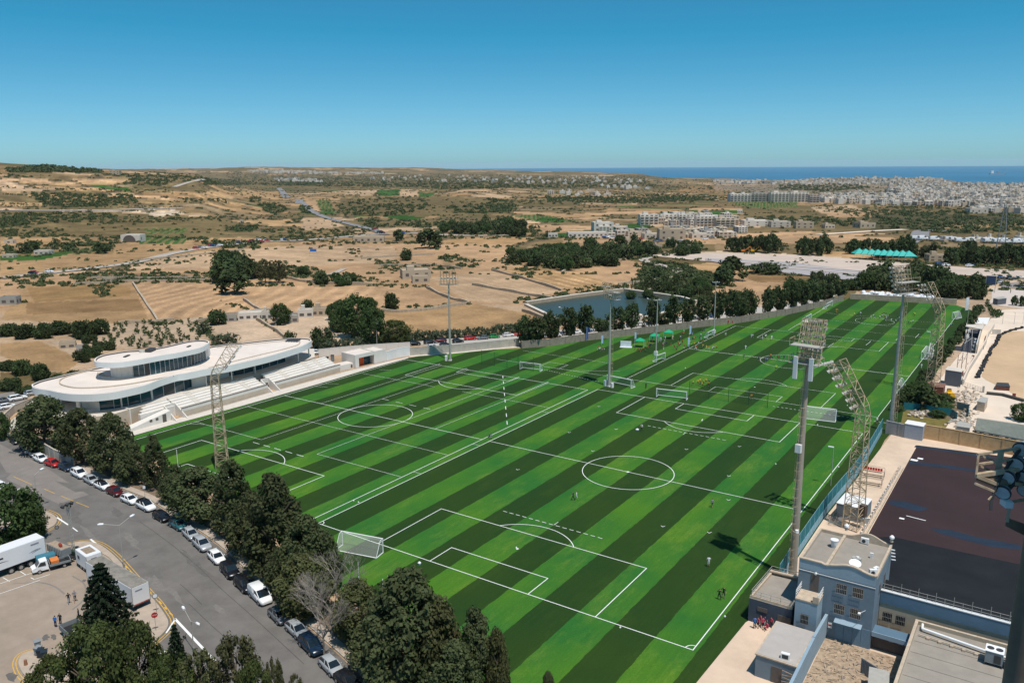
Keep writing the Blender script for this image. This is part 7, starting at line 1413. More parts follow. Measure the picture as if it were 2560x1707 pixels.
wp(tw, MB().bz(T1[0]-.6, T1[0]+.1, 9.5, 9.9, zt+.052, zt+.9, stone), 'corner_pier'); xw, zw = facade_pt(697, 1045, 9.6); barred(tw, xw, 9.6, zw, 1.0, 1.3)
for i, (x, y, z, s) in enumerate([(83.9, 22.3, 0, 1), (86.6, 13.6, 0, 1), (86.7, 14.7, 0, .8)]): o = empty('air_conditioner', (x, y, HH+.02), i*.6, ['air conditioner by the rear parapet of the blue roof', 'air conditioner at the front right corner of the blue roof', 'smaller air conditioner at the front right corner of the blue roof'][i], 'air conditioner'); MB().bz(-.5*s, .5*s, -.2, .2, .1, .85*s, fascia).build('casing', None, o); MB().tube((-.12, -.215, .45), (-.12, -.203, .45), .25*s, None, 12, dark).build('fan', None, o)
p = r6(875, 1130, HH); wt = empty('water_tank', (p.x, p.y, HH+.02), 0, 'white round water tank on the blue building roof', 'water tank'); MB().tube((0, 0, 0), (0, 0, 1.05), .36, .52, 14, fascia).build('tank_body', None, wt); MB().tube((0, 0, 1.05), (0, 0, 1.12), .55, .54, 14, steelw).build('lid', None, wt)
p = r6(1190, 1390, HH+.4); sd = empty('satellite_dish', (p.x, p.y, HH+.02), 0, 'large white satellite dish at the front of the blue roof', 'satellite dish'); o = MB().tube((0, 0, 0), (0, 0, .12), .2, .75, 18, steelw).build('dish', None, sd); o.location = (0, 0, .5); o.rotation_euler = (.35, 0, .4); MB().tube((0, 0, 0), (0, 0, .5), .05, None, 6, galv).build('stand', None, sd)
p = r6(1215, 1330, HH+.3); MB().bz(-.55, .55, -.35, .35, 0, .7, galv).tube((.1, 0, .7), (.1, 0, .85), .2, .2, 8, fascia).build('roof_unit', None, None, 'grey box unit behind the satellite dish on the blue roof', 'roof unit', loc=(p.x, p.y, HH+.02))
p = r6(1440, 1275, HH+.2); MB().bz(-.15, .15, -.15, .15, 0, .6, fascia).box((0, 0, .68), (.4, .25, .12), m=fascia).build('roof_vent', None, None, 'small white vent standing alone on the blue roof', 'vent', loc=(p.x, p.y, HH+.02))
for (x, y, lb) in [(X1_-.1, Y1_-.1, 'white ball finial at the rear right corner of the blue roof'), (81.2, Y1_+.3, 'white ball finial behind the middle of the blue roof')]:
 mb = MB(); mb.tube((0, 0, 0), (0, 0, .35), .22, .16, 10, stone); mb.tube((0, 0, .35), (0, 0, .55), .12, .32, 12, steelw); mb.tube((0, 0, .55), (0, 0, .75), .32, .30, 12, steelw); mb.tube((0, 0, .75), (0, 0, .95), .30, .1, 12, steelw); mb.build('ball_finial', None, None, lb, 'finial', loc=(x, y, HH+.85))
mb = MB()
for k in range(4): mb.box((X1_+.25+k*.12, Y1_-.9-k*.45, HH+.1-k*.25), (.7, .12, .12), .9, steelw, ry=.3)
wp(bb, mb, 'white_flood_lamps')
wp(bb, MB().box((X1_+.7, 20.2, 4.2), (1.5, 1.6, .06), m=mat('aqua_canopy', (.30, .52, .48), .5)), 'side_canopy')
for q in [(1690, 1440), (1610, 1555)]: wp(bb, MB().bz(X1_+.001, X1_+.04, 15+(q[0]-1600)*.04, 16+(q[0]-1600)*.04, 6.2, 7.6, joint), 'side_window')
# ---- flat dark blue block on the left
db = B_('low_blue_block', (75, 15, 0), 'low dark blue flat-roofed block between the turf corner and the blue building', 'building')
q = [k7(275, 880, 3.45), k7(622, 978, 3.45), k7(640, 740, 3.45), k7(430, 690, 3.45)]
q = [(72.1, 10.6), (77.75, 10.6), (77.75, 19.4), (72.4, 19.2)]
wp(db, MB().prism(q, 0, 3.4, blue_d, roofg), 'walls'); wp(db, MB().wall([(72.3, 10.8), (77.6, 10.8), (77.6, 19.2), (72.6, 19)][::1], .4, 3.4, 3.75, stone, True), 'parapet')
mb = MB(); RP = [(77.5, 10.8), (72.3, 10.8), (72.6, 19), (77.6, 19.2)]
for a, b in zip(RP, RP[1:]):
 for zz in (4.1, 4.5): mb.beam((*a, zz), (*b, zz), .05, m=galv)
 for k in range(5): t = k/4; mb.beam((a[0]+(b[0]-a[0])*t, a[1]+(b[1]-a[1])*t, 3.7), (a[0]+(b[0]-a[0])*t, a[1]+(b[1]-a[1])*t, 4.5), .05, m=galv)
wp(db, mb, 'roof_railing'); wp(db, MB().bz(73.3, 74.6, 10.52, 10.598, 1.9, 2.5, joint), 'window'); wp(db, MB().bz(76.0, 77.7, 10.52, 10.598, .02, 2.2, joint), 'doorway'); wp(db, MB().tube((72.4, 18.6, 3.9), (77.6, 18.9, 3.9), .22, None, 8, stone), 'roof_pipe')
# ---- low front block
lb_ = B_('pump_house', (79, 3, 0), 'low blue hut with pale flat roof and open door at the bottom of the yard', 'building')
wp(lb_, MB().bz(76.75, 81.5, -1.0, 7.4, 0, 2.9, blue_w), 'walls'); wp(lb_, MB().bz(76.65, 81.6, -1.1, 7.5, 2.904, 3.06, stone), 'roof_edge'); wp(lb_, MB().bz(76.85, 81.4, -.9, 7.3, 3.062, 3.09, mat('pale_roof_felt', (.42, .38, .35), .9, scale=.5, var=.08, coord='World')), 'roof')
wp(lb_, MB().bz(78.7, 79.9, -1.06, -1.002, .02, 2.1, joint), 'doorway');
for k in range(5): wp(lb_, MB().box((80.6, -1.25, .35+k*.42), (1.2, .08, .1), m=woodm, ry=.15*(-1)**k), 'pallet_slat')
ac = empty('air_conditioner', (80.0, -.2, 3.09), .1, 'air conditioner on the pale flat roof of the low blue hut', 'air conditioner'); MB().bz(-.5, .5, -.25, .25, 0, .7, fascia).build('casing', None, ac); MB().bz(-.35, .35, -.27, -.251, .1, .6, dark).build('fan', None, ac)
for (a, b, lb) in [((81.75, 12.3), (81.7, 6.0), 'pale blue wall joining the blue building and the low hut'), ((81.72, 5.9), (82.0, -8), 'pale blue courtyard wall running to the bottom edge')]:
 e = empty('courtyard_wall', (a[0], a[1], 0), 0, lb, 'wall'); MB().wall([(0, 0), (b[0]-a[0], b[1]-a[1])], .28, 0, 3.2, blue_l).build('wall_body', None, e); MB().wall([(0, 0), (b[0]-a[0], b[1]-a[1])], .36, 3.204, 3.3, blue_l).build('coping', None, e)
rub = mat('rocky_garden_ground', (.22, .15, .10), .95, scale=1.4, col2=(.50, .38, .27), coord='World', detail=12)
MB().sheet([(81.9, 12.3), (87.3, 12.3), (91.6, 12.3), (91.6, -8), (82.1, -8)], .02).build('rocky_courtyard', rub, kind='structure')
r = random.Random(4); mb = MB()
for i in range(420):
 x, y = r.uniform(82.3, 91.2), r.uniform(-3, 12); a = r.uniform(0, 6.3); L_0 = r.uniform(.25, .7); z = r.uniform(.05, .2); mb.beam((x, y, z), (x+math.cos(a)*L_0, y+math.sin(a)*L_0, z+r.uniform(-.05, .12)), .06, m=stone if i % 3 else twig)
mb.build('dry_brushwood', None, None, 'pale dry twigs and stones scattered over the brown courtyard', 'brushwood', kind='stuff')
# ---- cream wing with blue parapet and the walkway railing
cwg = B_('cream_wing', (95, 18, 0), 'cream wing with dark blue parapet band beside the blue building', 'building')
wp(cwg, MB().bz(87.25, 104, 16.8, 20, 0, 4.6, creamw), 'cream_wall'); wp(cwg, MB().bz(87.25, 104, 16.7, 20, 4.604, 6.3, slate), 'blue_parapet'); wp(cwg, MB().bz(87.25, 104, 16.65, 17.15, 6.304, 6.42, fascia), 'white_coping'); wp(cwg, MB().bz(87.25, 104, 17.2, 20, 6.304, 6.36, courtk), 'dark_walkway')
mb = MB()
for k in range(17): x = 87.6+k; mb.beam((x, 16.9, 6.4), (x, 16.9, 7.3 if k % 2 else 7.8), .05, m=galv)
for zz in (6.8, 7.25): mb.beam((87.4, 16.9, zz), (104, 16.9, zz), .04, m=galv)
wp(cwg, mb, 'walkway_railing')
for px_w in [(1322, 1028), (1420, 1055)]: x, z = facade_pt(*px_w, y=16.8); barred(cwg, x, 16.79, z, 1.15, 1.35)
wp(cwg, MB().bz(87.25, 91.7, 12.5, 14.6, 2.3, 2.5, slate), 'canopy_roof'); wp(cwg, MB().bz(87.25, 91.7, 12.4, 12.49, 2.0, 2.6, blue_l), 'canopy_fascia'); wp(cwg, MB().bz(87.3, 91.6, 13.2, 13.4, 0, 2.29, joint), 'garage_shade_panel')  # dark panel under the canopy paints the shade of the open garage
for x in (89.2, 90.3): wp(cwg, MB().bz(x, x+.55, 13.1, 13.19, 1.5, 2.1, greyp), 'notice')
# ---- grey-roofed hall in the corner
rh = B_('corner_hall', (97, 8, 0), 'flat grey-roofed hall with pipes and two cooling units at the bottom right', 'building')
wp(rh, MB().bz(91.8, 106, -6, 15.6, 0, 3.6, creamw), 'walls'); wp(rh, MB().bz(91.9, 106, -5.9, 15.5, 3.604, 3.68, roofg), 'roof')
for a, b in [((91.7, 15.5), (106, 15.5)), ((91.9, -6), (91.9, 15.3))]: wp(rh, MB().wall([a, b], .35, 3.6, 4.2, creamw, top=stone), 'parapet')
for k in range(7): wp(rh, MB().bz(92.2, 105.6, -5+k*2.7, -4.94+k*2.7, 3.684, 3.69, dark), 'roof_seam')
mb = MB(); mb.path([(92.6, 15.0, 4.1), (92.7, 13.9, 4.1), (101, 12.6, 4.1), (105, 12.3, 4.1)], .16, 8, steelw); wp(rh, mb, 'air_duct'); mb = MB(); mb.path([(92.5, 12.6, 3.95), (101, 11.8, 3.95)], .08, 6, stone); wp(rh, mb, 'pipe')
for k in range(6): wp(rh, MB().bz(93.4+k*1.3, 93.75+k*1.3, 12.2-k*.12, 12.7-k*.12, 3.684, 3.95, stone), 'pipe_block')
for i, x in enumerate((100.6, 102.9)):
 e = empty('cooling_unit', (x, 11.2, 3.69), 0, ['grey twin-fan cooling unit on the corner hall, left one', 'grey twin-fan cooling unit on the corner hall, right one by the brown mast'][i], 'cooling unit'); MB().bz(-.9, .9, -.8, .8, .35, 1.8, greyp).build('casing', None, e); MB().bz(-.95, .95, -.85, .85, 1.804, 1.86, steelw).build('top_plate', None, e)
 for s in (-.45, .45): MB().tube((s, 0, 1.862), (s, 0, 1.9), .38, None, 12, dark).build('fan', None, e)
 MB().bz(.0, .7, -.83, -.802, .5, 1.5, dark).build('grille', None, e)
 for s in (-.85, .85): MB().bz(s-.05, s+.05, -.8, .8, 0, .346, dark).build('foot', None, e)
e = empty('metal_shed', (89.8, 3.2, 0), .15, 'small grey metal shed with ribbed side in the brown courtyard', 'shed'); MB().bz(-1, 1, -1.8, 1.8, 0, 2.2, greyp).build('walls', None, e); MB().bz(-1.1, 1.1, -1.9, 1.9, 2.204, 2.3, galv).build('roof', None, e)
e = empty('corrugated_screen', (88.3, 6.2, 0), -.5, 'ribbed dark metal screen beside the grey metal shed', 'screen');
for k in range(12): MB().bz(-1.2+k*.2, -1.06+k*.2, -.05, .05, 0, 2.0, greyp).build('rib', None, e)
# ---- yard by the court: container, benches, seats
def pxbox(f, pts, z1, name, label, cat, m, roofm=None, z0=0, grp=None):
 q = [f(*p, z1) for p in pts]; cx = sum(p.x for p in q)/len(q); cy = sum(p.y for p in q)/len(q); e = empty(name, (cx, cy, 0), 0, label, cat, grp); P = [(p.x-cx, p.y-cy) for p in q]; MB().prism(P, z0, z1-.1, m).build('walls', None, e); MB().prism(offset(P if area(P) > 0 else P[::-1], -.08), z1-.096, z1, roofm or m).build('roof', None, e); return e
def rectp(f, a, b, w, z):   # rectangle from an edge a-b and a width to its left
 A, B = f(*a, z), f(*b, z); d = Vector((B.x-A.x, B.y-A.y)).normalized(); n = Vector((-d.y, d.x))*w; return [(A.x, A.y), (B.x, B.y), (B.x+n.x, B.y+n.y), (A.x+n.x, A.y+n.y)]
def wbox(P, z1, name, label, cat, m, roofm=None, z0=0, grp=None):
 cx = sum(p[0] for p in P)/len(P); cy = sum(p[1] for p in P)/len(P); e = empty(name, (cx, cy, 0), 0, label, cat, grp); P = [(p[0]-cx, p[1]-cy) for p in P]; MB().prism(P, z0, z1-.1, m).build('walls', None, e); MB().prism(offset(P if area(P) > 0 else P[::-1], -.08), z1-.096, z1, roofm or m).build('roof', None, e); return e
wbox([(74.1, 51.6), (78.6, 51.2), (78.9, 56.6), (74.4, 57)], 2.7, 'white_container', 'white roofed grey container behind the lattice tower in the yard', 'container', greyp, fascia)
for i, (x, y) in enumerate([(79.0, 50.6), (75.6, 48.9)]): MB().box((0, 0, .8), (1.3, .06, 1.5), m=steelw, rx=.4).build('white_board', None, None, ['white board leaning against the white container', 'white sheet lying against the pile of trolleys'][i], 'board', loc=(x, y, 0), rz=.6)
mb = MB(); r = random.Random(8)
for k in range(16): x = 73.6+r.random()*1.4; y = 47.5+k*.22; mb.beam((x, y, .1), (x+.3, y, 1.2), .05, m=galv); mb.beam((x, y, 1.2), (x+.8, y+.1, 1.0), .05, m=dark); mb.beam((x, y, .5), (x+1.0, y, .3), .06, m=galv)
mb.build('stacked_barriers', None, None, 'pile of stacked metal barriers by the turquoise fence', 'barriers')
st_ = empty('seat_row', zR(565, 1500), .1, 'row of bright red seats on the beige yard', 'seats')
for k in range(8): MB().bz(-1.9+k*.48, -1.5+k*.48, -.2, .22, .35, .42, redp).bz(-1.9+k*.48, -1.5+k*.48, .2, .26, .42, .85, redp).build('seat', None, st_)
MB().beam((-1.9, 0, .3), (1.9, 0, .3), .06, m=galv).build('frame', None, st_)
for i, (q, lb) in enumerate([((1460, 70), 'open dugout frame with clear roof below the red seats'), ((1420, 190), 'second open dugout frame nearer the white container')]):
 p = r6(*q); e = empty('dugout_frame', (p.x, p.y, 0), .08, lb, 'dugout'); mb = MB()
 for x in (-2, 2): mb.path([(x, -.8, 0), (x, -.8, 1.6), (x, .6, 2.0), (x, .8, 0)], .05, 6, stone)
 for (y, z) in ((-.8, 1.6), (.6, 2.0), (-.8, .1), (.8, .1)): mb.beam((-2, y, z), (2, y, z), .07, m=stone)
 mb.build('frame', None, e); MB().bz(-1.9, 1.9, -.2, .3, .4, .5, woodm).build('bench', None, e)
e = empty('court_rail', (80, 50, 0), 0, 'clutter of white pipes and posts along the left edge of the maroon court', 'railing'); mb = MB(); r = random.Random(6)
MB().bz(-.15, .1, -18, 33, 0, .35, stone).build('kerb', None, e)
for k in range(64): y = -18+k*.8; h = r.uniform(.5, 1.1); mb.beam((-.4, y, 0), (-.4-r.uniform(0, .3), y, h), .06, m=galv if k % 3 else steelw); mb.beam((-.4, y, h*.8), (-.9, y+.2, h*.5), .05, m=stone)
mb.beam((-.4, -18, .6), (-.4, 33, .6), .06, m=galv); mb.build('posts', None, e)
mb = MB()
for k in range(26): y = -16+k*1.6; mb.tube((-.75, y, .35), (-.75, y+.5, .4), .14, .1, 7, steelw)
mb.build('white_tubes', None, e)
# ---- beyond the court
wbox(rectp(zR, (935, 985), (1165, 1010), 3.4, 3.0) if False else [zR(940, 950, 3.1), zR(1188, 990, 3.1), zR(1180, 1015, 3.1), zR(935, 980, 3.1)][:0] or [(zR(935, 1100).x, zR(935, 1100).y), (zR(1150, 1140).x, zR(1150, 1140).y), (zR(1150, 1140).x+.1, zR(1150, 1140).y+3), (zR(935, 1100).x+.1, zR(935, 1100).y+3)], 3.4, 'ticket_hut', 'grey blue hut with overhanging pale roof at the end of the limestone wall', 'hut', mat('grey_blue_wall', (.30, .33, .38), .85), fascia)
def stonewall(pts, h, name, label, m=limestone, panel=3.4, cop=None):
 return panel_wall(pts, name, label, h, .3, m, panel, .32, top=cop)
stonewall([zR(1180, 1110), zR(1360, 1140), zR(1840, 1230), zR(2352, 1330), zR(2700, 1400)], 3.2, 'limestone_wall', 'ochre limestone wall in bays behind the maroon court', mat('ochre_stone', (.50, .33, .17), .9, scale=1, var=.2, coord='World'))
stonewall([zR(730, 1050), zR(870, 1080), zR(935, 1098)], 3.0, 'grey_block_wall', 'grey block wall at the foot of the far thick mast', mat('grey_block', (.30, .29, .29), .9))
cg = empty('corrugated_roof', (0, 0, 0), 0, 'long grey green corrugated roof behind the limestone wall', 'shed'); A, B = zR(1770, 1010, 3.2), zR(2400, 1140, 3.2); D2 = zR(1800, 870, 4.2); E2 = zR(2420, 960, 4.2); corr = mat('corrugated_sheet', (.20, .22, .19), .6, scale=.6, var=.15, coord='World'); mb = MB(); n = 44
for k in range(n):
 for hh_, (t0, t1) in ((0, (k/n, (k+.5)/n)), (.14, ((k+.5)/n, (k+1)/n))):
  a0 = A.lerp(B, t0); a1 = A.lerp(B, t1); d0 = D2.lerp(E2, t0); d1 = D2.lerp(E2, t1); v = Vector((0, 0, hh_)); mb.add([a0+v, a1+v, d1+v, d0+v, a0-Vector((0, 0, .2)), a1-Vector((0, 0, .2))], [(0, 1, 2, 3), (4, 5, 1, 0)], corr)
mb.build('corrugated_sheets', None, cg); mb = MB(); mb.add([A-Vector((0, 0, .25)), B-Vector((0, 0, .25)), (B.x, B.y, 0), (A.x, A.y, 0)], [(0, 3, 2, 1)], dark); mb.add([A-Vector((0, 0, .25)), D2-Vector((0, 0, .1)), (D2.x, D2.y, 0), (A.x, A.y, 0)], [(0, 1, 2, 3)], galv); mb.build('side_walls', None, cg)
for i, x in enumerate([1760, 1850, 1955, 2010, 2050, 2140, 2255]): tree('column', zR(x, 1120), 2.6, .5, 'small dark cypress along the limestone wall', 'small cypresses along the limestone wall', False)
wbox([zR(1545, 1070), zR(1700, 1095), zR(1710, 1040), zR(1560, 1010)], 2.2, 'site_cabin', 'small grey site cabin beside the corrugated roof', 'cabin', greyp, galv)
wbox([zR(1790, 780), zR(1880, 800), zR(1915, 740), zR(1840, 720)], 2.4, 'site_cabin', 'grey flat-roofed cabin on the rubble yard', 'cabin', stone, galv)
wbox([zR(1410, 480), zR(1600, 510), zR(1610, 470), zR(1440, 440)], 4.4, 'grey_block_building', 'windowless dark grey building with white tanks on its roof', 'building', mat('dark_grey_wall', (.11, .12, .14), .8), palecon)
wbox([zR(1230, 590), zR(1395, 610), zR(1420, 560), zR(1180, 530)], 2.3, 'shipping_container', 'rusty brown container in the rubble yard', 'container', mat('rust_container', (.14, .05, .035), .8, var=.3), mat('rust_top', (.22, .11, .08), .8))
dz = zR(1475, 640); e = empty('dumper', (dz.x, dz.y, 0), 1.9, 'yellow dumper parked in the rubble yard', 'dumper'); MB().bz(-1.5, 1.5, -.9, .9, .7, 1.3, yelm).build('body', None, e); MB().bz(-1.4, .1, -.8, .8, 1.304, 1.8, yelm).build('skip', None, e); MB().bz(.6, 1.4, -.5, .5, 1.304, 2.3, yelm).build('cab', None, e); MB().bz(.65, 1.35, -.45, .45, 2.304, 2.4, dark).build('roof', None, e)
for x in (-1, 1):
 for y in (-.9, .9): add_wheel(e, x, y, .5)
wbox([zR(2010, 540), zR(2180, 550), zR(2160, 505), zR(2030, 500)], 1.2, 'waste_skip', 'rusty open skip on the pale yard at the right', 'skip', mat('rust_container', (.14, .05, .035)), dark)
MB().sheet([zR(930, 800), zR(1000, 770), zR(1200, 800), zR(1500, 880), zR(1430, 990), zR(1400, 1060), zR(1200, 1030), zR(900, 960)], .03).build('overgrown_ground', mat('weedy_grass', (.10, .09, .02), .95, scale=.7, col2=(.22, .17, .05), coord='World', detail=10), kind='structure')
MB().sheet([zR(1150, 640), zR(1500, 650), zR(1700, 720), zR(1690, 850), zR(1500, 890), zR(1300, 860), zR(930, 770), zR(950, 700)], .034).build('rough_ground', mat('rough_scrub_ground', (.16, .12, .07), .95, scale=.9, var=.5, coord='World', detail=12), kind='structure')
r = random.Random(31); mb = MB()
for i in range(520):
 f = r.choice([0, 1, 2]); q = [(r.gauss(1180, 75), r.gauss(830, 22)), (r.gauss(1640, 75), r.gauss(900, 60)), (r.gauss(1660, 60), r.gauss(640, 45))][f]; p = zR(*q); s = r.uniform(.15, .5); mb.box((p.x, p.y, s*.3+r.random()*.4), (s*r.uniform(.8, 2), s, s*.6), r.uniform(0, 3), [chalk, stone, galv][i % 3], rx=r.uniform(-.4, .4))
mb.build('rubble', None, None, 'heaps of pale rubble and broken slabs in the yard by the far mast', 'rubble', kind='stuff')
for (x, y, h, w, lb) in [(1030, 690, 4.5, 3.4, 'dark green shrub mass at the foot of the far mast'), (1120, 620, 4, 3, 'dark green tree beside the rusty container'), (1250, 760, 2, 2.5, 'low green bush on the rough ground'), (1400, 790, 2.5, 2.6, 'green bush among turquoise netting on the rough ground'), (1330, 860, 1.6, 2.2, 'low green bush behind the weedy grass'), (2310, 900, 4, 2.5, 'dark round tree at the right edge beyond the corrugated roof')]: tree('roundtree', zR(x, y), h, w, lb)
for i, pts in enumerate([[(930, 770), (1150, 790), (1330, 830)], [(1330, 830), (1500, 850), (1560, 900)], [(1560, 760), (1700, 800), (1690, 880)]]):
 P = [zR(*q) for q in pts]; MB().wall([(p.x, p.y) for p in P], .06, 0, 1.9, tq).build('netting_fence', None, None, ['turquoise netting below the dark shrub mass', 'turquoise netting in the middle of the rough ground', 'turquoise netting by the broken slabs'][i], 'fence')
MB().sheet([zR(1960, 30), zR(2060, 0), zR(2352, -60), zR(2352, 680), zR(2180, 560), zR(1900, 420), zR(1850, 380)], .02).build('sand_track', sand, kind='structure')
MB().sheet([zR(1960, 0), zS(1150, 1280), zS(1260, 1060), zS(1400, 1000), zS(1725, 1000), zS(1800, 2200)], .016).build('sand_track', sand, kind='structure')
tyb = MB().tube((0, 0, 0), (0, 0, .55), .55, .55, 10, tyre).tube((0, 0, .551), (0, 0, .56), .3, .3, 10, dark).mesh('tyre_stack'); r = random.Random(14)
tp = [zR(1800, 400), zR(1900, 200), zR(1980, 40), zS(1150, 1300), zS(1250, 1080), zS(1420, 1010), zS(1725, 930)]
for a, b in zip(tp, tp[1:]):
 n = int((b-a).length/.95)
 for k in range(n):
  p = a+(b-a)*(k/n);
  for w in (0,): inst('tyre_stack', tyb, None, (p.x+r.uniform(-.3, .3)+w, p.y+r.uniform(-.3, .3)-w*.3, 0), 0, (.9, .9, r.uniform(.6, 1.1)), 'black tyre pile in the barrier along the sand track', 'tyres', 'tyre barrier along the sand track')
for pts, h, lb in [([zR(1630, 480), zR(1700, 320), zR(1790, 180), zR(1900, 0), zS(1000, 1130), zS(1130, 930)], 1.6, 'pale sloping wall beside the ramp towards the seats structure'), ([zR(1640, 380), zR(1750, 180), zS(720, 1568)], 1.1, 'thin pale wall with red bins beside the ramp'), ([zS(1100, 1060), zS(1260, 1065)], 1.8, 'short cross wall at the top of the ramp')]:
 P = [(p.x, p.y) for p in pts]; MB().wall(P, .4, 0, h, palecon, top=chalk).build('ramp_wall', None, None, lb, 'wall')
for i, q in enumerate([(1640, 360), (1700, 265), (1750, 170), (1862, 60)]): MB().bz(-.35, .35, -.3, .3, 0, 1.0, redm).bz(-.3, .3, -.25, .25, 1.002, 1.06, dark).build('red_bin', None, None, ['red bin nearest the gate by the thin wall', 'red bin second from the gate', 'red bin third from the gate', 'red bin farthest from the gate'][i], 'bin', 'red bins along the thin wall', loc=zR(*q))
MB().bz(-.4, .4, -.3, .3, 0, 1.3, redm).bz(-.35, .35, -.25, .25, 1.302, 1.36, dark).build('red_bin', None, None, 'bright red bin on the road near the waste skip', 'bin', loc=zR(2230, 640))
e = empty('metal_gate', zR(1625, 490), 0, 'long low metal gate across the pale yard', 'gate'); a, b = zR(1625, 490), zR(1870, 570); d = b-a; mb = MB()
for z in (.2, .7, 1.2): mb.beam((0, 0, z), (d.x, d.y, z), .07, m=galv)
for k in range(9): t = k/8; mb.beam((d.x*t, d.y*t, .1), (d.x*t, d.y*t, 1.25), .06, m=galv)
mb.build('gate_frame', None, e); MB().box((d.x, d.y, .9), (.5, .5, 1.8), m=concrete).build('gate_pier', None, e)
mb = MB(); mb.path([zR(1910, 590)+Vector((0, 0, .4)), zR(2100, 610)+Vector((0, 0, .4)), zR(2352, 680)+Vector((0, 0, .4))], .4, 10, mat('black_pipe', (.06, .06, .055), .8)); mb.build('black_pipe', None, None, 'thick black pipe lying along the yard road', 'pipe')
for (q, h, lb) in [((1610, 330), 6, 'rusty steel frame column by the dark grey building'), ((1560, 320), 5, 'rusty steel frame column left of another by the dark grey building')]:
 p = zR(*q); mb = MB()
 for x in (0, 1.1): mb.beam((x, 0, 0), (x, 0, h), .14, m=mat('rusty_steel', (.20, .12, .08), .8))
 mb.beam((0, 0, h*.7), (1.1, 0, h*.7), .1, m=MATS['rusty_steel']); mb.beam((0, 0, h*.4), (1.1, 0, h), .08, m=MATS['rusty_steel']); mb.build('steel_frame', None, None, lb, 'frame', loc=p)
sb_ = empty('covered_stall_yard', zS(700, 1250), 0, 'open-fronted dark structure with a pale roof slab and white furniture inside', 'structure')
def sp(mb, nm): o = mb.build(nm, None, sb_); o.matrix_parent_inverse = Matrix.Translation(-sb_.location); return o
sp(MB().prism([zS(575, 905, 3.4), zS(905, 965, 3.4), zS(950, 880, 3.4), zS(620, 868, 3.4)], 3.1, 3.4, palecon), 'roof_slab'); sp(MB().sheet([zS(590, 960), zS(900, 980), zS(800, 1440), zS(690, 1430), zS(320, 1365), zS(390, 1290), zS(490, 1300), zS(570, 1180)], .04, mat('dark_floor', (.035, .038, .05), .8)), 'dark_floor')
a, b = zS(905, 975), zS(775, 1440); sp(MB().wall([(a.x, a.y), (b.x, b.y)], .25, 0, 3.0, palecon), 'side_wall'); a, b = zS(590, 960), zS(575, 1160); sp(MB().wall([(a.x, a.y), (b.x, b.y)], .25, 0, 2.4, palecon), 'side_wall')
for q in [(610, 1110), (610, 1150), (640, 1020), (780, 1200), (770, 1260), (740, 1330), (760, 1370), (730, 1410)]: p = zS(*q); sp(MB().box((p.x, p.y, .5), (1.0, .8, .8), .5, fascia if q[1] < 1300 else galv), 'table')
for a, b in [((640, 1100), (560, 1400)), ((700, 1080), (680, 1440)), ((700, 1290), (540, 1390))]: p, q = zS(*a), zS(*b); sp(MB().beam((p.x, p.y, 2.8), (q.x, q.y, 2.6), .12, m=galv).beam((q.x, q.y, 0), (q.x, q.y, 2.6), .1, m=galv), 'steel_post')
MB().sheet([zS(830, 735), zS(1060, 740), zS(1000, 870), zS(760, 860)], .05).build('white_slab', fascia, kind='structure')
r = random.Random(77)
for i, (x, y) in enumerate([(740, 620), (825, 630), (735, 700), (805, 710), (770, 680), (1060, 620), (1100, 660), (1155, 660), (1220, 690), (1270, 700), (1190, 740), (1120, 740), (1080, 700), (1235, 730), (1040, 580), (1010, 540), (1000, 500)]): tree('sapling', zS(x, y), r.uniform(1.8, 2.6), r.uniform(.8, 1.2), 'small potted tree on the pale terrace at the far right', 'potted trees on the pale terrace')
for i, x in enumerate([1300, 1530, 1700]):
 b = zS(x, 860); h = above(b, (700+640/7.84)/KD); e = empty('lamp_pole', b, 0, ['left', 'middle', 'right'][i]+' one of three thin lamp poles on the terrace above the sand track', 'street lamp'); MB().tube((0, 0, 0), (0, 0, h), .07, .04, 6, galv).build('pole', None, e); MB().bz(-.6, .05, -.1, .1, h, h+.1, galv).build('lamp_head', None, e)
wbox([zS(1110, 470), zS(1200, 490), zS(1370, 470), zS(1300, 430)], 2.6, 'small_hut', 'small dark hut with grey roof beside the far terrace', 'hut', mat('dark_grey_wall', (.11, .12, .14)), galv)
for x, y in ((1530, 500), (1680, 510)): tree('farpine', zS(x, y), 4.2, 1.7, 'reddish green young tree beside the small dark hut', 'young trees beside the small dark hut')
MB().sheet([zS(1080, 160), zS(1725, 200), zS(1725, 560), zS(1000, 470), zS(1100, 360)], .03).build('paved_square', mat('pale_paving', (.55, .47, .42), .9, scale=.4, var=.06, coord='World'), kind='structure')
MB().sheet([zS(1240, 60), zS(1900, 40), zS(1900, 200), zS(1725, 190), zS(1250, 130)], .036).build('tarmac_square', mat('pale_tarmac', (.24, .22, .22), .9, scale=.4, var=.06, coord='World'), kind='structure')
e = empty('stage_truss', zS(1050, 250), 0, 'dark banner frame on poles at the edge of the paved square', 'banner frame');
for x in (-2, 2): MB().tube((x, 0, 0), (x, 0, 8), .12, None, 6, galv).build('pole', None, e)
MB().bz(-2, 2, -.1, .1, 3.8, 8, mat('navy_banner', (.03, .06, .12), .8)).build('banner', None, e)
wl_ = [D(1957, 683), D(2100, 688), D(2190, 699)]; e = panel_wall([(24, 298), (44, 301.5), (66, 306)], 'end_wall', 'long low stone wall closing the far end of the turf', 2.4, .5, mat('pale_old_stone', (.42, .33, .24), .9, scale=.7, var=.25, coord='World'), 3.6, .0, top=palecon)
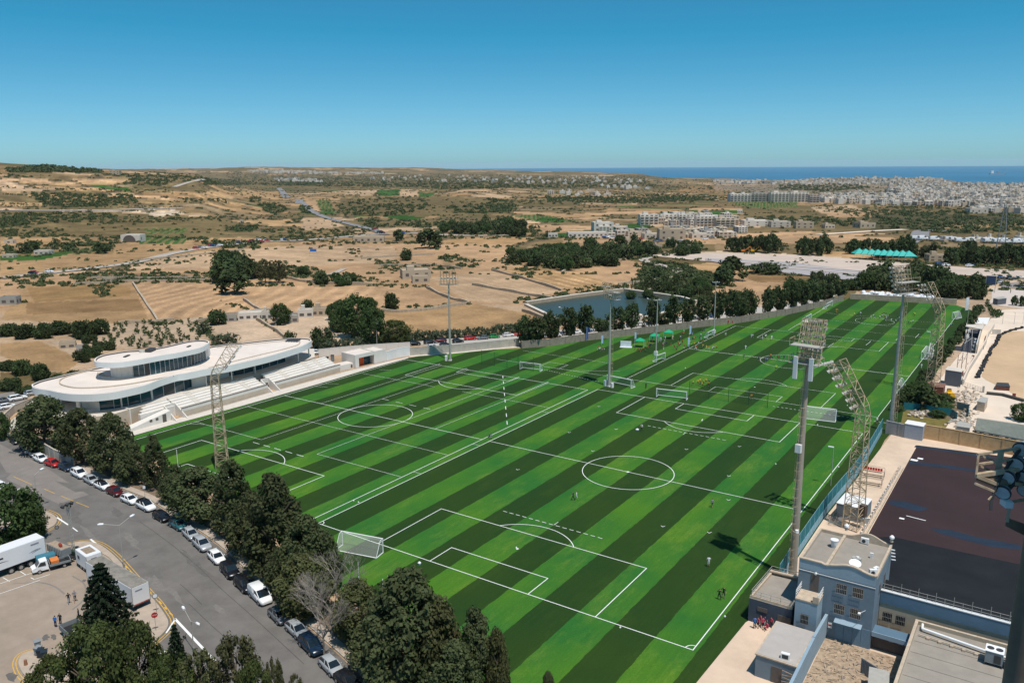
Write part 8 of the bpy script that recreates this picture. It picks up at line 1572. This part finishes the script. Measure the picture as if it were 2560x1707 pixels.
bag = MB(); bag.add([(-.7, -.55, 0), (.7, -.55, 0), (.7, .55, 0), (-.7, .55, 0), (-.8, -.65, .5), (.8, -.65, .5), (.8, .65, .5), (-.8, .65, .5), (-.35, -.3, 1.0), (.35, -.3, 1.0), (.35, .3, .95), (-.35, .3, 1.0)], [(0, 1, 5, 4), (1, 2, 6, 5), (2, 3, 7, 6), (3, 0, 4, 7), (4, 5, 9, 8), (5, 6, 10, 9), (6, 7, 11, 10), (7, 4, 8, 11), (8, 9, 10, 11), (3, 2, 1, 0)], bagm); bme = bag.mesh('sack'); r = random.Random(2)
MB().prism([(27, 300.5), (60, 306.5), (60, 312), (27, 307)], 0, 1.6, limestone).build('sack_platform', None, None, 'raised stone platform carrying the white sacks', 'platform')
for i in range(64): t = i/64; inst('sack', bme, None, (28+29*t+r.uniform(-.3, .3), 302+5.2*t+r.uniform(0, 3.2), 1.6+(r.random() < .4)*.6), r.uniform(0, 3), r.uniform(.8, 1.2), 'bulging white sack in the pile behind the far end wall', 'sack', 'white sacks piled behind the far end wall')
# ---------------- reservoir, runway, farms and the far towns ----------------
water = mat('reservoir_water', (.042, .062, .052), .35, scale=.5, var=.15, spec=.2, coord='World', bump=.05)
rs = [D(1212, 702), D(1402, 668), D(1440, 672), D(1530, 685), D(1568, 694), D(1530, 712), D(1420, 730), D(1330, 748), D(1298, 745), D(1240, 718)]
rs = [(p.x, p.y) for p in [D(1208, 702), D(1330, 684), D(1432, 671), D(1565, 690), D(1600, 700), D(1500, 728), D(1330, 752), D(1285, 738)]]
MB().sheet(rs, .35).build('reservoir', water, kind='structure')
wm = mat('reservoir_stone', (.42, .33, .24), .9, scale=.6, var=.2, coord='World')
e = empty('reservoir_wall', (rs[0][0], rs[0][1], 0), 0, 'thick stone wall around the dark blue reservoir', 'wall');
for a, b in zip(rs, rs[1:]+rs[:1]): MB().wall([(a[0]-rs[0][0], a[1]-rs[0][1]), (b[0]-rs[0][0], b[1]-rs[0][1])], 1.6, 0, 1.9 if a in rs[:4] else .9, wm, top=palecon).build('wall_section', None, e)
mb = MB(); p = D(1456, 738); mb.tube((0, 0, 0), (0, 0, 2.6), 3.2, 3.1, 16, palecon); mb.tube((0, 0, 2.6), (0, 0, 2.75), 3.3, 3.3, 16, chalk); mb.build('round_tank', None, None, 'low round stone tank beside the reservoir', 'tank', loc=p)
for (x, y, t, lb) in [(1295, 740, 710, 'double lamp post on the left bank of the reservoir'), (1497, 722, 690, 'double lamp post on the right bank of the reservoir')]:
 b = D(x, y); lamp_post(b, above(b, t), [(-1.6, 0), (1.6, 0)], lb)
RWm = mat('old_runway_concrete', (.52, .42, .35), .9, scale=.05, var=.12, coord='World', detail=12); RW2 = mat('grey_runway_tarmac', (.36, .33, .33), .9, scale=.05, var=.08, coord='World', detail=12)
def strip(top, bot, z, name, m, n=14):
 tp_ = [top[0][0]+(top[-1][0]-top[0][0])*i/n for i in range(n+1)]; vs = []
 for x in tp_:
  xt = x; yt = float(np.interp(x, [q[0] for q in top], [q[1] for q in top])); yb = float(np.interp(x, [q[0] for q in bot], [q[1] for q in bot]))
  for k in range(4): p = T(xt, yt+(yb-yt)*k/3); vs.append((p.x, p.y, float(hgt(p.x, p.y))+z))
 fs = [(4*i+k, 4*i+k+1, 4*i+5+k, 4*i+4+k) for i in range(n) for k in range(3)]; MB().add(vs, fs, m, True).build(name, kind='structure')
strip([(1500, 586), (1650, 583), (1850, 588), (2100, 607), (2352, 624), (2420, 628)], [(1500, 589), (1650, 604), (1850, 636), (2100, 628), (2352, 640), (2420, 645)], .35, 'old_runway', RWm)
strip([(1620, 595), (1800, 603), (1960, 622), (2080, 632)], [(1620, 600), (1800, 628), (1960, 647), (2080, 636)], .6, 'runway_tarmac', RW2)
for y0, y1 in ((603, 612), (608, 620)): strip([(1680, y0), (1980, y1+12)], [(1680, y0+.8), (1980, y1+13)], .8, 'runway_line', chalk, 8)
tl = mat('teal_canopy', (.04, .42, .36), .6, var=.1)
for i in range(9): b = T(1972+i*14.2, 594+i*.75); tent((b.x, b.y, b.z+.4), ['first', 'second', 'third', 'fourth', 'fifth', 'sixth', 'seventh', 'eighth', 'ninth'][i]+' teal peaked tent from the left in the row beyond the runway', 7.4, 3.0, tl, 'peaked_tent', 'row of teal peaked tents', rz=.55, pk=3.2)
roadm = mat('country_road', (.40, .35, .30), .9, scale=.2, var=.1, coord='World'); roadd = mat('tarred_country_road', (.22, .21, .21), .9, scale=.2, var=.1, coord='World')
def road(pts, w, m, z=.35, name='country_road', per=10):
 Q = spline([(a, b) for a, b in pts], per); P, ok = Tm([q[0] for q in Q], [q[1] for q in Q]); P = P[ok]; n = len(P); vs = []
 for i in range(n):
  t = P[min(n-1, i+1)]-P[max(0, i-1)]; t = t/np.hypot(t[0], t[1]); nx, ny = -t[1], t[0]
  for s in (-1, 1): x, y = P[i][0]+nx*s*w/2, P[i][1]+ny*s*w/2; vs.append((x, y, max(float(hgt(x, y)), P[i][2]-.3)+z))
 MB().add(vs, [(2*i, 2*i+1, 2*i+3, 2*i+2) for i in range(n-1)], m, True).build(name, kind='structure')
road([(640, 432), (648, 440), (655, 450), (660, 455)], 15, roadd, .6); road([(680, 458), (700, 470), (712, 482), (740, 497), (790, 512), (830, 522), (860, 530), (885, 540)], 9, roadd, .6); road([(690, 458), (686, 468)], 12, roadd, .5)
road([(0, 640), (60, 633), (130, 626), (300, 605), (400, 582), (500, 566), (600, 556), (700, 552), (850, 540), (960, 536)], 9, roadm, .4); road([(960, 536), (1010, 540), (1100, 542), (1180, 540)], 9, roadm, .4)
road([(1500, 668), (1530, 650), (1556, 632), (1550, 618), (1510, 612)], 6, roadm, .3); road([(720, 632), (760, 630), (790, 618)], 4, roadm, .3)
road([(755, 730), (790, 755), (830, 785), (850, 795)], 4.5, mat('farm_track', (.60, .48, .37), .95, scale=.5, coord='World'), .06); road([(2080, 560), (2110, 545), (2120, 532), (2180, 530)], 14, roadd, .5); road([(1880, 540), (2000, 532), (2080, 528)], 8, chalk, .5); road([(0, 484), (200, 484), (420, 478)], 8, roadm, .5); road([(400, 430), (440, 418), (480, 412)], 8, roadm, .5); road([(1500, 590), (1480, 600), (1560, 620)], 6, roadm, .4)
dw = mat('dry_stone', (.42, .34, .25), .95, scale=1.2, var=.3, coord='World')
for i, pts in enumerate([[(305, 652), (330, 690), (362, 738)], [(560, 690), (600, 716)], [(865, 716), (950, 716), (1080, 698)], [(980, 662), (1030, 685), (1078, 697)], [(1085, 655), (1180, 672), (1280, 690)], [(1130, 622), (1200, 640), (1290, 668)], [(1290, 628), (1320, 615), (1440, 596)], [(170, 655), (300, 648), (560, 645)], [(660, 640), (720, 650), (860, 655)], [(1200, 715), (1290, 745), (1320, 752)], [(590, 735), (640, 765), (670, 790)], [(210, 640), (300, 640), (470, 640)], [(870, 612), (980, 610), (1060, 618)], [(830, 595), (900, 590), (1000, 585)], [(320, 600), (560, 575)], [(1420, 655), (1545, 640)], [(440, 745), (520, 725), (640, 712)], [(270, 745), (400, 738)]]):
 Q = spline(pts, 5); P, ok = Tm([q[0] for q in Q], [q[1] for q in Q]); vs = []; n = len(P)
 MB().wall([(p[0], p[1]) for p in P], .8, [float(p[2])-.5 for p in P], [float(p[2])+1.2+.25*math.sin(k*1.7) for k, p in enumerate(P)], dw).build('dry_stone_wall', None, None, 'low rubble dry-stone wall between the tan fields', 'wall', 'dry-stone walls between the fields')
# ---- buildings on the land
wallc = [mat('town_wall_%s' % n_, c, .85, scale=.05, var=.06, coord='World') for n_, c in dict(white=(.64, .58, .51), cream=(.56, .46, .35), stone=(.46, .37, .27), pale=(.58, .51, .43), grey=(.34, .32, .29)).items()]
WIN = joint
def flat_house(p, w, d, h, rz, label, m, name='house', cat='house', floors=1, nw=3, extra=True, grp=None, garage=False):
 e = empty(name, p, rz, label, cat, grp); MB().bz(-w/2, w/2, -d/2, d/2, -1, h, m).build('walls', None, e); MB().wall([(-w/2+.12, -d/2+.12), (w/2-.12, -d/2+.12), (w/2-.12, d/2-.12), (-w/2+.12, d/2-.12)], .24, h, h+.7, m, True).build('parapet', None, e)
 fh = h/floors; win = MB().bz(-.55, .55, -.05, .05, -.6, .6, WIN).mesh('window')
 for fl in range(floors):
  for k in range(nw):
   x = -w/2+w*(k+.5)/nw; inst('window', win, e, (x, -d/2-.02, fh*(fl+.55)), 0, (min(1.6, w/nw/1.9), 1, fh/3.2))
   if k < 2: inst('window', win, e, (-w/2-.02, -d/2+d*(k+.5)/2, fh*(fl+.55)), PI/2, (1, 1, fh/3.2)); inst('window', win, e, (w/2+.02, -d/2+d*(k+.5)/2, fh*(fl+.55)), PI/2, (1, 1, fh/3.2))
 if extra: MB().bz(-w*.3, -w*.05, -d*.1, d*.3, h+.002, h+2.3, m).build('roof_room', None, e)
 return e
def hT(x, y, wpx, hpx, dpx=None, **k):   # a house by its frame size at (x, y) = middle of its base
 b = T(x, y) if y < 640 else D(x, y); s = pxm(b); w = wpx/s; h = hpx/s; return b, w, h
FACE = math.atan2(RH[1], RH[0])
def ho(x, y, wpx, hpx, label, m=0, rz=0., floors=1, nw=3, name='house', cat='house', dr=.7, extra=True, grp=None):
 b, w, h = hT(x, y, wpx, hpx); b.z -= .2; d = w*dr; return flat_house(b+Vector((FH[0]*d/2, FH[1]*d/2, 0)), w, d, h, FACE+rz, label, wallc[m], name, cat, floors, nw, extra, grp)
ho(952, 640, 66, 18, 'ruined stone farmhouse with a flat pale roof in the middle fields', 2, .25, 1, 3, 'farmhouse'); ho(965, 650, 40, 14, 'low broken outbuilding in front of the stone farmhouse', 2, .2, 1, 2, 'farmhouse', extra=False)
ho(300, 556, 44, 15, 'white farm building with a large arched opening on the left slope', 0, 0, 1, 1, 'farm_building', extra=False);
b = T(298, 556); MB().tube((0, 0, .5), (0, .3, .5), 5, 5, 20, joint).build('arched_opening', None, None, 'dark arched opening of the white farm building', 'opening', loc=(b.x-FH[0]*.6, b.y-FH[1]*.6, b.z), rz=FACE)
ho(575, 735, 60, 15, 'long white farm shed with open bays behind the clubhouse', 0, .25, 1, 4, 'farm_shed', extra=False, dr=.5); ho(530, 738, 22, 11, 'small grey shed left of the long white farm shed', 4, .25, 1, 1, 'farm_shed', extra=False); ho(612, 735, 26, 17, 'pale green house at the right end of the long white shed', 3, .2, 1, 2, 'farmhouse'); ho(655, 742, 50, 14, 'grey shed with solar panels by the farm track', 4, .3, 1, 3, 'farm_shed', extra=False)
ho(700, 730, 34, 16, 'white cottage with a terrace by the farm track', 0, .2, 1, 2, 'farmhouse'); ho(735, 726, 40, 16, 'stone cottage with a small orange roof patch by the farm track', 2, .15, 1, 3, 'farmhouse'); ho(150, 800, 34, 12, 'low stone hut with metal roof on the sandy track left of the clubhouse', 2, .4, 1, 2, 'farm_shed', extra=False); ho(185, 806, 22, 9, 'small lean-to beside the low stone hut left of the clubhouse', 4, .4, 1, 1, 'farm_shed', extra=False)
p = Zc(1240, 620); MB().bz(-2, 2, -1.2, 1.2, 0, 2.4, mat('red_brown_planks', (.25, .08, .04), .8)).prism([(-2.2, -1.4), (2.2, -1.4), (2.2, 1.4), (-2.2, 1.4)], 2.41, 2.6, mat('orange_tiles', (.5, .22, .12), .8)).build('garden_shed', None, None, 'reddish plank shed with an orange roof by the far car park', 'shed', loc=(p.x-1.5, p.y+2, 0), rz=.7)
p = Zc(1820, 560); MB().add([(-2, -1.5, 0), (2, -1.5, 0), (2, 1.5, 0), (-2, 1.5, 0), (-2, 0, 2.6), (2, 0, 2.6)], [(0, 1, 5, 4), (3, 4, 5, 2), (0, 4, 3), (1, 2, 5)], mat('dark_green_sheet', (.02, .08, .06), .7)).build('green_shelter', None, None, 'dark green ridge shelter in the hedge by the far car park', 'shelter', loc=(p.x-1, p.y+2, 0), rz=.8)
ho(18, 700, 36, 16, 'corrugated dark barn cut by the left edge', 4, .1, 1, 2, 'barn', extra=False); ho(250, 648, 24, 9, 'small stone hut along the hedge on the left', 2, 0, 1, 1, 'farm_hut', extra=False); ho(20, 560, 20, 8, 'tiny hut at the left edge among trees', 1, 0, 1, 1, 'farm_hut', extra=False); ho(95, 585, 34, 8, 'low pale sheds in the trees at the left', 3, 0, 1, 3, 'farm_hut', extra=False); ho(18, 592, 26, 6, 'low house with reddish roof at the left edge', 1, 0, 1, 2, 'farm_hut', extra=False)
ho(845, 557, 70, 12, 'long walled stone enclosure above the big tan field', 2, .1, 1, 5, 'stone_enclosure', extra=False, dr=.5); ho(555, 515-3, 8, 6, 'tiny cube hut under the round dark trees', 1, 0, 1, 1, 'farm_hut', extra=False); ho(262, 401, 22, 8, 'orange stone villa on the ridge skyline', 2, .1, 2, 3, 'hill_villa')
ho(1350, 545, 92, 10, 'long low white factory beside the dark grove', 0, .06, 1, 9, 'factory', 'factory', .3, False); ho(1270, 545, 22, 8, 'small white block left of the long white factory', 0, .06, 1, 3, 'factory', 'factory', .6, False)
for (x, y, w, h, lb, m) in [(1385, 532, 46, 20, 'white terraced villa left of the big white apartments', 0), (1425, 535, 34, 14, 'white house right of the terraced villa', 0), (1460, 545, 40, 12, 'cream house below the apartments', 1), (1545, 552, 60, 24, 'pale stone house in front of the dark blue block', 2), (1500, 548, 44, 10, 'low white wall house near the apartments', 3), (1610, 548, 44, 10, 'low pale shed right of the stone house', 3), (1450, 560, 40, 8, 'pink-walled ruin by the road', 1), (1575, 575, 40, 12, 'rough stone walled ruin near the green plot', 2), (1510, 572, 20, 8, 'small stone store by the green plot', 2),
 (1700, 490, 12, 6, 'little white house right of the apartments', 0), (1740, 520, 60, 12, 'white villa among trees right of the apartments', 0), (1795, 522, 44, 12, 'pale villa with arches among trees', 3), (1850, 525, 40, 14, 'stone tower house near the far road', 2), (1905, 525, 24, 8, 'low house with dark roof near the tower house', 1), (1990, 524, 40, 11, 'brown stone house in the trees at the far right', 2), (2160, 600, 46, 13, 'square stone building beyond the teal tents', 2), (1540, 560, 18, 7, 'tiny house between the ruin and stone house', 3), (2250, 490, 40, 10, 'pale building low in the trees at the right', 3)]: ho(x, y, w, h, lb, m, random.uniform(-.25, .25), 2 if h > 11 else 1, 3)
def apartments(x, y, wpx, hpx, label, fl, nb, m=0, rz=.15, dr=.35):
 b, w, h = hT(x, y, wpx, hpx); d = w*dr; e = empty('apartment_block', b+Vector((FH[0]*d/2, FH[1]*d/2, -.3)), FACE+rz, label, 'apartment block'); MB().bz(-w/2, w/2, -d/2, d/2, -1, h, wallc[m]).build('walls', None, e); fh = h/fl; win = MB().bz(-.5, .5, -.05, .05, -.5, .5, WIN).mesh('window'); bal = MB().bz(-.5, .5, -.6, .6, -.06, .06, wallc[0]).mesh('balcony')
 for k in range(nb):
  for f in range(fl): xx = -w/2+w*(k+.5)/nb; inst('window', win, e, (xx, -d/2-.03, fh*(f+.5)), 0, (w/nb*.55, 1, fh*.42)); inst('balcony', bal, e, (xx, -d/2-.6, fh*(f+.12)), 0, (w/nb*.86, 1.6, 2))
 for k in range(max(1, nb//3)): MB().bz(-w/2+w*(k+.2)/max(1, nb//3), -w/2+w*(k+.45)/max(1, nb//3), -d*.2, d*.3, h+.002, h+2.6, wallc[m]).build('roof_room', None, e)
 return e
for a in [(1490, 516, 44, 24, 'white apartment block at the left end of the near cluster', 4, 4), (1535, 514, 40, 22, 'white apartment block second in the near cluster', 4, 4), (1575, 514, 36, 22, 'white stepped block in the middle of the near cluster', 4, 4), (1620, 520, 46, 24, 'white block with balconies right of the middle of the near cluster', 4, 5), (1665, 522, 46, 22, 'cream block at the right end of the near cluster', 4, 4, 1), (1560, 528, 50, 10, 'dark grey modern block in front of the near cluster', 2, 6, 4),
 (1700, 463, 50, 18, 'far terraced white block, leftmost of the long row', 4, 6), (1745, 463, 46, 20, 'grey and white block second in the long far row', 5, 5, 4), (1790, 464, 44, 22, 'long white block in the middle of the far row', 5, 5), (1835, 464, 44, 22, 'white block with open balconies in the far row', 5, 5), (1870, 466, 24, 18, 'grey block at the right end of the far row', 4, 3, 4)]: apartments(*a)
TOWN = [([(1480, 502), (1600, 496), (1690, 505), (1690, 520), (1480, 518)], 46, 8), ([(1380, 530), (1700, 528), (1700, 545), (1400, 548)], 22, 7), ([(1880, 450), (1960, 445), (2050, 450), (2352, 430), (2352, 478), (2240, 476), (2100, 472), (1960, 470), (1890, 466)], 640, 10), ([(1640, 416), (1830, 414), (1900, 409), (2040, 404), (2160, 410), (2180, 424), (2060, 430), (1990, 424), (1830, 425), (1640, 422)], 430, 12), ([(2120, 424), (2352, 416), (2352, 434), (2160, 452), (2040, 450), (2040, 436)], 420, 12), ([(565, 394), (640, 391), (720, 396), (880, 398), (880, 401), (600, 399)], 170, 15), ([(840, 405), (1000, 403), (1200, 405), (1500, 410), (1450, 425), (1000, 420), (860, 415)], 120, 11), ([(620, 410), (730, 412), (740, 420), (640, 418)], 46, 12), ([(2230, 478), (2352, 480), (2352, 492), (2240, 488)], 40, 9), ([(1260, 450), (1460, 455), (1400, 440), (1280, 436)], 16, 9), ([(1370, 425), (1500, 430), (1500, 436), (1400, 434)], 20, 9), ([(1560, 535), (1700, 535), (1700, 545), (1560, 548)], 16, 6), ([(2150, 550), (2352, 545), (2352, 560), (2160, 560)], 14, 3.5)]
rt = np.random.default_rng(99); hs_ = []
for poly, n, sz in TOWN:
 P = np.array(poly); x0, y0 = P.min(0); x1, y1 = P.max(0); xs = rt.uniform(x0, x1, n*3); ys = rt.uniform(y0, y1, n*3); m_ = inpoly(xs, ys, poly); xs, ys = xs[m_][:n], ys[m_][:n]
 Q, ok = Tm(xs, ys)
 for p in Q[ok]:
  if p[2] > SEA+2: hs_.append((p, sz*rt.uniform(.7, 1.6), sz*rt.uniform(.8, 1.7), sz*rt.uniform(.35, .95), rt.uniform(-.4, .4), int(rt.choice([0, 0, 0, 3, 3, 1, 2, 4]))))
hs_.sort(key=lambda a: -max(a[1], a[3])/math.hypot(a[0][0]-C[0], a[0][1]-C[1]))
def town_mesh(mb, w, d, h, m, seed, full=True):
 r = random.Random(seed); mb.bz(-w/2, w/2, -d/2, d/2, -3, h, m); fl = max(1, int(h/3.2)); nw = max(2, int(w/4))
 if r.random() < .7: q = r.uniform(-.3, .1); mb.bz(w*q, w*(q+.25), -d*.2, d*.25, h, h+2.6, m)
 if full:
  for f in range(fl):
   for k in range(nw): x = -w/2+w*(k+.5)/nw; mb.bz(x-w/nw*.28, x+w/nw*.28, -d/2-.12, -d/2+.02, h*(f+.3)/fl, h*(f+.75)/fl, WIN)
  for f in range(fl):
   for k in range(2): y = -d/2+d*(k+.5)/2; mb.bz(-w/2-.12, -w/2+.02, y-d*.1, y+d*.1, h*(f+.3)/fl, h*(f+.75)/fl, WIN)
TM = {}
for m in range(5):
 for v in range(3): mb = MB(); town_mesh(mb, [12, 15, 10][v], 12, [9, 12, 7][v], wallc[m], m*3+v); TM[m, v] = (mb.mesh('town_house'), [12, 15, 10][v], [9, 12, 7][v])
for i, (p, w, d, h, rz, m) in enumerate(hs_[:300]):
 me_, w0, h0 = TM[m, i % 3]; side = 'far right' if azx(p[0], p[1])[0] > 1600 else 'distant middle'
 inst('town_house', me_, None, p, FACE+rz, (w/w0, d/12, h/h0), 'flat-roofed %s house of the far town, beyond the %s' % (['white', 'cream', 'stone', 'pale', 'grey'][m], where(p).replace(' distant', '')), 'house', 'houses of the far town')
mb = MB()
for i, (p, w, d, h, rz, m) in enumerate(hs_[300:]):
 s = MB(); town_mesh(s, w, d, h, wallc[m], i, w > 14 and i < 500); M = Matrix.Translation(p) @ Matrix.Rotation(FACE+rz, 4, 'Z'); k = len(mb.v); mb.v += [tuple(M @ Vector(v)) for v in s.v]
 mp_ = [mb.mi(q) for q in s.mats]; mb.f += [tuple(j+k for j in f) for f in s.f]; mb.m += [mp_[q] for q in s.m]; mb.smooth += s.smooth
mb.build('distant_town', None, None, 'dense mass of small white and cream houses along the coast and horizon', 'town', kind='stuff')
p = None
d = ray(2290*KD, 401*KD); t = (SEA-C[2])/d[2]; p = C+d*t; e = empty('cargo_ship', (p[0], p[1], SEA), FACE, 'faint grey ship on the sea at the right', 'ship'); MB().add([(-90, -14, 0), (80, -14, 0), (100, 0, 0), (80, 14, 0), (-90, 14, 0), (-95, -14, 14), (85, -14, 14), (112, 0, 17), (85, 14, 14), (-95, 14, 14)], [(0, 1, 6, 5), (1, 2, 7, 6), (2, 3, 8, 7), (3, 4, 9, 8), (4, 0, 5, 9), (5, 6, 7, 8, 9)], mat('ship_grey', (.22, .25, .30), .7)).build('hull', None, e); MB().bz(-80, -50, -12, 12, 14.1, 45, fascia).build('bridge', None, e); MB().bz(0, 20, -6, 6, 14.1, 34, MATS['ship_grey']).build('crane', None, e)
for (x, y, cl, lb) in [(1582, 578, 'orange', 'orange excavator at the left end of the old runway'), (1708, 580, 'orange', 'orange excavator in front of the runway pines'), (1730, 580, 'yellow', 'yellow excavator in front of the runway pines')]:
 b = T(x, y); e = empty('excavator', b, .5, lb, 'excavator'); m = paint(cl); MB().bz(-1.6, 1.6, -1.3, 1.3, 0, .9, dark).build('tracks', None, e); MB().bz(-1.8, .6, -1.2, 1.2, .95, 2.2, m).build('body', None, e); MB().bz(-.4, 1.0, .1, 1.2, 1.0, 3.2, cglass).build('cab', None, e); MB().beam((.8, -.5, 1.6), (4, -.5, 4.2), .45, m=m).beam((4, -.5, 4.2), (6, -.5, 1.2), .35, m=m).build('boom', None, e)
r = random.Random(55); cr = ['white', 'white', 'silver', 'grey', 'blue', 'white', 'red', 'black']
for pts, n, grp in [([(860, 530), (885, 540), (960, 537)], 12, 'cars on the distant road bend'), ([(420, 578), (500, 566), (600, 556), (680, 553)], 16, 'cars queueing on the long road across the fields'), ([(60, 633), (130, 626)], 3, 'cars on the road at the left'), ([(1380, 548), (1450, 552), (1560, 560), (1640, 548)], 18, 'cars parked by the pale houses'), ([(2100, 552), (2200, 556), (2352, 560)], 26, 'vehicles and boats in the far storage yard'), ([(2130, 610), (2170, 612), (2240, 615)], 4, 'cars near the stone building beyond the tents'), ([(1300, 440), (1600, 450), (1700, 452)], 10, 'vehicles on the far straight road')]:
 for i in range(n):
  t = r.random()*(len(pts)-1); k = int(t); q = pts[k]; q2 = pts[k+1]; x = q[0]+(q2[0]-q[0])*(t-k); y = q[1]+(q2[1]-q[1])*(t-k)+r.uniform(-1.5, 1.5); b = T(x, y); cl = r.choice(cr); big = 'storage' in grp
  o = car((b.x, b.y, b.z+.5 if abs(b.z) > .3 else .85), FACE+r.uniform(-.3, .3), 'van' if big else 'hatch', 'white' if big else cl, ('white' if big else names[cl])+' vehicle among the '+grp, grp, parts=False, nm='distant_vehicle', cat='vehicle'); o.scale = (1.6 if big else 1.15,)*3
b = T(2296, 590); e = empty('pylon', b, 0, 'tall dark lattice pylon standing in the pines at the right', 'pylon'); mb = MB(); H_ = 34
for sx, sy in ((-1, -1), (1, -1), (1, 1), (-1, 1)): mb.beam((sx*3, sy*3, 0), (sx*.5, sy*.5, H_), .25, m=greyp)
for k in range(10): w0 = 3-2.5*k/10; w1 = 3-2.5*(k+1)/10; z0, z1 = H_*k/10, H_*(k+1)/10; mb.beam((-w0, -w0, z0), (w1, -w1, z1), .15, m=greyp); mb.beam((w0, -w0, z0), (-w1, -w1, z1), .15, m=greyp); mb.beam((-w0, w0, z0), (-w1, -w1, z1), .12, m=greyp)
for z in (24, 28, 32): mb.beam((-5, 0, z), (5, 0, z), .2, m=greyp)
mb.build('lattice', None, e)
MB().bz(-2.2, 2.2, -.1, .1, 3, 4.8, mat('sign_blue', (.03, .15, .45), .5)).beam((-2.5, 0, 0), (-2.5, 0, 3), .2, m=galv).beam((2.5, 0, 0), (2.5, 0, 3), .2, m=galv).build('road_sign', None, None, 'small blue road sign beside the long country road', 'sign', loc=(T(720, 528+60).x, T(720, 588).y, T(720, 588).z), rz=FACE)
tp0 = Zc(1490, 640); e = empty('telegraph_pole', tp0, 0, 'telegraph pole with a lamp by the far car park hedge', 'pole'); MB().tube((0, 0, 0), (0, 0, 8.2), .12, .08, 6, galv).build('pole', None, e); MB().bz(0, .9, -.15, .15, 8.1, 8.25, steelw).build('lamp_head', None, e)
mb = MB()
for dz_ in (0, -.5):
 A = tp0+Vector((0, 0, 6.6+dz_)); Bq = Zc(200, 640)+Vector((0, 0, 4.6+dz_)); Cq = Zg(1060, 200)+Vector((0, 0, 6.4+dz_))
 for E0 in (Bq, Cq):
  pts = [A.lerp(E0, k/8)-Vector((0, 0, 1.2*math.sin(PI*k/8))) for k in range(9)]; mb.path(pts, .02, 3, dark)
mb.build('overhead_cables', None, None, 'thin overhead cables running above the far car park', 'cables')
print('N', len(bpy.data.objects), 'town', len(hs_))
# ---------------- haze ----------------
hz = bpy.data.materials.new('haze_air'); hz.use_nodes = True; t = hz.node_tree; t.nodes.clear(); o = t.nodes.new('ShaderNodeOutputMaterial'); v = t.nodes.new('ShaderNodeVolumePrincipled'); v.inputs['Color'].default_value = (.80, .93, 1, 1); v.inputs['Density'].default_value = 1.8e-5; v.inputs['Anisotropy'].default_value = 0; t.links.new(v.outputs[0], o.inputs['Volume'])
MB().bz(-34000, 34000, -34000, 34000, -330, 104, hz).build('haze', kind='stuff', label='thin pale haze over the whole landscape', cat='haze')
